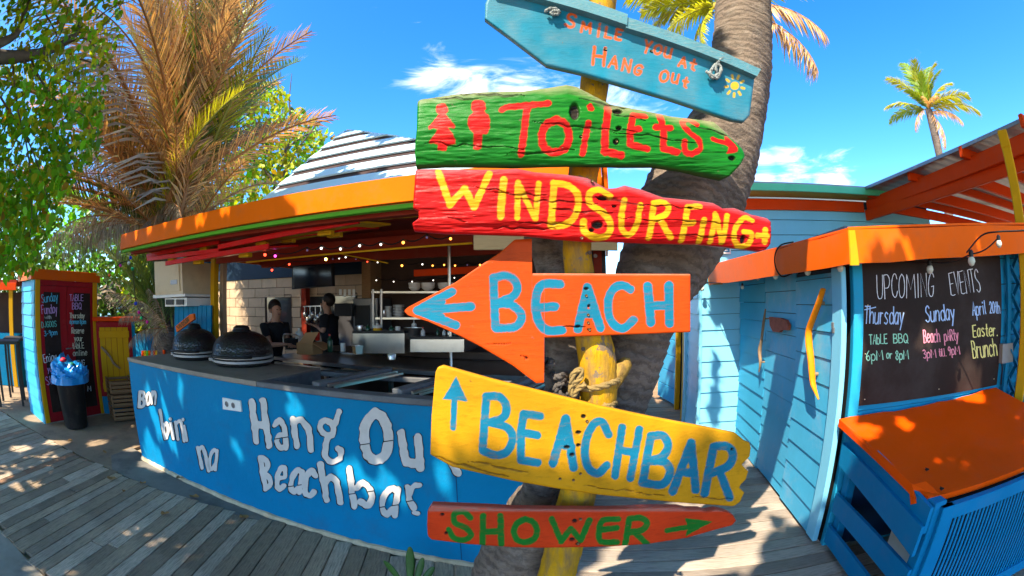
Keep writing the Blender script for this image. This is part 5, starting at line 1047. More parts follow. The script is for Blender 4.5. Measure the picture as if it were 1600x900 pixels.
dbox(MB(), uB, uC, -.01, .015, .03, 1.76).build('door_core', M_navy, d1); dbox(MB(), uC, uD_, -.015, .002, .03, 1.80).build('door_core', M_navy, d2)  # dark cores; shade in the gaps between boards put into their colour
dbox(MB(), -.02, uE, -.012, .012, 1.81, 1.99).build('dark_gap_fill', M_navy, shd)  # dark strip under the awning; the gap's shade put into its colour
dbox(MB(), .0, uE, -.06, -.03, -.04, 1.98).build('wall_core', M_dark, shd)  # dark sheet that paints the shadow lines between the wall boards
dp = lambda x, y, w=.07: (lambda q: D0+DV*q[0]+FD.w*w+Vector((0, 0, q[1])))(FD.px(x, y, w))
hd = MB(); pts = [(1286, 452), (1279, 474), (1270, 498), (1264, 516), (1264, 536), (1267, 560), (1269, 585), (1271, 602), (1279, 624)]
ws = [.022, .026, .027, .028, .030, .028, .026, .022, .006]
PH = [dp(x, y, .085) for x, y in pts]; PH2 = [Vector(p) for p in catmull(PH, 4)]; hd.tube(PH2, list(np.interp(np.linspace(0, 8, len(PH2)), range(9), ws)), 10, squash=.6)
hd.build('handle', paint('bright_orange_handle', (.90, .26, .006), rough=.4, bump=.3), d1, smooth=60)
for p in (PH[1], PH[6]): MB().tube([p, p-FD.w*.07], .012, 8).build('peg', M_drift, d1)
PS = [Vector(p) for p in catmull([dp(x, y, .075) for x, y in ((1196, 483), (1193, 505), (1190, 530), (1187, 548), (1188, 566), (1186, 581))], 4)]
MB().tube(PS, list(np.interp(np.linspace(0, 5, len(PS)), range(6), (.008, .014, .014, .02, .015, .006))), 8, jit=.15).build('handle', M_drift, d2, smooth=60)
for x, y in ((1194, 498), (1188, 566)): p = dp(x, y, .07); MB().tube([p, p-FD.w*.06], .008, 6).build('peg', M_drift, d2)
MB().prism([dp(x, y, .035) for x, y in ((1206, 495), (1224, 497), (1232, 500), (1236, 508), (1235, 516), (1225, 515), (1222, 519), (1212, 518), (1207, 508))], FD.w*.028).build('worn_block', mat('flaking_red_block', (.34, .09, .05), rough=.8, var=.3, scale=20, bump=.6, chip=(.5, .38, .28), chip_amt=.9), d2)
for x, y in ((1302, 508), (1303, 516)): 
    p = dp(x, y, .05); MB().box(p, (.03, .02, .035), rD, .004).build('latch', M_grey, d1)
nl = MB().lathe(Vector((0, 0, 0)), [(.0045, 0), (.004, .002), (.001, .003)], 6).build('nail', M_screw, d1)
nl.location = D0+DV*(uB+.04)+FD.w*.048+Vector((0, 0, .12))-d1.location; nl.rotation_euler = FD.w.to_track_quat('Z', 'Y').to_euler()
for d_, ua, ub, w_ in ((d1, uB+.045, uC-.04, .044), (d2, uC+.04, uD_-.03, .030)):
    for k in range(10):
        for u_ in (ua, ub): o = inst(nl, 'nail', d_, D0+DV*(u_+random.uniform(-.01, .01))+FD.w*w_+Vector((0, 0, .115+k*.168+random.uniform(-.01, .01)))-d_.location, nl.rotation_euler)
# blackboard wall
FB = Frame(1.95, 1.985, .94, -.34)
siding(shd, FB.p(.06, -.01, 0), FB.p(2.6, -.01, 0), -.04, 1.93, paint('shed_front_blue', (.012, .28, .50), rough=.38), out=FB.w, off=.06, h=.178)
fbox(MB(), FB, .0, .075, -.03, .035, -.04, 1.93, .005).build('corner_post', paint('post_blue', (.02, .34, .56)), shd)
fbox(MB(), FB, .05, 2.6, -.08, -.04, -.04, 1.93).build('wall_core', M_dark, shd)
bbq = fq(FB, [(1343, 412), (1561, 400), (1556, 601), (1337, 634)], .022)
bd = thing('blackboard', 'large chalk blackboard headed Upcoming Events on the blue shed wall', 'blackboard', (bbq[0]+bbq[2])/2)
M_chalkb = mat('chalkboard', (.026, .016, .013), rough=.55, spec=.12, var=.3, scale=2, bump=.05, dirt=(.10, .085, .08), dirt_amt=.3, dirt_scale=2.2)
MB().prism(bbq, FB.w*.012).build('panel', M_chalkb, bd)
M_ch = {k: mat('chalk_'+k, c, rough=.9, var=.15, scale=40, bump=0) for k, c in dict(white=(.75, .76, .8), blue=(.42, .58, .85), green=(.34, .72, .50), pink=(.85, .30, .38), yellow=(.85, .75, .25), cyan=(.10, .50, .72), teal=(.12, .52, .45), violet=(.52, .32, .68), cream=(.62, .62, .48), grey=(.4, .42, .42)).items()}
surfB = lambda x, y: fq(FB, [(x, y)], .035)[0]
random.seed(12)
for (txt, x0, y0, x1, y1, h, c, r) in [('UPCOMING', 1370, 467, 1459, 464, 37, 'white', .55), ('EVENTS', 1484, 462, 1530, 456, 36, 'white', .55), ('Thursday', 1351, 505, 1412, 507, 27, 'blue', .85), ('Sunday', 1446, 503, 1491, 500, 25, 'blue', .85), ('April', 1519, 493, 1540, 491, 21, 'blue', .75), ('20th', 1546, 490, 1562, 489, 18, 'blue', .7),
    ('TAbLE', 1358, 538, 1386, 537, 15, 'green', .75), ('BBQ', 1396, 536, 1418, 535, 14, 'green', .75), ('6pM', 1353, 564, 1379, 562, 15, 'green', .75), ('or', 1385, 560, 1394, 560, 12, 'green', .75), ('8pM', 1399, 562, 1419, 561, 14, 'green', .75),
    ('Beach', 1443, 536, 1468, 534, 20, 'pink', .8), ('pARty', 1475, 533, 1497, 531, 17, 'pink', .75), ('3pM', 1442, 560, 1462, 558, 13, 'pink', .75), ('tiLL', 1467, 557, 1478, 556, 12, 'pink', .7), ('9pM', 1481, 555, 1499, 553, 13, 'pink', .75), ('Easter.', 1520, 527, 1559, 524, 19, 'yellow', .85), ('Brunch', 1519, 560, 1557, 556, 27, 'yellow', .85)]:
    mb = MB(); ribbon(mb, write(txt, x0, y0, x1, y1, h), r, surfB, FB.w); mb.build('chalk_lettering', M_ch[c], bd)
mb = MB(); ribbon(mb, [[(1351, 484), (1368, 480)]], .9, surfB, FB.w); mb.build('chalk_lettering', M_ch['blue'], bd)
for x, y in ((1356, 477), (1352, 553), (1351, 624), (1467, 608), (1553, 592)): p = surfB(x, y); MB().lathe(p, [(.005, 0), (.004, .003), (.001, .004)], 6, FB.w.to_track_quat('Z', 'Y').to_matrix()).build('pin', M_beige, bd)
sw = thing('switch_box', 'small grey switch box with two cables right of the blackboard', 'switch box', surfB(1569, 550))
MB().prism(fq(FB, [(1561, 537), (1577, 535), (1577, 564), (1560, 567)], .03), FB.w*.05).build('box', mat('grey_box', (.28, .27, .26), rough=.5, bump=.1), sw)
for x in (1565, 1571): P = [fq(FB, [(x+math.sin(i)*1.0, 566+i*7)], .05)[0] for i in range(6)]; MB().tube(P, .006, 6).build('cable', M_black, sw)
# lattice right of the wall
lt = thing('lattice_screen', 'blue diagonal lattice screen at the right edge beside the blackboard wall', 'lattice', FB.p(2.2, .05, 1))
u0, u1, z0, z1 = FB.px(1579, 500, .06)[0], FB.px(1599, 500, .06)[0]+.8, .6, 1.86
fbox(MB(), FB, u0-.05, u0, .045, .075, z0, z1, .004).build('frame', M_blue, lt)
k = 0; s = .19
while u0+k*s < u1+1.3:
    for sg_, w_ in ((1, .05), (-1, .064)):
        a, b = (u0+k*s-1.26, z0), (u0+k*s, z1)
        if sg_ < 0: a, b = (u0+k*s-1.26, z1), (u0+k*s, z0)
        pa, pb = Vector(a), Vector(b)
        # clip to the frame
        f0 = max(0, (u0-pa.x)/(pb.x-pa.x)); f1 = min(1, (u1-pa.x)/(pb.x-pa.x))
        if f1-f0 > .05: qa, qb = pa.lerp(pb, f0), pa.lerp(pb, f1); MB().bar3(FB.p(qa.x, w_, qa.y), FB.p(qb.x, w_, qb.y), .012, .045, up=FB.w).build('lath', M_blue, lt)
    k += 1

# awning board
aw = thing('awning', 'bent orange awning board along the shed above the doors and blackboard', 'awning', at_r(1325, 390, 2.5))
L0, L1, C0, C1 = at_r(1103, 417, 4.87), at_r(1108, 445, 4.87), at_r(1325, 360, 2.5), at_r(1328, 413, 2.5)
R0, R1 = at_r(1600, 352, 3.5), at_r(1600, 396, 3.5)
M_awn = paint('awning_orange', (.92, .13, .001), rough=.35, var=.08, bump=.1)
def strip(a0, a1, b0, b1, n, th, m, name, par, bow=.006):
    mb = MB(); vs = []
    for i in range(n+1):
        f = i/n; t, b_ = a0.lerp(b0, f), a1.lerp(b1, f); t = t+Vector((0, 0, random.uniform(-bow, bow))); b_ = b_+Vector((0, 0, random.uniform(-bow, bow))); nn = Vector(th)
        vs += [t, b_, b_+nn, t+nn]
    fs = [(i*4+k, i*4+(k+1) % 4, (i+1)*4+(k+1) % 4, (i+1)*4+k) for i in range(n) for k in range(4)]+[(0, 1, 2, 3), tuple(n*4+k for k in range(4))]
    return mb.add(vs, fs).build(name, m, par)
strip(L0, L1, C0-DV*.01, C1-DV*.01, 9, (.02, 0, 0), M_awn, 'board', aw)
RX0, RX1 = R0+(R0-C0)*.8, R1+(R1-C1)*.8
strip(C0, C1, RX0, RX1, 10, (0, .02, 0), M_awn, 'board', aw)
MB().prism([L1-Vector((.003, 0, 0)), L0-Vector((.003, 0, 0)), L0+Vector((.2, -.05, .0)), L1+Vector((.14, -.05, -.0))], (0, -.012, 0)).build('sunlit_end', M_yellow, aw)  # yellow end piece; sun on the orange board put into its colour
MB().prism([L0+Vector((.02, 0, .004)), C0+Vector((.01, 0, .004)), FB.p(.1, -.1, 1.90), I0+FI.u*.5+Vector((0, 0, 1.90))], (0, 0, .012)).build('roof_sheet', M_awn, aw)
MB().prism([C0+Vector((.0, 0, .006)), RX0+Vector((0, 0, .006)), FB.p(3.2, -.4, 1.93), FB.p(.1, -.4, 1.93)], (0, 0, .012)).build('roof_sheet', M_awn, aw)
MB().prism([C0+Vector((-.004, -.008, 0)), C1+Vector((-.004, -.008, -.006)), C1+Vector((.05, -.03, -.006)), C0+Vector((.035, -.025, 0))], (0, .006, 0)).build('sunlit_corner', M_yellow, aw)  # yellow strip; sunlight on the orange corner put into its colour
P = [at_r(x, y, 3.15-(x-1170)*.0) for x, y in catmull([(1228, 380), (1218, 384), (1211, 398), (1213, 418), (1222, 432), (1236, 430)], 5)]
MB().tube([at_r(x, y, 3.25) for x, y in catmull([(1240, 378), (1220, 383), (1211, 398), (1212, 418), (1222, 432), (1238, 427)], 5)], .006, 6).build('cable_loop', M_black, aw)
def gl(name, lab, pts, off=.012):
    o = thing(name, lab, 'string lights', at_r(pts[0][0], pts[0][1], pts[0][2]))
    cb = []
    for i, (x, y, r, s) in enumerate(pts): cb.append(at_r(x, y-11, r))
    P = []
    for i in range(len(cb)-1):
        for k in range(6): f = k/6; P.append(cb[i].lerp(cb[i+1], f)-Vector((0, 0, .02*math.sin(math.pi*f))))
    MB().tube(P+[cb[-1]], .0045, 5).build('cable', M_black, o)
    for x, y, r, s in pts:
        p = at_r(x, y, r); q = s/FPX*(p-CAMP).length
        MB().lathe(p+Vector((0, 0, q*.7)), [(q*.62, 0), (q*.66, q*1.1), (q*.3, q*1.5), (.001, q*1.5)], 10).build('holder', M_black, o)
        MB().lathe(p, [(.0005, -q), (q*.6, -q*.8), (q, -q*.1), (q*.85, q*.5), (q*.5, q*.95), (.0005, q)], 12).build('bulb', mat('frosted_bulb', (.62, .66, .55), rough=.25, var=.05, bump=0), o, smooth=True)
gl('string_lights', 'white globe bulbs under the left run of the orange awning board', [(1097, 451, 4.8, 4), (1160, 449, 4.2, 3), (1184, 434, 3.9, 4), (1212, 432, 3.4, 4.6), (1262, 425, 3.0, 5.5), (1313, 419, 2.7, 6)])
gl('string_lights', 'white globe bulbs in front of the blackboard and awning corner', [(1373, 408, 2.9, 5.5), (1453, 421, 3.0, 6.5), (1518, 408, 2.75, 7), (1561, 381, 2.7, 5.5)])
MB().tube([at_r(x, y, 2.72) for x, y in catmull([(1510, 395), (1534, 368), (1560, 362), (1600, 360), (1640, 352)], 5)], .005, 5).build('cable', M_black, bpy.data.objects['string_lights.004'] if 'string_lights.004' in bpy.data.objects else aw)

# ---------------------------------------------------------------- slatted cabinet with orange lid
BK = Vector((1.975, 1.90, 0)); FN = Vector((1.72, .945, 0)); cdv = (BK-FN).normalized(); FR = Vector((.93, -.36, 0)).normalized(); LO = Vector((-cdv.y, cdv.x, 0))
cab = thing('slatted_cabinet', 'blue slatted outdoor cabinet with a sagging orange lid in front of the blackboard', 'cabinet', (BK+FN)/2)
FL = Frame(FN.x, FN.y, cdv.x, cdv.y); FL.w = LO
Fl_px = lambda x, y, w=0.0: (lambda q: FN+cdv*q[0]+LO*w+Vector((0, 0, q[1])))(FL.px(x, y, w))
M_cab = paint('cabinet_blue', (.004, .20, .42), rough=.45, var=.12); M_lid = paint('lid_orange', (.95, .088, .001), rough=.45, var=.10, bump=.12, dirt_amt=.15)
lb = FL.px(1472, 790)[1]
MB().box(FN+cdv*.035+Vector((0, 0, .41))+FR*.0, (.08, .08, .66), Matrix((cdv, LO, Vector((0, 0, 1)))).transposed(), .005).build('corner_post', M_cab, cab)
LC = (BK-FN).length
MB().box(FN+cdv*(LC-.04)+Vector((0, 0, .44)), (.08, .06, .8), Matrix((cdv, LO, Vector((0, 0, 1)))).transposed(), .005).build('corner_post', M_cab, cab)
def lrail(z0a, z1a, z0b, z1b, w, name='rail', e0=0.0, e1=None):   # from front post to back post
    e1 = LC if e1 is None else e1
    a, b = FN+cdv*e0+LO*w, FN+cdv*e1+LO*w; MB().prism([a+Vector((0, 0, z0a)), a+Vector((0, 0, z1a)), b+Vector((0, 0, z1b)), b+Vector((0, 0, z0b))], LO*.022).build(name, M_cab, cab)
lrail(.60, .725, .72, .85, .045, 'rail'); lrail(.49, .64, .60, .74, .068, 'rail')
lrail(.28, .41, .28, .41, .045, 'rail'); lrail(.06, .18, .06, .18, .045, 'rail')
MB().prism([FN+cdv*.25-LO*.25+Vector((0, 0, .08)), FN+cdv*.62-LO*.25+Vector((0, 0, .08)), FN+cdv*.62-LO*.25+Vector((0, 0, .60)), FN+cdv*.25-LO*.25+Vector((0, 0, .60))], LO*.02).build('white_panel', M_white, cab)
MB().prism([FN+cdv*.0-LO*.8+Vector((0, 0, .04)), FN+cdv*LC-LO*.8+Vector((0, 0, .04)), FN+cdv*LC-LO*.8+Vector((0, 0, .6)), FN+cdv*.0-LO*.8+Vector((0, 0, .6))], LO*.02).build('inner_wall', M_cab, cab)
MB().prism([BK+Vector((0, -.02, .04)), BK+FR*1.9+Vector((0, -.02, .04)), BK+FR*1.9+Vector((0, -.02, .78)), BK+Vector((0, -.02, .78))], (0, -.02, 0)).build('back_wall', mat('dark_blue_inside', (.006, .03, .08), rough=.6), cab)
FO = Vector((FR.y, -FR.x, 0))
MB().box(FN+FR*.95+FO*.01+Vector((0, 0, .685)), (1.9, .045, .07), Matrix((FR, FO, Vector((0, 0, 1)))).transposed(), .004).build('top_rail', M_cab, cab)
MB().box(FN+FR*.95+FO*.01+Vector((0, 0, .11)), (1.9, .045, .07), Matrix((FR, FO, Vector((0, 0, 1)))).transposed(), .004).build('bottom_rail', M_cab, cab)
MB().box(FN+FR*.04+FO*.012+Vector((0, 0, .40)), (.08, .046, .64), Matrix((FR, FO, Vector((0, 0, 1)))).transposed(), .004).build('stile', M_cab, cab)
MB().box(FN+FR*.95-FO*.06+Vector((0, 0, .40)), (1.86, .02, .6), Matrix((FR, FO, Vector((0, 0, 1)))).transposed()).build('dark_backing', M_dark, cab)  # sheet added behind the slats; shade between them put into its colour
sl0 = MB().box(Vector((0, 0, 0)), (.0165, .008, .51), None, .002).build('slat', M_cab); sl0.parent = cab
ang = math.atan2(FR.y, FR.x)
for i in range(58):
    p = FN+FR*(.098+i*.0305)+FO*.012+Vector((0, 0, .397)); o = sl0 if i == 0 else inst(sl0, 'slat', cab)
    o.location = p-cab.location; o.rotation_euler = (random.uniform(-.005, .005), random.uniform(-.006, .006), ang+random.uniform(-.06, .06))
# the lid: sagging sheet with folded front corner
A = at_plane(1312, 655, FB.o+FB.w*.05, FB.w); B2 = at_plane(1556, 606, FB.o+FB.w*.05, FB.w); Dc = at_z(1452, 778, .742); t_c = 1.55
Cc = Dc+FR*t_c+Vector((0, 0, .01))
lid = MB(); n = 18; vs = []
for j in range(n+1):
    for i in range(n+1):
        u, v = i/n, j/n; p = A.lerp(B2, u).lerp(Dc.lerp(Cc, u), v)
        p = p+Vector((0, 0, -.035*math.sin(math.pi*v)*(.6+.4*math.sin(u*5))*(1-.2*u) + .004*math.sin(u*9+v*3)*(1-v) - .01*math.sin(math.pi*u*1)*v)); 
        if j == 0: p = p+Vector((0, 0, .004*math.sin(u*15)+.003*math.sin(u*37)))
        vs.append(p)
fs = [(j*(n+1)+i, j*(n+1)+i+1, (j+1)*(n+1)+i+1, (j+1)*(n+1)+i) for j in range(n) for i in range(n)]
lo_ = len(vs); vs2 = [p-Vector((0, 0, .028)) for p in vs]; fs += [tuple(k+lo_ for k in f[::-1]) for f in fs]
bl = [i for i in range(n+1)]+[j*(n+1)+n for j in range(1, n+1)]+[n*(n+1)+i for i in range(n-1, -1, -1)]+[j*(n+1) for j in range(n-1, 0, -1)]
fs += [(bl[k], bl[(k+1) % len(bl)], bl[(k+1) % len(bl)]+lo_, bl[k]+lo_) for k in range(len(bl))]
lid.add(vs+vs2, fs).build('lid', M_lid, cab, smooth=35)
f0 = at_z(1425, 757, .765); f1 = at_z(1428, 787, .70); f2 = at_z(1473, 776, .735); f3 = at_z(1447, 752, .775)
MB().prism([f0, f1, f2, f3], (.0, .02, -.012)).build('folded_corner', M_lid, cab)
ea = A+Vector((-.006, 0, .002)); MB().prism([ea, f0, f1+Vector((0, 0, .02)), ea-Vector((0, 0, .045))], (.012, 0, 0)).build('folded_edge', M_lid, cab)
for x, y in ((1448, 735), (1471, 765)): p = at_z(x, y, .77 if y < 750 else .752); MB().prism([p+Vector((-.012, -.006, 0)), p+Vector((.010, -.010, .002)), p+Vector((.004, .016, .004)), p+Vector((-.006, .010, .003))], (0, 0, .006)).build('tear', M_dark, cab)

# ---------------------------------------------------------------- pergola
pg = thing('pergola', 'orange beamed pergola with a corrugated metal roof, upper right', 'pergola', (4.6, 3, 0))
def pz(x, y, z): return at_z(x, y, z)
def ext(p, q, f0, f1): d = q-p; return p-d*f0, q+d*f1
a0, a1 = ext(pz(1356, 322, 2.66), pz(1572, 236, 2.66), 0, .6); a1.z = a0.z
MB().bar3(a0, a1, .05, .15, bev=.005).build('beam', M_redor, pg)
b0, b1 = ext(pz(1316, 346, 2.545), pz(1575, 258, 2.545), 0.02, .6); 
MB().bar3(b0+Vector((.09, 0, 0)), b1+Vector((.09, 0, 0)), .05, .13, bev=.005).build('beam', M_redor, pg)
pgd = (a1-a0).normalized(); pgx = Vector((-pgd.y, pgd.x, 0)); pgx = pgx if pgx.x > 0 else -pgx
for (x, y) in [(1361, 302), (1425, 275), (1506, 238), (1600, 190), (1700, 120)]:
    e = pz(x, y, 2.765); e.z = 2.765; MB().bar3(e-pgx*.06, e+pgx*3.6+Vector((0, 0, -.22)), .05, .10, bev=.004).build('rafter', M_redor, pg)
for f in (.02, .22, .42, .62, .82): e = a0.lerp(a1, f)+Vector((.1, 0, .0)); MB().bar3(e, e+pgx*3.4+Vector((0, 0, -.2)), .05, .12, bev=.004).build('joist', M_redor, pg)
# corrugated sheet
s0 = pz(1360, 291, 2.80); s1 = pz(1522, 222, 2.80); sd = (s1-s0).normalized(); mb = MB(); nn = 130; vs = []
s0 = s0-sd*.3
for i in range(nn+1):
    z = .006*math.sin(i*math.pi/2.0+.8)
    for w_ in (0, 3.9): vs.append(s0+sd*(i*.04)+pgx*w_+Vector((0, 0, z-.0-.055*w_)))
mb.add(vs, [(2*i, 2*i+1, 2*i+3, 2*i+2) for i in range(nn)])
cs = mb.build('corrugated_sheet', mat('corrugated_metal', (.30, .29, .28), rough=.4, metal=.5, var=.15, bump=.05, dirt=(.2, .1, .05), dirt_amt=.3), pg)
MB().bar3(s0-pgx*.01, s0+sd*5.2-pgx*.01, .012, .035, bev=.002).build('edge_flashing', M_grey, pg)
md = cs.modifiers.new('thickness', 'SOLIDIFY'); md.thickness = .003
pt0 = at_r(1579, 260, 3.62); pt0 = Vector((pt0.x, pt0.y, 0)); MB().box(pt0+Vector((0, 0, 1.30)), (.09, .09, 2.70), Matrix.Rotation(.3, 3, 'Z'), .008).build('post', M_yellow, pg)
MB().box(pt0+Vector((0, 0, 2.60)), (.10, .095, .13), Matrix.Rotation(.3, 3, 'Z'), .006).build('post_cap', M_yellow, pg)
MB().box(Vector((6.9, 3.2, 1.25)), (.1, .1, 2.5), None, .006).build('post', M_yellow, pg)
# a yellow wall and greenery behind the lattice
yw = thing('yellow_fence', 'bright yellow and green fence seen through the lattice', 'fence', FB.p(3.2, -.4, .9))
for i in range(8): fbox(MB(), FB, 2.62+i*.20, 2.62+i*.20+.19, -.35, -.32, -.03, 1.75, .004).build('board', M_yellow if i % 2 == 0 else M_green, yw)

# ================================================================ left: chalk kiosk and what stands round it
K0, K1 = Vector((-6.29, 3.02, 0)), Vector((-6.09, 4.22, 0)); FK = Frame(K0.x, K0.y, K1.x-K0.x, K1.y-K0.y)
ks = thing('chalk_kiosk', 'tall narrow kiosk with orange top, yellow posts and dark red chalkboard doors', 'kiosk', (K0+K1)/2+Vector((-.4, 0, 0)))
ku = lambda x: FK.px(x, 550)[0]; LK = (K1-K0).length; ZT = 1.93
kw = Vector((-.985, .17, 0)).normalized(); KB = K0+kw*.95
wo_ = Vector((-kw.y, kw.x, 0)); wo_ = wo_ if wo_.y < 0 else -wo_
siding(ks, K0, KB, -.03, ZT, M_side2, out=wo_, off=.0, h=.165, name='siding_board')
siding(ks, K1, K1+kw*.95, -.03, ZT, M_side2, out=-wo_, off=.0, h=.165)
fbox(MB(), FK, .01, LK-.01, -.06, -.03, -.03, ZT).build('wall_core', M_dark, ks)
fbox(MB(), FK, .0, .085, -.02, .03, -.02, ZT, .004).build('post', M_yellow, ks); fbox(MB(), FK, LK-.085, LK, -.02, .03, -.02, ZT, .004).build('post', M_yellow, ks)
M_kred = paint('kiosk_dark_red', (.34, .014, .02), rough=.45)
fbox(MB(), FK, .087, LK-.087, -.02, .01, 1.86, ZT).build('door_head', M_kred, ks)
mid = LK/2
for (u0, u1, side) in ((.089, mid-.004, 0), (mid+.004, LK-.089, 1)):
    dd_ = fbox(MB(), FK, u0, u1, -.02, .015, .0, 1.855, .003).build('door', M_kred, ks); o0 = .07 if side == 0 else .13; o1 = .13 if side == 0 else .05
    dd_['label'] = 'left dark red door with chalkboard' if side == 0 else 'right dark red door with chalkboard'
    fbox(MB(), FK, u0+o0, u1-o1, .015, .020, .13, 1.77, .001).build('chalkboard', M_chalkb, dd_)
    surfK = lambda x, y: fq(FK, [(x, y)], .0215)[0]
    T = [('Sunday', 65, 473, 90, 470, 13, 'cyan'), ('Funday', 65, 491, 89, 489, 14, 'violet'), ('with', 70, 498, 80, 498, 5, 'grey'), ('DJGOOS', 65, 512, 88, 510, 9, 'teal'), ('3-9pm', 69, 525, 89, 523, 8, 'cyan'), ('Enjoy', 68, 567, 88, 563, 13, 'white'), ('your', 74, 581, 88, 580, 9, 'violet'), ('Stay', 72, 602, 90, 598, 13, 'violet')] if side == 0 else \
        [('TABLE', 109, 470, 130, 470, 10, 'violet'), ('BBQ', 113, 483, 127, 483, 10, 'violet'), ('Thursday', 109, 497, 132, 497, 8, 'cream'), ('6pmor8pm', 109, 506, 134, 506, 7, 'cyan'), ('Reserve', 112, 521, 131, 521, 9, 'cream'), ('your', 116, 533, 129, 533, 9, 'cream'), ('tAbLE', 113, 545, 131, 544, 9, 'cream'), ('online', 114, 556, 136, 555, 9, 'cream'), ('KING', 117, 571, 132, 570, 8, 'white'), ('M', 137, 611, 142, 611, 8, 'white')]
    for (txt, x0, y0, x1, y1, h, c) in T: mb = MB(); ribbon(mb, write(txt, x0, y0, x1, y1, h), .48, surfK, FK.w); mb.build('chalk_lettering', M_ch[c], dd_)
hp = fq(FK, [(103, 545), (112, 544)], .04); MB().bar3(hp[0], hp[1], .015, .015).build('latch', M_steel, ks)
fbox(MB(), FK, -.06, LK+.05, .012, .045, ZT, 2.07, .004).build('top_fascia', M_orange, ks)
q = K0-FK.u*.06+FK.w*.02; MB().prism([q+Vector((0, 0, ZT)), q+kw*1.06+Vector((0, 0, ZT)), q+kw*1.06+Vector((0, 0, 2.07)), q+Vector((0, 0, 2.07))], wo_*.025).build('side_fascia', M_orange, ks)
MB().prism([K0+Vector((0, 0, 2.05)), K1+Vector((0, 0, 2.05)), K1+kw*.95+Vector((0, 0, 2.05)), KB+Vector((0, 0, 2.05))], (0, 0, .015)).build('roof', M_orange, ks)
MB().prism([K0+FK.w*.04+Vector((0, 0, -.03)), K1+FK.w*.04+Vector((0, 0, -.03)), K1+FK.w*.04+Vector((0, 0, .0)), K0+FK.w*.04+Vector((0, 0, .0))], -FK.w*.05).build('plinth', M_conc, ks)
# bin and bag
bc = at_z(120, 666, 0); bn = thing('rubbish_bin', 'black plastic rubbish bin in front of the chalk kiosk', 'bin', bc)
MB().lathe(bc, [(.0, 0), (.185, 0), (.20, .03), (.245, .60), (.255, .62), (.262, .66), (.275, .665), (.275, .70), (.255, .71), (.24, .70), (.19, .05), (0, .05)], 26).build('tub', mat('bin_plastic', (.015, .015, .016), rough=.35, var=.1, bump=.1, dirt=(.12, .1, .08), dirt_amt=.4), bn, smooth=40)
bg_ = thing('bin_bag', 'bright blue crumpled bin bag bulging out of the black bin', 'bag', bc+Vector((0, 0, .7)))
mb = MB(); nu, nv = 40, 22; vs = []
for j in range(nv+1):
    for i in range(nu):
        th = 2*math.pi*i/nu; v = j/nv; r = .30*math.cos(max(v-.12, 0)*1.5)**.7+.02; z = .60+.10*min(v/.12, 1)+max(v-.12, 0)*.17
        k = float(vnoise(math.cos(th)*3+5, math.sin(th)*3+v*3, 4))-.5; k2 = float(vnoise(math.cos(th)*8+5, math.sin(th)*8+v*9, 5))-.5
        z += v*.12*max(0, math.cos(th-3.4)); k3 = float(vnoise(math.cos(th)*17+5, math.sin(th)*17+v*29, 6))-.5; r *= 1+.20*k+.14*k2+.07*k3; z += (.10*k+.05*k2+.02*k3)*(v > .1); vs.append(bc+Vector((math.cos(th)*r, math.sin(th)*r, z)))
fs = [(j*nu+i, j*nu+(i+1) % nu, (j+1)*nu+(i+1) % nu, (j+1)*nu+i) for j in range(nv) for i in range(nu)]+[tuple(nv*nu+i for i in range(nu))]
mb.add(vs, fs).build('film', mat('blue_plastic_film', (.02, .30, .72), rough=.25, var=.2, scale=6, bump=.5, bscale=14), bg_, smooth=25)
for (dx, dy, dz, c) in ((-.14, -.16, .80, (.55, .55, .03)), (.05, -.12, .90, (.6, .02, .04)), (.14, -.02, .84, (.02, .2, .12))):
    MB().lathe(bc+Vector((dx, dy, dz)), [(0, -.03), (.05, -.02), (.065, 0), (.03, .03), (0, .035)], 9).build('litter', mat('litter_%d' % int(c[0]*100), c, rough=.4), bg_, smooth=True)
# yellow cupboard beside the kiosk
c0, c1 = at_r(153, 560, 7.35), at_r(208, 560, 7.35); FC = Frame(c0.x, c0.y, c1.x-c0.x, c1.y-c0.y); LCb = math.hypot(c1.x-c0.x, c1.y-c0.y)
cbd = thing('cupboard', 'yellow doored cupboard with red frame, orange top and driftwood handle beside the kiosk', 'cupboard', (c0+c1)/2-Vector((0, 0, (c0.z+c1.z)/2)))
fbox(MB(), FC, 0, LCb, -.5, -.005, .26, 1.36).build('carcass', M_kred, cbd); fbox(MB(), FC, 0, LCb, -.45, -.02, -.03, .26).build('plinth', M_blue, cbd)
fbox(MB(), FC, 0, LCb, -.004, .01, .26, 1.36, .003).build('frame', M_kred, cbd)
for i in range(5): w = (LCb-.12)/5; fbox(MB(), FC, .06+i*w, .06+i*w+w-.006, .011, .03, .33, 1.28, .003).build('door_board', M_yellow, cbd)
for z in (.42, 1.18): fbox(MB(), FC, .05, LCb-.05, .031, .05, z-.05, z+.05, .004).build('batten', M_yellow, cbd)
hpts = [(158, 542), (166, 550), (172, 557), (177, 567), (183, 572), (188, 576)]
MB().tube([FC.p(*((lambda q: (q[0], .07, q[1]))(FC.px(x, y, .07)))) for x, y in hpts], [.018, .022, .02, .022, .02, .014], 8, jit=.2).build('handle', M_drift, cbd, smooth=60)
fbox(MB(), FC, -.06, LCb+.28, -.5, .10, 1.37, 1.43, .005).build('top', M_redor, cbd)
fbox(MB(), FC, LCb+.005, LCb+.06, -.3, .02, -.03, 1.36, .003).build('side_post', M_blue, cbd)
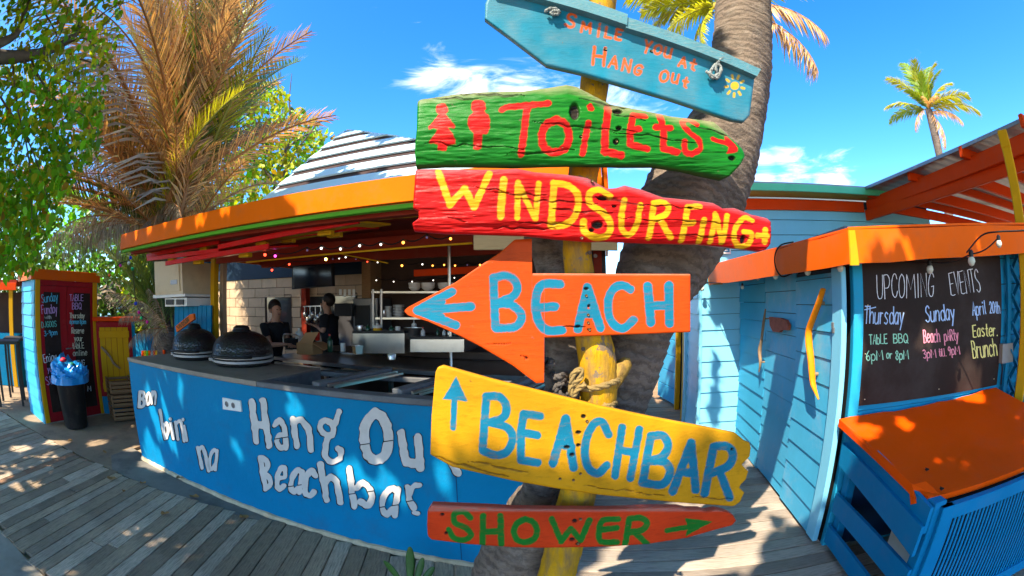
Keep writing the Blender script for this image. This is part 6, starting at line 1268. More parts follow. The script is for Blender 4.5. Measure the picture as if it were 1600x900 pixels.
# crates
cr = thing('crate', 'brown slatted plastic crate stack between the cupboard and the counter', 'crate', at_r(192, 640, 7.0)-Vector((0, 0, at_r(192, 640, 7.0).z)))
cc = Vector(cr.location); M_cr = mat('brown_crate', (.24, .13, .06), rough=.7, var=.2, bump=.2); rcr = Matrix.Rotation(-.5, 3, 'Z')
for k in range(3):
    z = .02+k*.19
    for sx in (-1, 1):
        for j in range(3):
            MB().box(cc+rcr @ Vector((0, sx*.2, 0))+Vector((0, 0, z+.03+j*.055)), (.5, .015, .035), rcr).build('slat', M_cr, cr); MB().box(cc+rcr @ Vector((sx*.25, 0, 0))+Vector((0, 0, z+.03+j*.055)), (.015, .4, .035), rcr).build('slat', M_cr, cr)
    for sx in (-1, 1):
        for sy in (-1, 1): MB().box(cc+rcr @ Vector((sx*.25, sy*.2, 0))+Vector((0, 0, z+.085)), (.03, .03, .17), rcr).build('corner', M_cr, cr)
    MB().box(cc+Vector((0, 0, z)), (.49, .39, .012), rcr).build('base', M_cr, cr)
# second stall at the far left edge
st2 = thing('market_stall', 'far stall with orange roof edge and yellow post at the left edge of the picture', 'stall', at_r(5, 600, 11)*1.0)
s_a, s_b = at_r(-40, 452, 11), at_r(26, 452, 10.2); FS = Frame(s_a.x, s_a.y, s_b.x-s_a.x, s_b.y-s_a.y); LS = math.hypot(s_b.x-s_a.x, s_b.y-s_a.y)
fbox(MB(), FS, -2, LS, 0, .04, 1.86, 2.0, .004).build('roof_fascia', M_redor, st2); fbox(MB(), FS, LS-.25, LS-.13, -.04, .0, 0, 1.86).build('post', M_yellow, st2); fbox(MB(), FS, -2, LS, -1.8, -1.7, 0, 1.86).build('back_wall', M_dwall, st2); fbox(MB(), FS, -2, LS, -.5, -.1, .0, 1.02).build('bar_front', M_blue, st2)
fbox(MB(), FS, -2, LS, -1.9, 0, 2.0, 2.06).build('roof', M_dred, st2)
M_tbl = mat('dark_table_wood', (.05, .045, .04), rough=.6)
for (x, r, lab) in ((12, 8.6, 'dark outdoor bar table standing left of the chalk kiosk'), (28, 9.4, 'dark outdoor bar table partly behind the chalk kiosk')):
    b = at_r(x, 560, r); b.z = 0; tt = thing('table', lab, 'table', b, 'dark tables left of the kiosk')
    MB().box(b+Vector((0, 0, 1.0)), (.6, .6, .05), rcr, .006).build('tabletop', M_tbl, tt)
    for sx in (-1, 1):
        for sy in (-1, 1): MB().box(b+rcr @ Vector((sx*.26, sy*.26, 0))+Vector((0, 0, .49)), (.05, .05, .98), rcr).build('leg', M_tbl, tt)
# thatched parasol behind the cupboard
tp = at_r(178, 470, 11); th_ = thing('thatched_parasol', 'thatched beach parasol behind the yellow cupboard', 'parasol', Vector((tp.x, tp.y, 0)))
mb = MB(); random.seed(4)
for i in range(420):
    a = random.uniform(0, 6.28); r0 = random.uniform(.1, 1.0); p = Vector((tp.x+math.cos(a)*r0, tp.y+math.sin(a)*r0, 2.15-r0*.42)); d = Vector((math.cos(a+random.uniform(-.2, .2))*.4, math.sin(a)*.4, -.22)); w = Vector((-math.sin(a), math.cos(a), 0))*.02
    mb.add([p-w, p+w, p+d+w*.3, p+d-w*.3], [(0, 1, 2, 3)])
mb.lathe(Vector((tp.x, tp.y, 0)), [(0, 2.16), (1.05, 1.70), (1.0, 1.66), (0, 2.05)], 20)
mb.build('thatch', mat('thatch', (.30, .23, .15), rough=.95, var=.3, scale=20, island=.3, bump=.3), th_, fix=False); MB().tube([(tp.x, tp.y, -.04), (tp.x+.03, tp.y, 2.1)], .05, 8).build('pole', M_drift, th_)
# party lights by the palm
def party(lab, pts, r):
    o = thing('string_lights', lab, 'string lights', at_r(pts[0][0], pts[0][1], r)); P = []
    cb = [at_r(x, y-4, r) for x, y, _ in pts]
    MB().tube(cb, .006, 5).build('cable', M_black, o)
    for x, y, c in pts:
        p = at_r(x, y, r); q = 2.6/FPX*r*1.1; col = {'b': (.02, .06, .7), 'o': (.8, .15, .02), 'm': (.7, .03, .3), 'g': (.02, .45, .15), 'w': (.7, .85, .75)}[c]
        MB().lathe(p, [(.0005, -q), (q*.7, -q*.7), (q, 0), (q*.8, q*.6), (.0005, q)], 10).build('bulb', mat('party_bulb_'+c, col, rough=.25, var=0, bump=0), o, smooth=True)
party('short string of coloured bulbs below the tip of the orange fascia', [(226, 392, 'o'), (212, 397, 'o'), (204, 403, 'b'), (201, 411, 'w'), (188, 415, 'm'), (171, 430, 'o')], 5.6)
party('hanging string of coloured bulbs in front of the palm thicket', [(207, 420, 'g'), (212, 474, 'b'), (217, 488, 'm'), (221, 497, 'g'), (230, 503, 'm')], 6.2)
# ================================================================ trees and plants
def project(p):                       # where a point falls in the picture (keeps canopy leaves and fronds out of view, sets leaf tint by height)
    d = Vector(p)-CAMP; l = d.length; x, y, z = d.dot(AX_R), d.dot(AX_U), d.dot(AX_F); a = math.acos(max(-1, min(1, z/l))); r = 2*FPX*math.sin(a/2); h = math.hypot(x, y)+1e-9
    return 800+x/h*r, 450-y/h*r, a
LIT = []                              # places to be sunlit; canopy leaves that would shade them are left out
def lit(p, r): LIT.append((np.array(p), r))
for x in np.arange(-.32, .85, .11):
    for z in np.arange(1.35, 2.75, .12): lit((x, 1.12, z), .10)
for x in np.arange(.0, .75, .12): lit((x, 1.12, 1.22), .08)
for a in np.arange(-4.4, 0.1, .3): lit(bar(a, 2.2, 2.28), .085 if a < -1.9 else .22)
for a, b, z in [(-2.4, 2.9, 2.6), (-2.0, 3.1, 2.8), (-1.6, 2.9, 2.7), (-1.2, 2.7, 2.6), (-.8, 2.6, 2.5), (-2.3, 3.3, 3.0)]: lit(bar(a, b, z), .30)
for z in np.arange(.0, 2.6, .2):
    for u in (.05, .3): lit(FI.p(u, .03, z), .11)
for z in np.arange(.1, 1.9, .25): lit(K0+kw*.45+Vector((0, 0, z)), .34)
for t_, z in [(.5, .5), (.9, 1.0), (1.3, 1.4), (.3, 1.5), (1.1, .4), (2.0, .8), (1.8, 1.5), (.2, .9)]: lit(D0+DV*t_+Vector((0, 0, z)), .14)
for px_, py_, r_ in [(1383, 390, .12), (1475, 395, .11), (1590, 372, .18), (1335, 390, .11), (1260, 410, .12), (1130, 435, .2), (1425, 385, .09)]: lit(at_r(px_, py_, 2.7 if px_ > 1250 else 4.4), r_)
for t_ in np.arange(.1, 2.4, .32):
    for z in np.arange(.15, 1.9, .32):
        if (int(t_*7)+int(z*5)) % 3: lit(D0+DV*t_+Vector((0, 0, z)), .20)
for px_, py_ in [(232, 620), (245, 665), (262, 640), (270, 690), (290, 660), (235, 690), (460, 636), (540, 740), (560, 745), (600, 760), (620, 770), (700, 700), (690, 745), (370, 700), (285, 610), (255, 600)]: lit(cp(px_, py_), .125 if px_ < 320 else .10)
for px_, py_ in [(215, 700), (235, 722), (150, 690), (90, 690), (40, 760), (30, 700), (190, 665), (255, 730), (1180, 755), (1200, 780), (1150, 740)]: lit(at_z(px_, py_, 0), .17)
for px_, py_ in [(1145, 650), (1400, 690), (1350, 700)]: lit(at_z(px_, py_, .7), .11)
for y_ in np.arange(3.9, 6, .3):
    for x_ in (1.0, 1.4, 1.8): lit((x_, y_, 0), .25)
LP = np.array([l[0] for l in LIT]); LR = np.array([l[1] for l in LIT]); SDn = np.array(SD)
def blocks(c):                        # (n,3) -> would a leaf here shade one of those places
    out = np.zeros(len(c), bool)
    for p, r in zip(LP, LR):
        d = c-p; t = d@SDn; q = np.linalg.norm(d-t[:, None]*SDn, axis=1); out |= (q < r) & (t > .2)
    return out
def leaves(name, C, size, m, parent, kind='leaf', up=.3, jit=.35, seed=1, hang=0.0):
    rng = np.random.default_rng(seed); n = len(C)
    nrm = rng.normal(size=(n, 3)); nrm[:, 2] = np.abs(nrm[:, 2])*.6+up; nrm /= np.linalg.norm(nrm, axis=1)[:, None]
    a = rng.normal(size=(n, 3)); a[:, 2] -= hang; a -= (a*nrm).sum(1)[:, None]*nrm; a /= np.linalg.norm(a, axis=1)[:, None]; b = np.cross(nrm, a)
    s = size*(1+jit*(rng.random(n)*2-1)); s = s[:, None]
    if kind == 'round': prof = [(-.5, 0, 0), (-.28, .40, .06), (.15, .46, .08), (.48, .16, .0), (.48, -.16, .0), (.15, -.46, .08), (-.28, -.40, .06)]
    else: prof = [(-.5, 0, 0), (-.33, .30, .08), (-.02, .32, .08), (.5, 0, -.08), (-.02, -.32, .08), (-.33, -.30, .08)]
    k = len(prof); V = np.concatenate([(C+s*(a*x+b*y+nrm*z))[:, None] for x, y, z in prof], 1).reshape(-1, 3)
    # fold along the midrib: two fans
    F = []
    h = k//2
    base = np.arange(n)*k
    if kind == 'round': fr = [(0, 1, 2, 3), (0, 3, 4, 5), (0, 5, 6, 6)]
    else: fr = [(0, 1, 2, 3), (0, 3, 4, 5)]
    quads = [np.stack([base+i for i in f], -1) for f in fr if len(set(f)) == 4]
    F = np.concatenate(quads)
    o = np_mesh(name, V, F, m, parent); o['kind'] = 'stuff'; return o
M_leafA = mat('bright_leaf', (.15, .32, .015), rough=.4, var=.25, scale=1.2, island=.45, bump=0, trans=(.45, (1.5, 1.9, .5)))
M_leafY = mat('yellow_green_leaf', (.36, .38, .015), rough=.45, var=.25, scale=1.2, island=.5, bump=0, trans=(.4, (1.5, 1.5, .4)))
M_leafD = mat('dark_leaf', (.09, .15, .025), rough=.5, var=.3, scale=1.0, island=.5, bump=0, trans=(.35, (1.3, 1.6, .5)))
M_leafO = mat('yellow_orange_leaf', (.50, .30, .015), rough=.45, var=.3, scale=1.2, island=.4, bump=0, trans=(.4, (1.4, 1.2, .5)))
M_branch = mat('branch_bark', (.13, .10, .08), rough=.9, var=.3, scale=8, bump=.6)
rng = np.random.default_rng(3)
from math import hypot
# --- the spreading tree on the left whose canopy also roofs the place behind the lens
tr = thing('broadleaf_tree', 'large leafy tree with bright heart shaped leaves filling the upper left corner', 'tree', (-5.6, -1.4, 0))
mb = MB(); mb.tube(catmull([(-5.6, -1.4, -.05), (-5.55, -1.3, 1.2), (-5.4, -1.1, 2.4), (-5.2, -.8, 3.4)], 6), [.24]*3+list(np.linspace(.23, .15, 16)), 12, jit=.1); mb.build('trunk', M_branch, tr, smooth=True)
def branch(path, r0, r1, nm='branch'):
    P = catmull(path, 5); MB().tube(P, list(np.linspace(r0, r1, len(P))), 7, jit=.1).build(nm, M_branch, tr, smooth=True)
branch([(-5.2, -.8, 3.3), (-5.0, .2, 3.4)]+[tuple(at_r(x, y, r)) for x, y, r in ((-40, 95, 4.6), (20, 89, 4.7), (60, 84, 4.8), (95, 70, 4.9), (118, 52, 5.0), (128, 30, 5.1), (160, 0, 5.2))], .11, .012)
branch([(-5.2, -.8, 3.4), (-4.9, .1, 3.8)]+[tuple(at_r(x, y, r)) for x, y, r in ((-60, 90, 4.3), (0, 68, 4.5), (28, 50, 4.6), (38, 20, 4.7), (60, -30, 4.8))], .10, .015)
for pts in [((10, 60), (28, 42), (36, 10), (40, -20)), ((80, 78), (100, 40), (108, 5)), ((100, 70), (130, 60), (150, 75), (172, 110)), ((60, 84), (85, 110), (110, 128), (140, 130)), ((30, 88), (60, 120), (90, 160), (100, 200)), ((120, 50), (150, 48), (180, 20), (200, -10)), ((125, 92), (150, 100), (170, 108)), ((20, 100), (30, 180), (60, 260), (80, 330)), ((0, 150), (40, 220), (50, 330), (40, 400)), ((150, 30), (175, 12), (210, 0)), ((70, 20), (90, 60), (84, 110)), ((45, 86), (80, 150), (130, 180), (150, 210))]:
    branch([tuple(at_r(x, y, 4.9+.2*math.sin(x))) for x, y in pts], .014, .004, 'twig')
branch([(-5.2, -.8, 3.4), (-4.4, -1.6, 4.6), (-3.0, -2.2, 5.2), (-1.2, -2.4, 5.5)], .14, .04); branch([(-5.2, -.8, 3.4), (-5.0, -.2, 4.8), (-4.0, .2, 5.6), (-2.6, .0, 6.1)], .12, .03); branch([(-5.2, -.8, 3.3), (-6.4, -1.6, 4.6), (-7.6, -2.0, 5.3)], .1, .03); branch([(-3.0, -2.2, 5.2), (-2.0, -3.2, 5.6), (-.4, -3.8, 5.8)], .07, .02)
BP = [(-160, -160), (190, -160), (195, 0), (186, 30), (192, 62), (170, 100), (160, 180), (158, 250), (120, 270), (104, 310), (96, 350), (60, 385), (58, 425), (30, 440), (-160, 445)]
C = []; 
X = rng.uniform(-160, 200, 25000); Y = rng.uniform(-160, 450, 25000); D = poly_dist(X, Y, BP); Rr_ = rng.uniform(4.1, 6.0, 25000); nz = vnoise(X*.035+Rr_*2, Y*.035, 6)*.6+vnoise(X*.1, Y*.1+Rr_*3, 9)*.4
dens = np.clip(1.25-.0*Y, 0, 1); dens = np.where(Y < 110, .40, np.where(Y < 160, .65, 1.0))*np.where(D > -14, .6, 1)
keep = (D < 0) & (nz > .40) & (rng.random(25000) < dens)
Cn = np.array([tuple(at_r(x, y, r)) for x, y, r in zip(X[keep], Y[keep], Rr_[keep])]); Cn = Cn[~blocks(Cn)]
k = rng.random(len(Cn)); ym = np.array([project(c)[1] for c in Cn])
yl = (k < np.where(ym < 130, .6, .3)); od = (~yl) & (k > .955); gr = ~(yl | od)  # more yellow leaves high up: sun glow put into the leaf colour
leaves('foliage', Cn[gr], .098, M_leafA, tr, seed=1, hang=.9); leaves('foliage_yellow', Cn[yl], .095, M_leafY, tr, seed=2, hang=.9); leaves('foliage_orange', Cn[od], .09, M_leafO, tr, seed=3, hang=.9)
n_ = 100000; P = np.stack([rng.uniform(-10.5, 2.8, n_), rng.uniform(-5.2, 2.6, n_), rng.uniform(4.1, 6.4, n_)], -1)
nz = vnoise(P[:, 0]*.9+P[:, 2]*.5, P[:, 1]*.9, 12)*.55+vnoise(P[:, 0]*2.6, P[:, 1]*2.6+P[:, 2]*2, 13)*.45
P = P[(nz > .29)]; 
vis = []
for p in P:
    d = p-np.array(CAMP); l = np.linalg.norm(d); zf = d@np.array(AX_F)/l
    if zf <= 0.02: vis.append(False); continue
    x, y, a = project(p); vis.append(-30 < x < 1630 and -35 < y < 935)
P = P[~np.array(vis)]; P = P[~blocks(P)]
leaves('canopy', P, .17, M_leafA, tr, seed=5)  # unseen leaves overhead, gaps shaped for the wanted sun patches
# --- palm fronds
def frond_mesh(name, droop, n, ll, lw, side, upk, fwd, m, mr, sag=.0, seed=0, ragged=.0):
    rn = random.Random(seed); R = []; a = 0.0; x = z = 0.0; N_ = 24
    for i in range(N_+1):
        R.append((x, 0, z)); a -= droop/N_*(.5+i/N_); x += math.cos(a)/N_; z += math.sin(a)/N_
    L = math.hypot(R[-1][0], R[-1][2]); th = math.atan2(R[-1][2], R[-1][0]); c, s = math.cos(-th)/L, math.sin(-th)/L
    R = [Vector((p[0]*c-p[2]*s, 0, p[0]*s+p[2]*c)) for p in R]   # chord along +x, length 1
    mb = MB(); mb.tube(R, [.011*(1-.85*i/N_)+.0015 for i in range(N_+1)], 5, squash=.7); nr = len(mb.f)
    for i in range(n):
        t = .10+.88*i/n; j = t*N_; k = min(int(j), N_-1); p = R[k].lerp(R[k+1], j-k); T = (R[k+1]-R[k]).normalized(); U = Vector((0, 1, 0)).cross(T)*-1; U = U if U.z > 0 else -U
        l = ll*(.35+.65*math.sin(math.pi*min(1, t*.85+.12)))*(1-.25*(t > .9))
        for sd_ in (-1, 1):
            if rn.random() < ragged: continue
            d = (T*(fwd+.25*t)+Vector((0, sd_, 0))*side+U*upk+Vector((rn.gauss(0, .09), rn.gauss(0, .09), rn.gauss(0, .09)))).normalized(); lk = l*rn.uniform(.8, 1.1)
            w = T*lw*.5; q1 = p+d*lk*.5+Vector((0, 0, -sag*lk*.25)); q2 = p+d*lk*.95+Vector((0, 0, -sag*lk))
            mb.add([p-w*.6, p+w*.6, q1+w, q1-w, q2], [(0, 1, 2, 3), (3, 2, 4)])
    me = bpy.data.meshes.new(name); me.from_pydata([tuple(v) for v in mb.v], [], mb.f); me.materials.append(m); me.materials.append(mr)
    for i, p in enumerate(me.polygons): p.material_index = 1 if i < nr else 0
    return me
M_fgr = mat('palm_green', (.15, .22, .05), rough=.4, var=.2, scale=3, island=.35, bump=0, obj_rand=.35, trans=(.3, (1.5, 1.5, .5)))
M_fcg = mat('coconut_green', (.20, .30, .02), rough=.4, var=.2, scale=3, island=.3, bump=0, obj_rand=.3, trans=(.35, (1.5, 1.4, .5)))
M_fye = mat('palm_yellow_green', (.42, .40, .02), rough=.4, var=.2, scale=3, island=.35, bump=0, obj_rand=.3, trans=(.35, (1.5, 1.4, .5)))
M_fbr = mat('palm_dead_brown', (.68, .40, .16), rough=.6, var=.25, scale=3, island=.4, bump=0, obj_rand=.35, trans=(.25, (1.3, 1.1, .7)))
M_fgy = mat('palm_dead_grey', (.42, .33, .24), rough=.7, var=.25, scale=3, island=.4, bump=0, obj_rand=.35, trans=(.2, (1.2, 1.1, .8)))
M_rgr = mat('palm_rib_green', (.26, .26, .05), rough=.5, bump=0); M_rbr = mat('palm_rib_brown', (.42, .18, .06), rough=.6, bump=0)
FM = {'g': frond_mesh('frond', .7, 84, .20, .0095, .75, .45, .75, M_fgr, M_rgr, seed=1), 'b': frond_mesh('frond', .95, 80, .19, .0095, .65, .25, .55, M_fbr, M_rbr, sag=.25, seed=2, ragged=.08), 'y': frond_mesh('frond', .8, 74, .17, .0085, .7, .4, .7, M_fye, M_rgr, seed=3),
      'd': frond_mesh('frond', 1.3, 74, .19, .008, .35, -.2, .35, M_fbr, M_rbr, sag=.9, seed=4, ragged=.1), 's': frond_mesh('frond', 1.3, 70, .2, .008, .35, -.3, .35, M_fgy, M_rbr, sag=.9, seed=5, ragged=.1),
      'G': frond_mesh('frond', 1.0, 70, .30, .024, .75, .05, .7, M_fye, M_rgr, sag=.3, seed=6), 'C': frond_mesh('frond', 1.0, 70, .30, .024, .75, .05, .7, M_fcg, M_rgr, sag=.3, seed=7), 'B': frond_mesh('frond', 1.2, 60, .26, .020, .5, -.1, .6, M_fbr, M_rbr, sag=.6, seed=8, ragged=.15)}
def frond(par, c, tip, kind, roll=None):
    c, tip = Vector(c), Vector(tip); d = tip-c; L = d.length; d.normalize(); up = Vector((0, 0, 1)); y = up.cross(d)
    if y.length < .05: y = Vector((1, 0, 0))
    y.normalize(); z = d.cross(y); M = Matrix((d, y, z)).transposed()
    M = M @ Matrix.Rotation(random.uniform(-.5, .5) if roll is None else roll, 3, 'X')
    o = bpy.data.objects.new('frond', FM[kind]); COL.objects.link(o); o.parent = par; o.location = c-par.location; o.rotation_euler = M.to_euler(); o.scale = (L, L, L); return o
random.seed(31)
def palm_at(name, lab, base, top, r0, r1, m=M_bark, bend=(0, 0, 0)):
    o = thing(name, lab, 'palm tree', base, 'palm trees'); b, t = Vector(base), Vector(top); md = (b+t)/2+Vector(bend)
    P = catmull([b-Vector((0, 0, .06)), b.lerp(md, .6), md, t], 8); rr = np.linspace(r0, r1, len(P)); MB().tube(P, [r*(1+.06*((i*7) % 3-1)) for i, r in enumerate(rr)], 12, jit=.08).build('trunk', m, o, smooth=True); return o
# big date palm with dead fronds, left of the bar roof
dc = at_r(262, 355, 7.2); db = Vector((dc.x-.1, dc.y+.1, 0)); dpm = palm_at('date_palm', 'big shaggy date palm with many dead orange brown fronds left of the bar roof', db, dc, .24, .2)
MB().tube([dc-Vector((0, 0, .5)), dc+Vector((0, 0, .25))], [.3, .12], 10, jit=.4).build('crown_boss', M_fgy, dpm)
tips = [('b', 488, 48, 6.6), ('g', 415, 5, 7.4), ('b', 432, 75, 7.2), ('g', 352, -30, 7.6), ('b', 345, -20, 7.0), ('g', 320, -60, 7.6), ('b', 262, -40, 7.2), ('g', 285, -90, 7.6), ('b', 238, -80, 8.0), ('g', 215, -40, 8), ('b', 200, -100, 6.6), ('b', 525, 180, 6.5), ('b', 500, 195, 8.2), ('g', 470, 95, 8.4), ('b', 395, -30, 6.8), ('g', 402, 40, 8.0), ('b', 378, -10, 6.5), ('b', 300, -40, 6.2), ('y', 255, -20, 6.4), ('b', 440, 130, 8.6), ('g', 330, -90, 7), ('g', 360, -80, 7.2), ('b', 290, -120, 7)]
for kd, x, y, r in tips: frond(dpm, dc+Vector((random.uniform(-.12, .12), random.uniform(-.12, .12), random.uniform(-.1, .2))), at_r(x, y, r), kd)
random.seed(78)
for i in range(88):
    kd = random.choice('bbbbbbsgyb'); an_ = random.gauss(-.05, .85); L_f = random.uniform(150, 440); x = 262+math.sin(an_)*L_f; y = 345-math.cos(an_)*L_f
    if x > 350: y = min(y, 330-(x-350)*.35)
    if x > 455 or y > 400: continue
    r = random.uniform(5.5, 8.8); frond(dpm, dc+Vector((random.uniform(-.35, .35), random.uniform(-.3, .3), random.uniform(-.4, .3))), at_r(x, y, r), kd)
for kd, x, y, r in [('d', 262, 400, 6.0), ('d', 232, 390, 6.2), ('d', 300, 365, 6.2), ('s', 205, 380, 6.4), ('d', 330, 340, 6.6), ('s', 180, 400, 6.6), ('g', 215, 400, 8), ('g', 255, 420, 8.2), ('s', 285, 370, 5.9), ('s', 150, 385, 6.4), ('b', 120, 330, 6.4), ('b', 100, 280, 7), ('s', 110, 370, 6.8), ('s', 345, 330, 6.8)]:
    frond(dpm, dc+Vector((random.uniform(-.15, .15), random.uniform(-.15, .15), random.uniform(-.1, .3))), at_r(x, y, r), kd)
# a second, low palm behind the kiosk whose grey dead fronds hang over it
lc = at_r(258, 520, 6.6); lpm = palm_at('date_palm', 'young low palm spreading fronds between the cupboard and the bar', (lc.x, lc.y+.05, 0), lc, .2, .16)
for kd, x, y, r in [('g', 150, 430, 7.2), ('g', 170, 400, 7.4), ('g', 195, 385, 7.2), ('g', 220, 390, 7.0), ('y', 180, 440, 7.6), ('s', 165, 460, 7.0), ('g', 205, 420, 7.6), ('g', 240, 400, 7.4), ('s', 185, 500, 6.6), ('s', 200, 540, 6.3), ('g', 215, 360, 7.8), ('s', 230, 450, 6.0), ('g', 255, 410, 7.8), ('y', 160, 370, 8), ('s', 210, 470, 6.2), ('s', 236, 555, 6.2), ('g', 140, 380, 7.8)]+[('s', 70, 385, 6.6), ('s', 95, 400, 6.4), ('s', 120, 405, 6.5)]:
    frond(*((lpm, lc+Vector((random.uniform(-.1, .1), random.uniform(-.1, .1), random.uniform(-.1, .15)))) if x > 125 else (dpm, at_r(215, 350, 6.6))), at_r(x, y, r), kd)
# sea grape tree behind the bar roof
def crown(par, nm, pxpoly, r0, r1, n, size, m, seed, thr=.42, kind='leaf', sc=.03):
    rg_ = np.random.default_rng(seed); P_ = np.array(pxpoly); X = rg_.uniform(P_[:, 0].min(), P_[:, 0].max(), n); Y = rg_.uniform(P_[:, 1].min(), P_[:, 1].max(), n); R = rg_.uniform(r0, r1, n)
    D = poly_dist(X, Y, pxpoly); nz = vnoise(X*sc+R*3, Y*sc, seed)*.6+vnoise(X*sc*3, Y*sc*3+R*5, seed+1)*.4; D = D+(vnoise(X*.08, Y*.08, seed+3)-.5)*26
    k = (D < 0) & (nz > thr); C = np.array([tuple(at_r(x, y, r)) for x, y, r in zip(X[k], Y[k], R[k])]); C = C[(C[:, 2] > .05)]; C = C[~blocks(C)]
    return leaves(nm, C, size, m, par, kind=kind, seed=seed)
sgp = at_r(430, 300, 11); sg_ = thing('sea_grape_tree', 'round leaved yellow green tree behind the left of the bar roof', 'tree', (sgp.x, sgp.y, 0))
poly = [(300, 330), (310, 200), (340, 120), (385, 118), (420, 125), (450, 150), (480, 180), (510, 205), (525, 215), (500, 240), (440, 290), (400, 330), (380, 345)]
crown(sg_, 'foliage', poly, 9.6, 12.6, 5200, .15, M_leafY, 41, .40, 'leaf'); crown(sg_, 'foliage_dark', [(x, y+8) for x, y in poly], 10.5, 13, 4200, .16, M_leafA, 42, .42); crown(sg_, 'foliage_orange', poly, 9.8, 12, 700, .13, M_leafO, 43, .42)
for pts in [((430, 330), (425, 260), (400, 190), (395, 150)), ((430, 300), (460, 240), (490, 200), (500, 170)), ((425, 280), (380, 230), (350, 190)), ((440, 260), (455, 200), (452, 160), (456, 115)), ((480, 200), (500, 190), (522, 188)), ((440, 240), (470, 215), (505, 200))]:
    MB().tube(catmull([tuple(at_r(x, y, 10.6)) for x, y in pts], 5), list(np.linspace(.04, .008, 5*(len(pts)-1)+1)), 6, jit=.1).build('branch', M_branch, sg_)
MB().tube([(sgp.x, sgp.y, -.05), (sgp.x, sgp.y, 3.5)], [.16, .08], 8).build('trunk', M_branch, sg_)
# thickets closing the view on the left
def thicket(lab, poly, r0, r1, n, size, m, seed, thr=.35):
    xs_ = [p[0] for p in poly]; c = at_r((min(xs_)+max(xs_))/2, 470, (r0+r1)/2); o = thing('shrub', lab, 'shrub', (c.x, c.y, 0), 'shrubs behind the kiosk and bar'); crown(o, 'foliage', poly, r0, r1, n, size, m, seed, thr)
    for k in range(7):
        a = at_r(random.uniform(min(xs_)+8, max(xs_)-8), 520, (r0+r1)/2); b = at_r(random.uniform(min(xs_), max(xs_)), random.uniform(min(p[1] for p in poly)+30, 470), (r0+r1)/2); MB().tube([(a.x, a.y, -.05), a.lerp(b, .5)+Vector((.1, 0, 0)), b], [.03, .02, .008], 5).build('stem', M_branch, o)
    return o
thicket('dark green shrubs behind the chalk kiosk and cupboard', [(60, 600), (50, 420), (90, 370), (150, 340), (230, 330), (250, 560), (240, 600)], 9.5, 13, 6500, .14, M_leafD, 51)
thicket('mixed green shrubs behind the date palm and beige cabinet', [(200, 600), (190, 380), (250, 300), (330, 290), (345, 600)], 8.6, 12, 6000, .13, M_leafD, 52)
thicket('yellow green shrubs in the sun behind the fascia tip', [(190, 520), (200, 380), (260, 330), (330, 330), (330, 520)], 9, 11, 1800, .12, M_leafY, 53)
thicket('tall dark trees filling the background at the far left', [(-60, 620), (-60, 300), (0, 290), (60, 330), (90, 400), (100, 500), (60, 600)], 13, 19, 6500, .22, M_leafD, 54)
thicket('far green shrubs seen between kiosk and cupboard', [(60, 560), (80, 300), (200, 300), (300, 330), (340, 560)], 14, 18, 5200, .24, M_leafA, 55)
# coconut palms on the right
c_ = at_r(1125, 12, 9.0); pb = at_r(1128, 300, 9.0); cp1 = palm_at('coconut_palm', 'coconut palm crown half hidden behind the top of the curved trunk', (pb.x, pb.y, 0), c_, .16, .13)
for kd, x, y, r in [('G', 970, -25, 8.5), ('G', 1000, 22, 8.6), ('G', 975, 0, 9.6), ('C', 1035, -60, 8.5), ('G', 1040, 62, 8.4), ('G', 1020, 40, 9), ('G', 1100, 78, 8.6), ('G', 1085, 72, 9), ('C', 1090, -70, 9), ('G', 1290, -20, 9), ('B', 1293, 58, 9.2), ('B', 1279, 114, 9), ('G', 1240, -70, 8.6), ('C', 1180, -120, 9.4), ('B', 1160, 90, 8.7), ('C', 1010, -20, 10), ('G', 1015, -50, 9)]:
    frond(cp1, c_+Vector((random.uniform(-.1, .1), random.uniform(-.1, .1), random.uniform(-.1, .1))), at_r(x, y, r), kd)
for k in range(6): p = c_+Vector((random.uniform(-.25, .25), random.uniform(-.3, -.1), random.uniform(-.45, -.15))); MB().lathe(p, [(0, -.11), (.08, -.08), (.11, 0), (.08, .09), (0, .12)], 10).build('coconut', mat('coconut_husk', (.45, .30, .04), rough=.5), cp1, smooth=True)
c2 = at_r(1451, 172, 15.0); cp2 = palm_at('coconut_palm', 'small coconut palm alone against the sky above the pergola', tuple(at_r(1470, 300, 15).xy)+(0,), c2, .2, .15, bend=(.1, 0, 0))
for kd, x, y, r in [('G', 1427, 92, 14.6), ('C', 1410, 98, 15.4), ('G', 1462, 98, 14.8), ('C', 1450, 105, 15.6), ('G', 1384, 122, 14.5), ('G', 1382, 170, 15), ('C', 1389, 190, 14.6), ('G', 1488, 130, 15), ('C', 1470, 110, 15.5), ('G', 1515, 150, 14.8), ('G', 1532, 177, 15.2), ('B', 1505, 192, 15), ('C', 1415, 140, 14.2), ('B', 1430, 205, 14.8), ('G', 1500, 155, 14.4), ('B', 1478, 232, 15), ('B', 1440, 150, 14.3), ('C', 1438, 112, 14.5), ('B', 1465, 150, 14.2)]:
    frond(cp2, c2+Vector((random.uniform(-.1, .1), random.uniform(-.1, .1), random.uniform(-.1, .1))), at_r(x, y, r), kd)
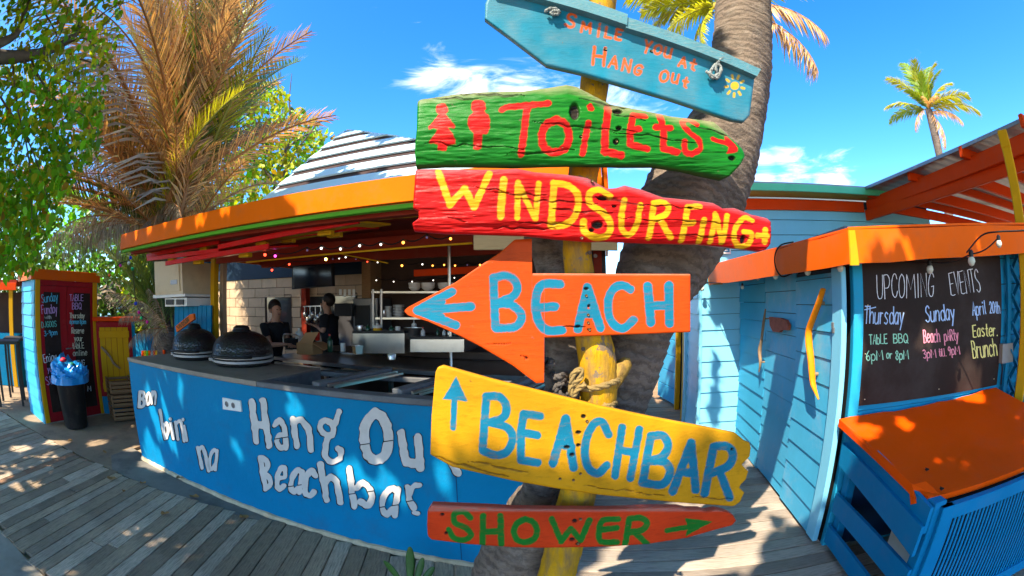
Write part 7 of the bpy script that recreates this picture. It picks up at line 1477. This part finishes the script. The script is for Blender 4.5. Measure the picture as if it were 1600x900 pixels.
# crown of the curved trunk, above the picture
tp_ = PALM_TOP+Vector((.0, .12, 1.0)); MB().tube([PALM_TOP-Vector((0, 0, .05)), PALM_TOP.lerp(tp_, .5)+Vector((.02, 0, 0)), tp_], [.10, .095, .11], 14).build('trunk_top', M_bark, palm)
random.seed(8)
for k in range(22):
    a = k*2.4; e = R_(random.uniform(18, 75)); t_ = tp_+Vector((math.cos(a)*math.cos(e), math.sin(a)*math.cos(e), math.sin(e)))*random.uniform(1.7, 2.3)-Vector((0, 0, .3))
    x, y, an = project(t_); x2, y2, a2 = project(tp_.lerp(t_, .6))
    if (-20 < x < 1620 and y > -40 and an < 1.6) or (-20 < x2 < 1620 and y2 > -60 and a2 < 1.6): continue
    seg = [tp_.lerp(t_, f)+Vector((0, 0, .25*math.sin(math.pi*f))) for f in (.2, .4, .6, .8, 1)]
    if blocks(np.array([tuple(p) for p in seg])).any(): continue
    frond(palm, tp_, t_, 'C' if k % 3 else 'G')
# succulent at the lower edge
sp_ = at_z(648, 925, 0); su = thing('succulent_plant', 'small green paddle leaved plant at the bottom edge in front of the counter', 'plant', sp_)
M_suc = mat('succulent_green', (.055, .13, .025), rough=.4, var=.25, scale=8, bump=.15)
def paddle(x0, y0, x1, y1, w, r):
    a, b = at_r(x0, y0, r), at_r(x1, y1, r+.02); d = b-a; L = d.length; d.normalize(); s = d.cross(Vector((0, 1, 0))).normalized(); n_ = s.cross(d); mb = MB(); W = w/FPX*1.6
    prof = [(0, .35), (.2, .7), (.45, 1), (.7, 1), (.88, .72), (.97, .4), (1, .05)]; vs = []
    for t, q in prof:
        for k in range(8): an = k*math.pi/4; vs.append(a+d*L*t+s*math.cos(an)*W*q+n_*math.sin(an)*W*.28*q+n_*(.03*math.sin(t*2)))
    mb.add(vs, [(i*8+k, i*8+(k+1) % 8, (i+1)*8+(k+1) % 8, (i+1)*8+k) for i in range(6) for k in range(8)]+[tuple(range(8)), tuple(48+k for k in range(8))]); mb.build('leaf', M_suc, su, smooth=True)
rs = math.hypot(sp_.x, sp_.y)
for q in [(640, 912, 639, 857, 11), (630, 915, 598, 880, 9), (648, 915, 660, 874, 9), (655, 918, 678, 888, 9), (640, 922, 612, 900, 8), (650, 922, 690, 905, 8)]: paddle(*q, rs)
# fallen leaves on the deck
M_dry = mat('dry_leaf', (.38, .19, .06), rough=.7, var=.3, scale=30, bump=.3)
random.seed(2)
for x, y, lab in [(175, 748, 'curled brown leaf on the planks, leftmost of the fallen leaves'), (224, 755, 'brown leaf on the plank ends below the concrete strip'), (194, 768, 'tiny yellow leaf on the planks'), (281, 747, 'pale leaf on the concrete strip close to the blue counter'), (303, 777, 'orange leaf at the end of a dark plank'), (381, 808, 'pinkish leaf at the narrow end of the concrete strip'), (258, 803, 'small pink leaf lying on the middle planks'), (164, 707, 'dry leaf on the dirt left of the counter'), (110, 689, 'orange leaf on the sunny dirt in front of the bin')]:
    c = at_z(x, y, .012); o = thing('fallen_leaf', lab, 'leaf', c, 'fallen leaves'); s = .035+.015*random.random() if x != 194 else .02; a = random.uniform(0, 6)
    vs = []; 
    for k in range(9): an = a+k*2*math.pi/9; r = s*(.6+.5*random.random()); vs.append(c+Vector((math.cos(an)*r*1.2, math.sin(an)*r, random.uniform(.0, .02))))
    MB().add([c]+vs, [(0, 1+k, 1+(k+1) % 9) for k in range(9)]).build('blade', M_dry, o)
# clutter at the back of the bar
ur = T_('utensil_rack', 'dark rack of hanging kitchen utensils on the wall behind the man', 'rack', 487, 480, 5.45)
MB().bar3(bp(474, 479, 5.45), bp(503, 478, 5.45), .02, .015).build('rail', M_steel, ur)
for i in range(7):
    x = 476+i*4.2; l = 18+6*((i*5) % 3); MB().bar3(bp(x, 479, 5.44), bp(x+.5, 479+l*.6, 5.44), .012, .012).build('utensil_handle', M_black if i % 2 else M_steel, ur); MB().lathe(bp(x+.5, 479+l*.7, 5.44), [(0, -.05), (.03, -.03), (.035, .02), (.01, .05), (0, .05)], 8).build('utensil_head', M_steel, ur, smooth=True)
for i, (x, y0, y1, w, m, lab) in enumerate([(600, 484, 495, 8, M_steel, 'small steel tin on the lower shelf beside the uprights'), (652, 478, 495.5, 12, M_ceram, 'narrow stack of white cups on the lower shelf'), (668, 482, 495.5, 10, M_gbot, 'dark jar on the lower shelf near the arrow sign'), (612, 508, 520, 9, M_gbot, 'dark green bottle standing right of the white jug'), (622, 510, 520, 8, M_pla, 'pale tub standing right of the dark green bottle'), (575, 506, 520, 8, M_gbot, 'dark bottle on the steel unit left of the white jug'), (563, 508, 520, 10, M_steel, 'steel shaker on the steel unit beside the oven'), (536, 536, 549, 8, M_pla, 'white tub on the work table right of the green bottle'), (612, 553, 562, 14, M_steel, 'shallow steel bowl on the work table'), (488, 516, 531, 9, M_gbot, 'dark bottle behind the cardboard box'), (496, 519, 532, 8, M_rcap, 'red tin behind the cardboard box')]):
    revolve('bottle' if m is M_gbot else ('tub' if m is M_pla else ('tin' if m in (M_steel, M_rcap) else 'cups')), lab, 'container', x, y0, y1, w, 4.95 if y1 < 500 else (4.4 if y1 < 535 else 3.9), m, BOT if m is M_gbot else [(0, 0), (.9, 0), (1, .05), (1, .95), (.95, 1), (0, 1)], 'containers in the bar kitchen')
oc = T_('order_slips', 'white order slips hanging above the steel unit', 'paper', 540, 455, 4.9)
for i in range(4): x = 530+i*7; MB().prism([bp(x, 452, 4.9), bp(x+4, 452, 4.9), bp(x+4, 461+(i % 2)*3, 4.9), bp(x, 461+(i % 2)*3, 4.9)], BAR.w*.003).build('slip', M_white, oc)
# ================================================================ the two people behind the counter
def figure(name, lab, base, joints, edges, shirt, hair_parts, m_sh):
    o = thing(name, lab, 'person', base); off = Vector(base)
    def skin(nm, J, E, m, parent=o):
        ks = list(J); me = bpy.data.meshes.new(nm); me.from_pydata([tuple(J[k][0]-off) for k in ks], [(ks.index(a), ks.index(b)) for a, b in E], []); q = bpy.data.objects.new(nm, me); COL.objects.link(q); q.parent = parent
        me.materials.append(m); md = q.modifiers.new('skin', 'SKIN'); md.use_smooth_shade = True; md.branch_smoothing = .6
        sv = me.skin_vertices[0].data
        for i, k in enumerate(ks): r = J[k][1]; sv[i].radius = r if isinstance(r, tuple) else (r, r); sv[i].use_root = (i == 0)
        s = q.modifiers.new('sub', 'SUBSURF'); s.levels = 2; s.render_levels = 2; return q
    skin('body', joints, edges, M_skin)
    return o
def ellips(nm, c, r, m, par, rot=None, cut=None, seg=16):
    mb = MB(); vs = []; n = 10
    prof = [(math.sin(math.pi*i/n), -math.cos(math.pi*i/n)) for i in range(n+1)]
    mb.lathe(Vector((0, 0, 0)), [(max(a, .001), b) for a, b in prof], seg)
    mb.v = [Vector((v.x*r[0], v.y*r[1], v.z*r[2])) for v in mb.v]
    mb.v = [(rot @ v if rot else v)+Vector(c) for v in mb.v]
    return mb.build(nm, m, par, smooth=True)
def person(lab, b, hx, hy, face, lean, hand_px, hair, sc=1.0, elbow=None):
    # hx, hy: pixel of the middle of the head; face: unit direction of the gaze on the floor plan
    h = bp(hx, hy, b); F = Vector(face).normalized(); Sd = Vector((F.y, -F.x, 0)); Z = Vector((0, 0, 1)); s = sc
    neck = h-Z*.13*s-F*.015; chest = neck-Z*.17*s-F*lean*.25; waist = chest-Z*.26*s-F*lean*.7; hip = waist-Z*.14*s-F*lean*.35
    sh = {k: neck-Z*.075*s+Sd*k*.165*s-F*.02 for k in (-1, 1)}; hands = {k: bp(*hp) for k, hp in hand_px.items()}
    J = {'hip': (hip, (.15*s, .12*s)), 'waist': (waist, (.12*s, .095*s)), 'chest': (chest, (.13*s, .09*s)), 'neckb': (neck-Z*.03, .055*s), 'neck': (neck+Z*.03*s, .05*s), 'jaw': (h-Z*.05*s+F*.02, (.062*s, .07*s)), 'head': (h+Z*.03*s, (.078*s, .09*s)), 'crown': (h+Z*.085*s, (.055*s, .06*s))}
    E = [('hip', 'waist'), ('waist', 'chest'), ('chest', 'neckb'), ('neckb', 'neck'), ('neck', 'jaw'), ('jaw', 'head'), ('head', 'crown')]
    T = {'hip': (hip, (.165*s, .135*s)), 'waist': (waist, (.14*s, .115*s)), 'chest': (chest, (.185*s, .14*s)), 'collar': (neck-Z*.065*s, (.105*s, .085*s))}; TE = [('hip', 'waist'), ('waist', 'chest'), ('chest', 'collar')]
    for k in (-1, 1):
        w = hands[k]; e = (sh[k]+w)/2+(Vector((0, 0, -.12))-F*.05+Sd*k*.03)*s
        J['s%d' % k] = (sh[k], .05*s); J['e%d' % k] = (e, .036*s); J['w%d' % k] = (w, (.026*s, .02*s)); d = (w-e).normalized(); sd = d.cross(Z).normalized()
        J['p%d' % k] = (w+d*.055*s, (.036*s, .016*s)); E += [('neckb', 's%d' % k), ('s%d' % k, 'e%d' % k), ('e%d' % k, 'w%d' % k), ('w%d' % k, 'p%d' % k)]
        for f in range(4):
            q = (f-1.5)*.02*s; l = (.035, .045, .042, .032)[f]*s; J['f%d_%d' % (k, f)] = (w+d*.10*s+sd*q, .0085*s); J['g%d_%d' % (k, f)] = (w+d*(.10*s+l)+sd*q*1.1-Z*.02*s, .007*s); E += [('p%d' % k, 'f%d_%d' % (k, f)), ('f%d_%d' % (k, f), 'g%d_%d' % (k, f))]
        J['t%d' % k] = (w+d*.055*s-sd*k*.045*s-Z*.005, .009*s); J['u%d' % k] = (w+d*.085*s-sd*k*.055*s-Z*.015*s, .008*s); E += [('w%d' % k, 't%d' % k), ('t%d' % k, 'u%d' % k)]
        m1 = sh[k].lerp(e, .62); T['s%d' % k] = (sh[k], .078*s); T['c%d' % k] = (m1, .056*s); TE += [('collar', 's%d' % k), ('s%d' % k, 'c%d' % k)]
        lg = hip+Sd*k*.09*s; J['l%d' % k] = (lg-Z*.08*s, .085*s); kn = lg-Z*.42*s+F*.02; J['k%d' % k] = (kn, .055*s); an = Vector((kn.x, kn.y, .07))-F*.03; J['a%d' % k] = (an, .04*s); J['o%d' % k] = (an+F*.16-Z*.035, .035*s)
        E += [('hip', 'l%d' % k), ('l%d' % k, 'k%d' % k), ('k%d' % k, 'a%d' % k), ('a%d' % k, 'o%d' % k)]
    base = Vector((hip.x, hip.y, -.01)); o = figure('person', lab, base, J, E, (T, TE), None, M_cloth)
    garment = MB(); rings = [(hip-Z*.05*s, .172, .128), (hip, .165, .125), (waist, .145, .115), (chest-Z*.03*s, .168, .128), (chest+Z*.05*s, .182, .122), (neck-Z*.085*s, .185, .100), (neck-Z*.055*s, .150, .088), (neck-Z*.028*s, .088, .074), (neck-Z*.018*s, .066, .064)]
    vs = []
    for (c_, rx, ry) in rings:
        for q in range(20): t_ = 2*math.pi*q/20; k_ = 1+.035*math.sin(q*2.7+c_.z*40); vs.append(c_+Sd*math.cos(t_)*rx*s*k_+F*math.sin(t_)*ry*s*k_)
    garment.add(vs, [(i*20+q, i*20+(q+1) % 20, (i+1)*20+(q+1) % 20, (i+1)*20+q) for i in range(len(rings)-1) for q in range(20)])
    for k in (-1, 1):
        e_ = J['e%d' % k][0]; d_ = sh[k].lerp(e_, .68); garment.tube([neck-Z*.08*s+Sd*k*.08*s, sh[k]-Z*.01, sh[k].lerp(e_, .35), d_], [.07*s, .075*s, .064*s, .066*s], 12, cap=False, jit=.05)
    garment.build('t_shirt', M_cloth, o, smooth=True)
    # trousers
    off = base; PJ = {'hip': (hip-Z*.02, (.16*s, .13*s))}; PE = []
    for k in (-1, 1):
        for nm, r in (('l', .10), ('k', .072), ('a', .062)): PJ['%s%d' % (nm, k)] = (J['%s%d' % (nm, k)][0], r*s)
        PE += [('hip', 'l%d' % k), ('l%d' % k, 'k%d' % k), ('k%d' % k, 'a%d' % k)]
    ks = list(PJ); me = bpy.data.meshes.new('trousers'); me.from_pydata([tuple(PJ[k][0]-off) for k in ks], [(ks.index(a), ks.index(c)) for a, c in PE], []); q = bpy.data.objects.new('trousers', me); COL.objects.link(q); q.parent = o; me.materials.append(M_cloth); q.modifiers.new('skin', 'SKIN')
    for i, k in enumerate(ks): r = PJ[k][1]; me.skin_vertices[0].data[i].radius = r if isinstance(r, tuple) else (r, r); me.skin_vertices[0].data[i].use_root = (i == 0)
    q.modifiers.new('sub', 'SUBSURF').levels = 1
    # face and hair
    rot = Matrix((Sd, F, Z)).transposed(); hc = h+Z*.02*s
    ellips('hair', hc-F*.034*s+Z*.03*s, (.090*s, .096*s, .098*s), M_hair, o, rot)
    if hair == 'bun': ellips('hair_bun', hc-F*.11*s+Z*.06*s, (.045*s, .045*s, .04*s), M_hair, o, rot)
    nz_ = MB(); nz_.lathe(h+F*.098*s-Z*.015*s, [(.001, -.022*s), (.014*s, -.016*s), (.009*s, .012*s), (.001, .03*s)], 8); nz_.build('nose', M_skin, o, smooth=True)
    for k in (-1, 1):
        ellips('eye', h+F*.083*s+Sd*k*.03*s+Z*.012*s, (.011*s, .007*s, .006*s), mat('eye', (.03, .02, .015), rough=.2, bump=0), o, rot, seg=8); ellips('ear', h+Sd*k*.082*s-F*.012*s-Z*.005*s, (.01*s, .018*s, .028*s), M_skin, o, rot, seg=8)
    ellips('mouth', h+F*.084*s-Z*.048*s, (.022*s, .006*s, .006*s), mat('lips', (.35, .10, .08), rough=.5, bump=0), o, rot, seg=8)
    return o
person('woman with tied up dark hair and black t-shirt working behind the grills', 4.25, 431, 485, (BAR.u*.9+BAR.w*.25), .12, {-1: (456, 540, 3.95), 1: (444, 538, 3.95)}, 'bun', .98)
person('short haired man in black t-shirt cooking at the back of the bar', 5.15, 511, 474, (-BAR.u*.95+BAR.w*.15), .03, {-1: (497, 512, 5.0), 1: (490, 508, 5.1)}, 'short', 1.0)
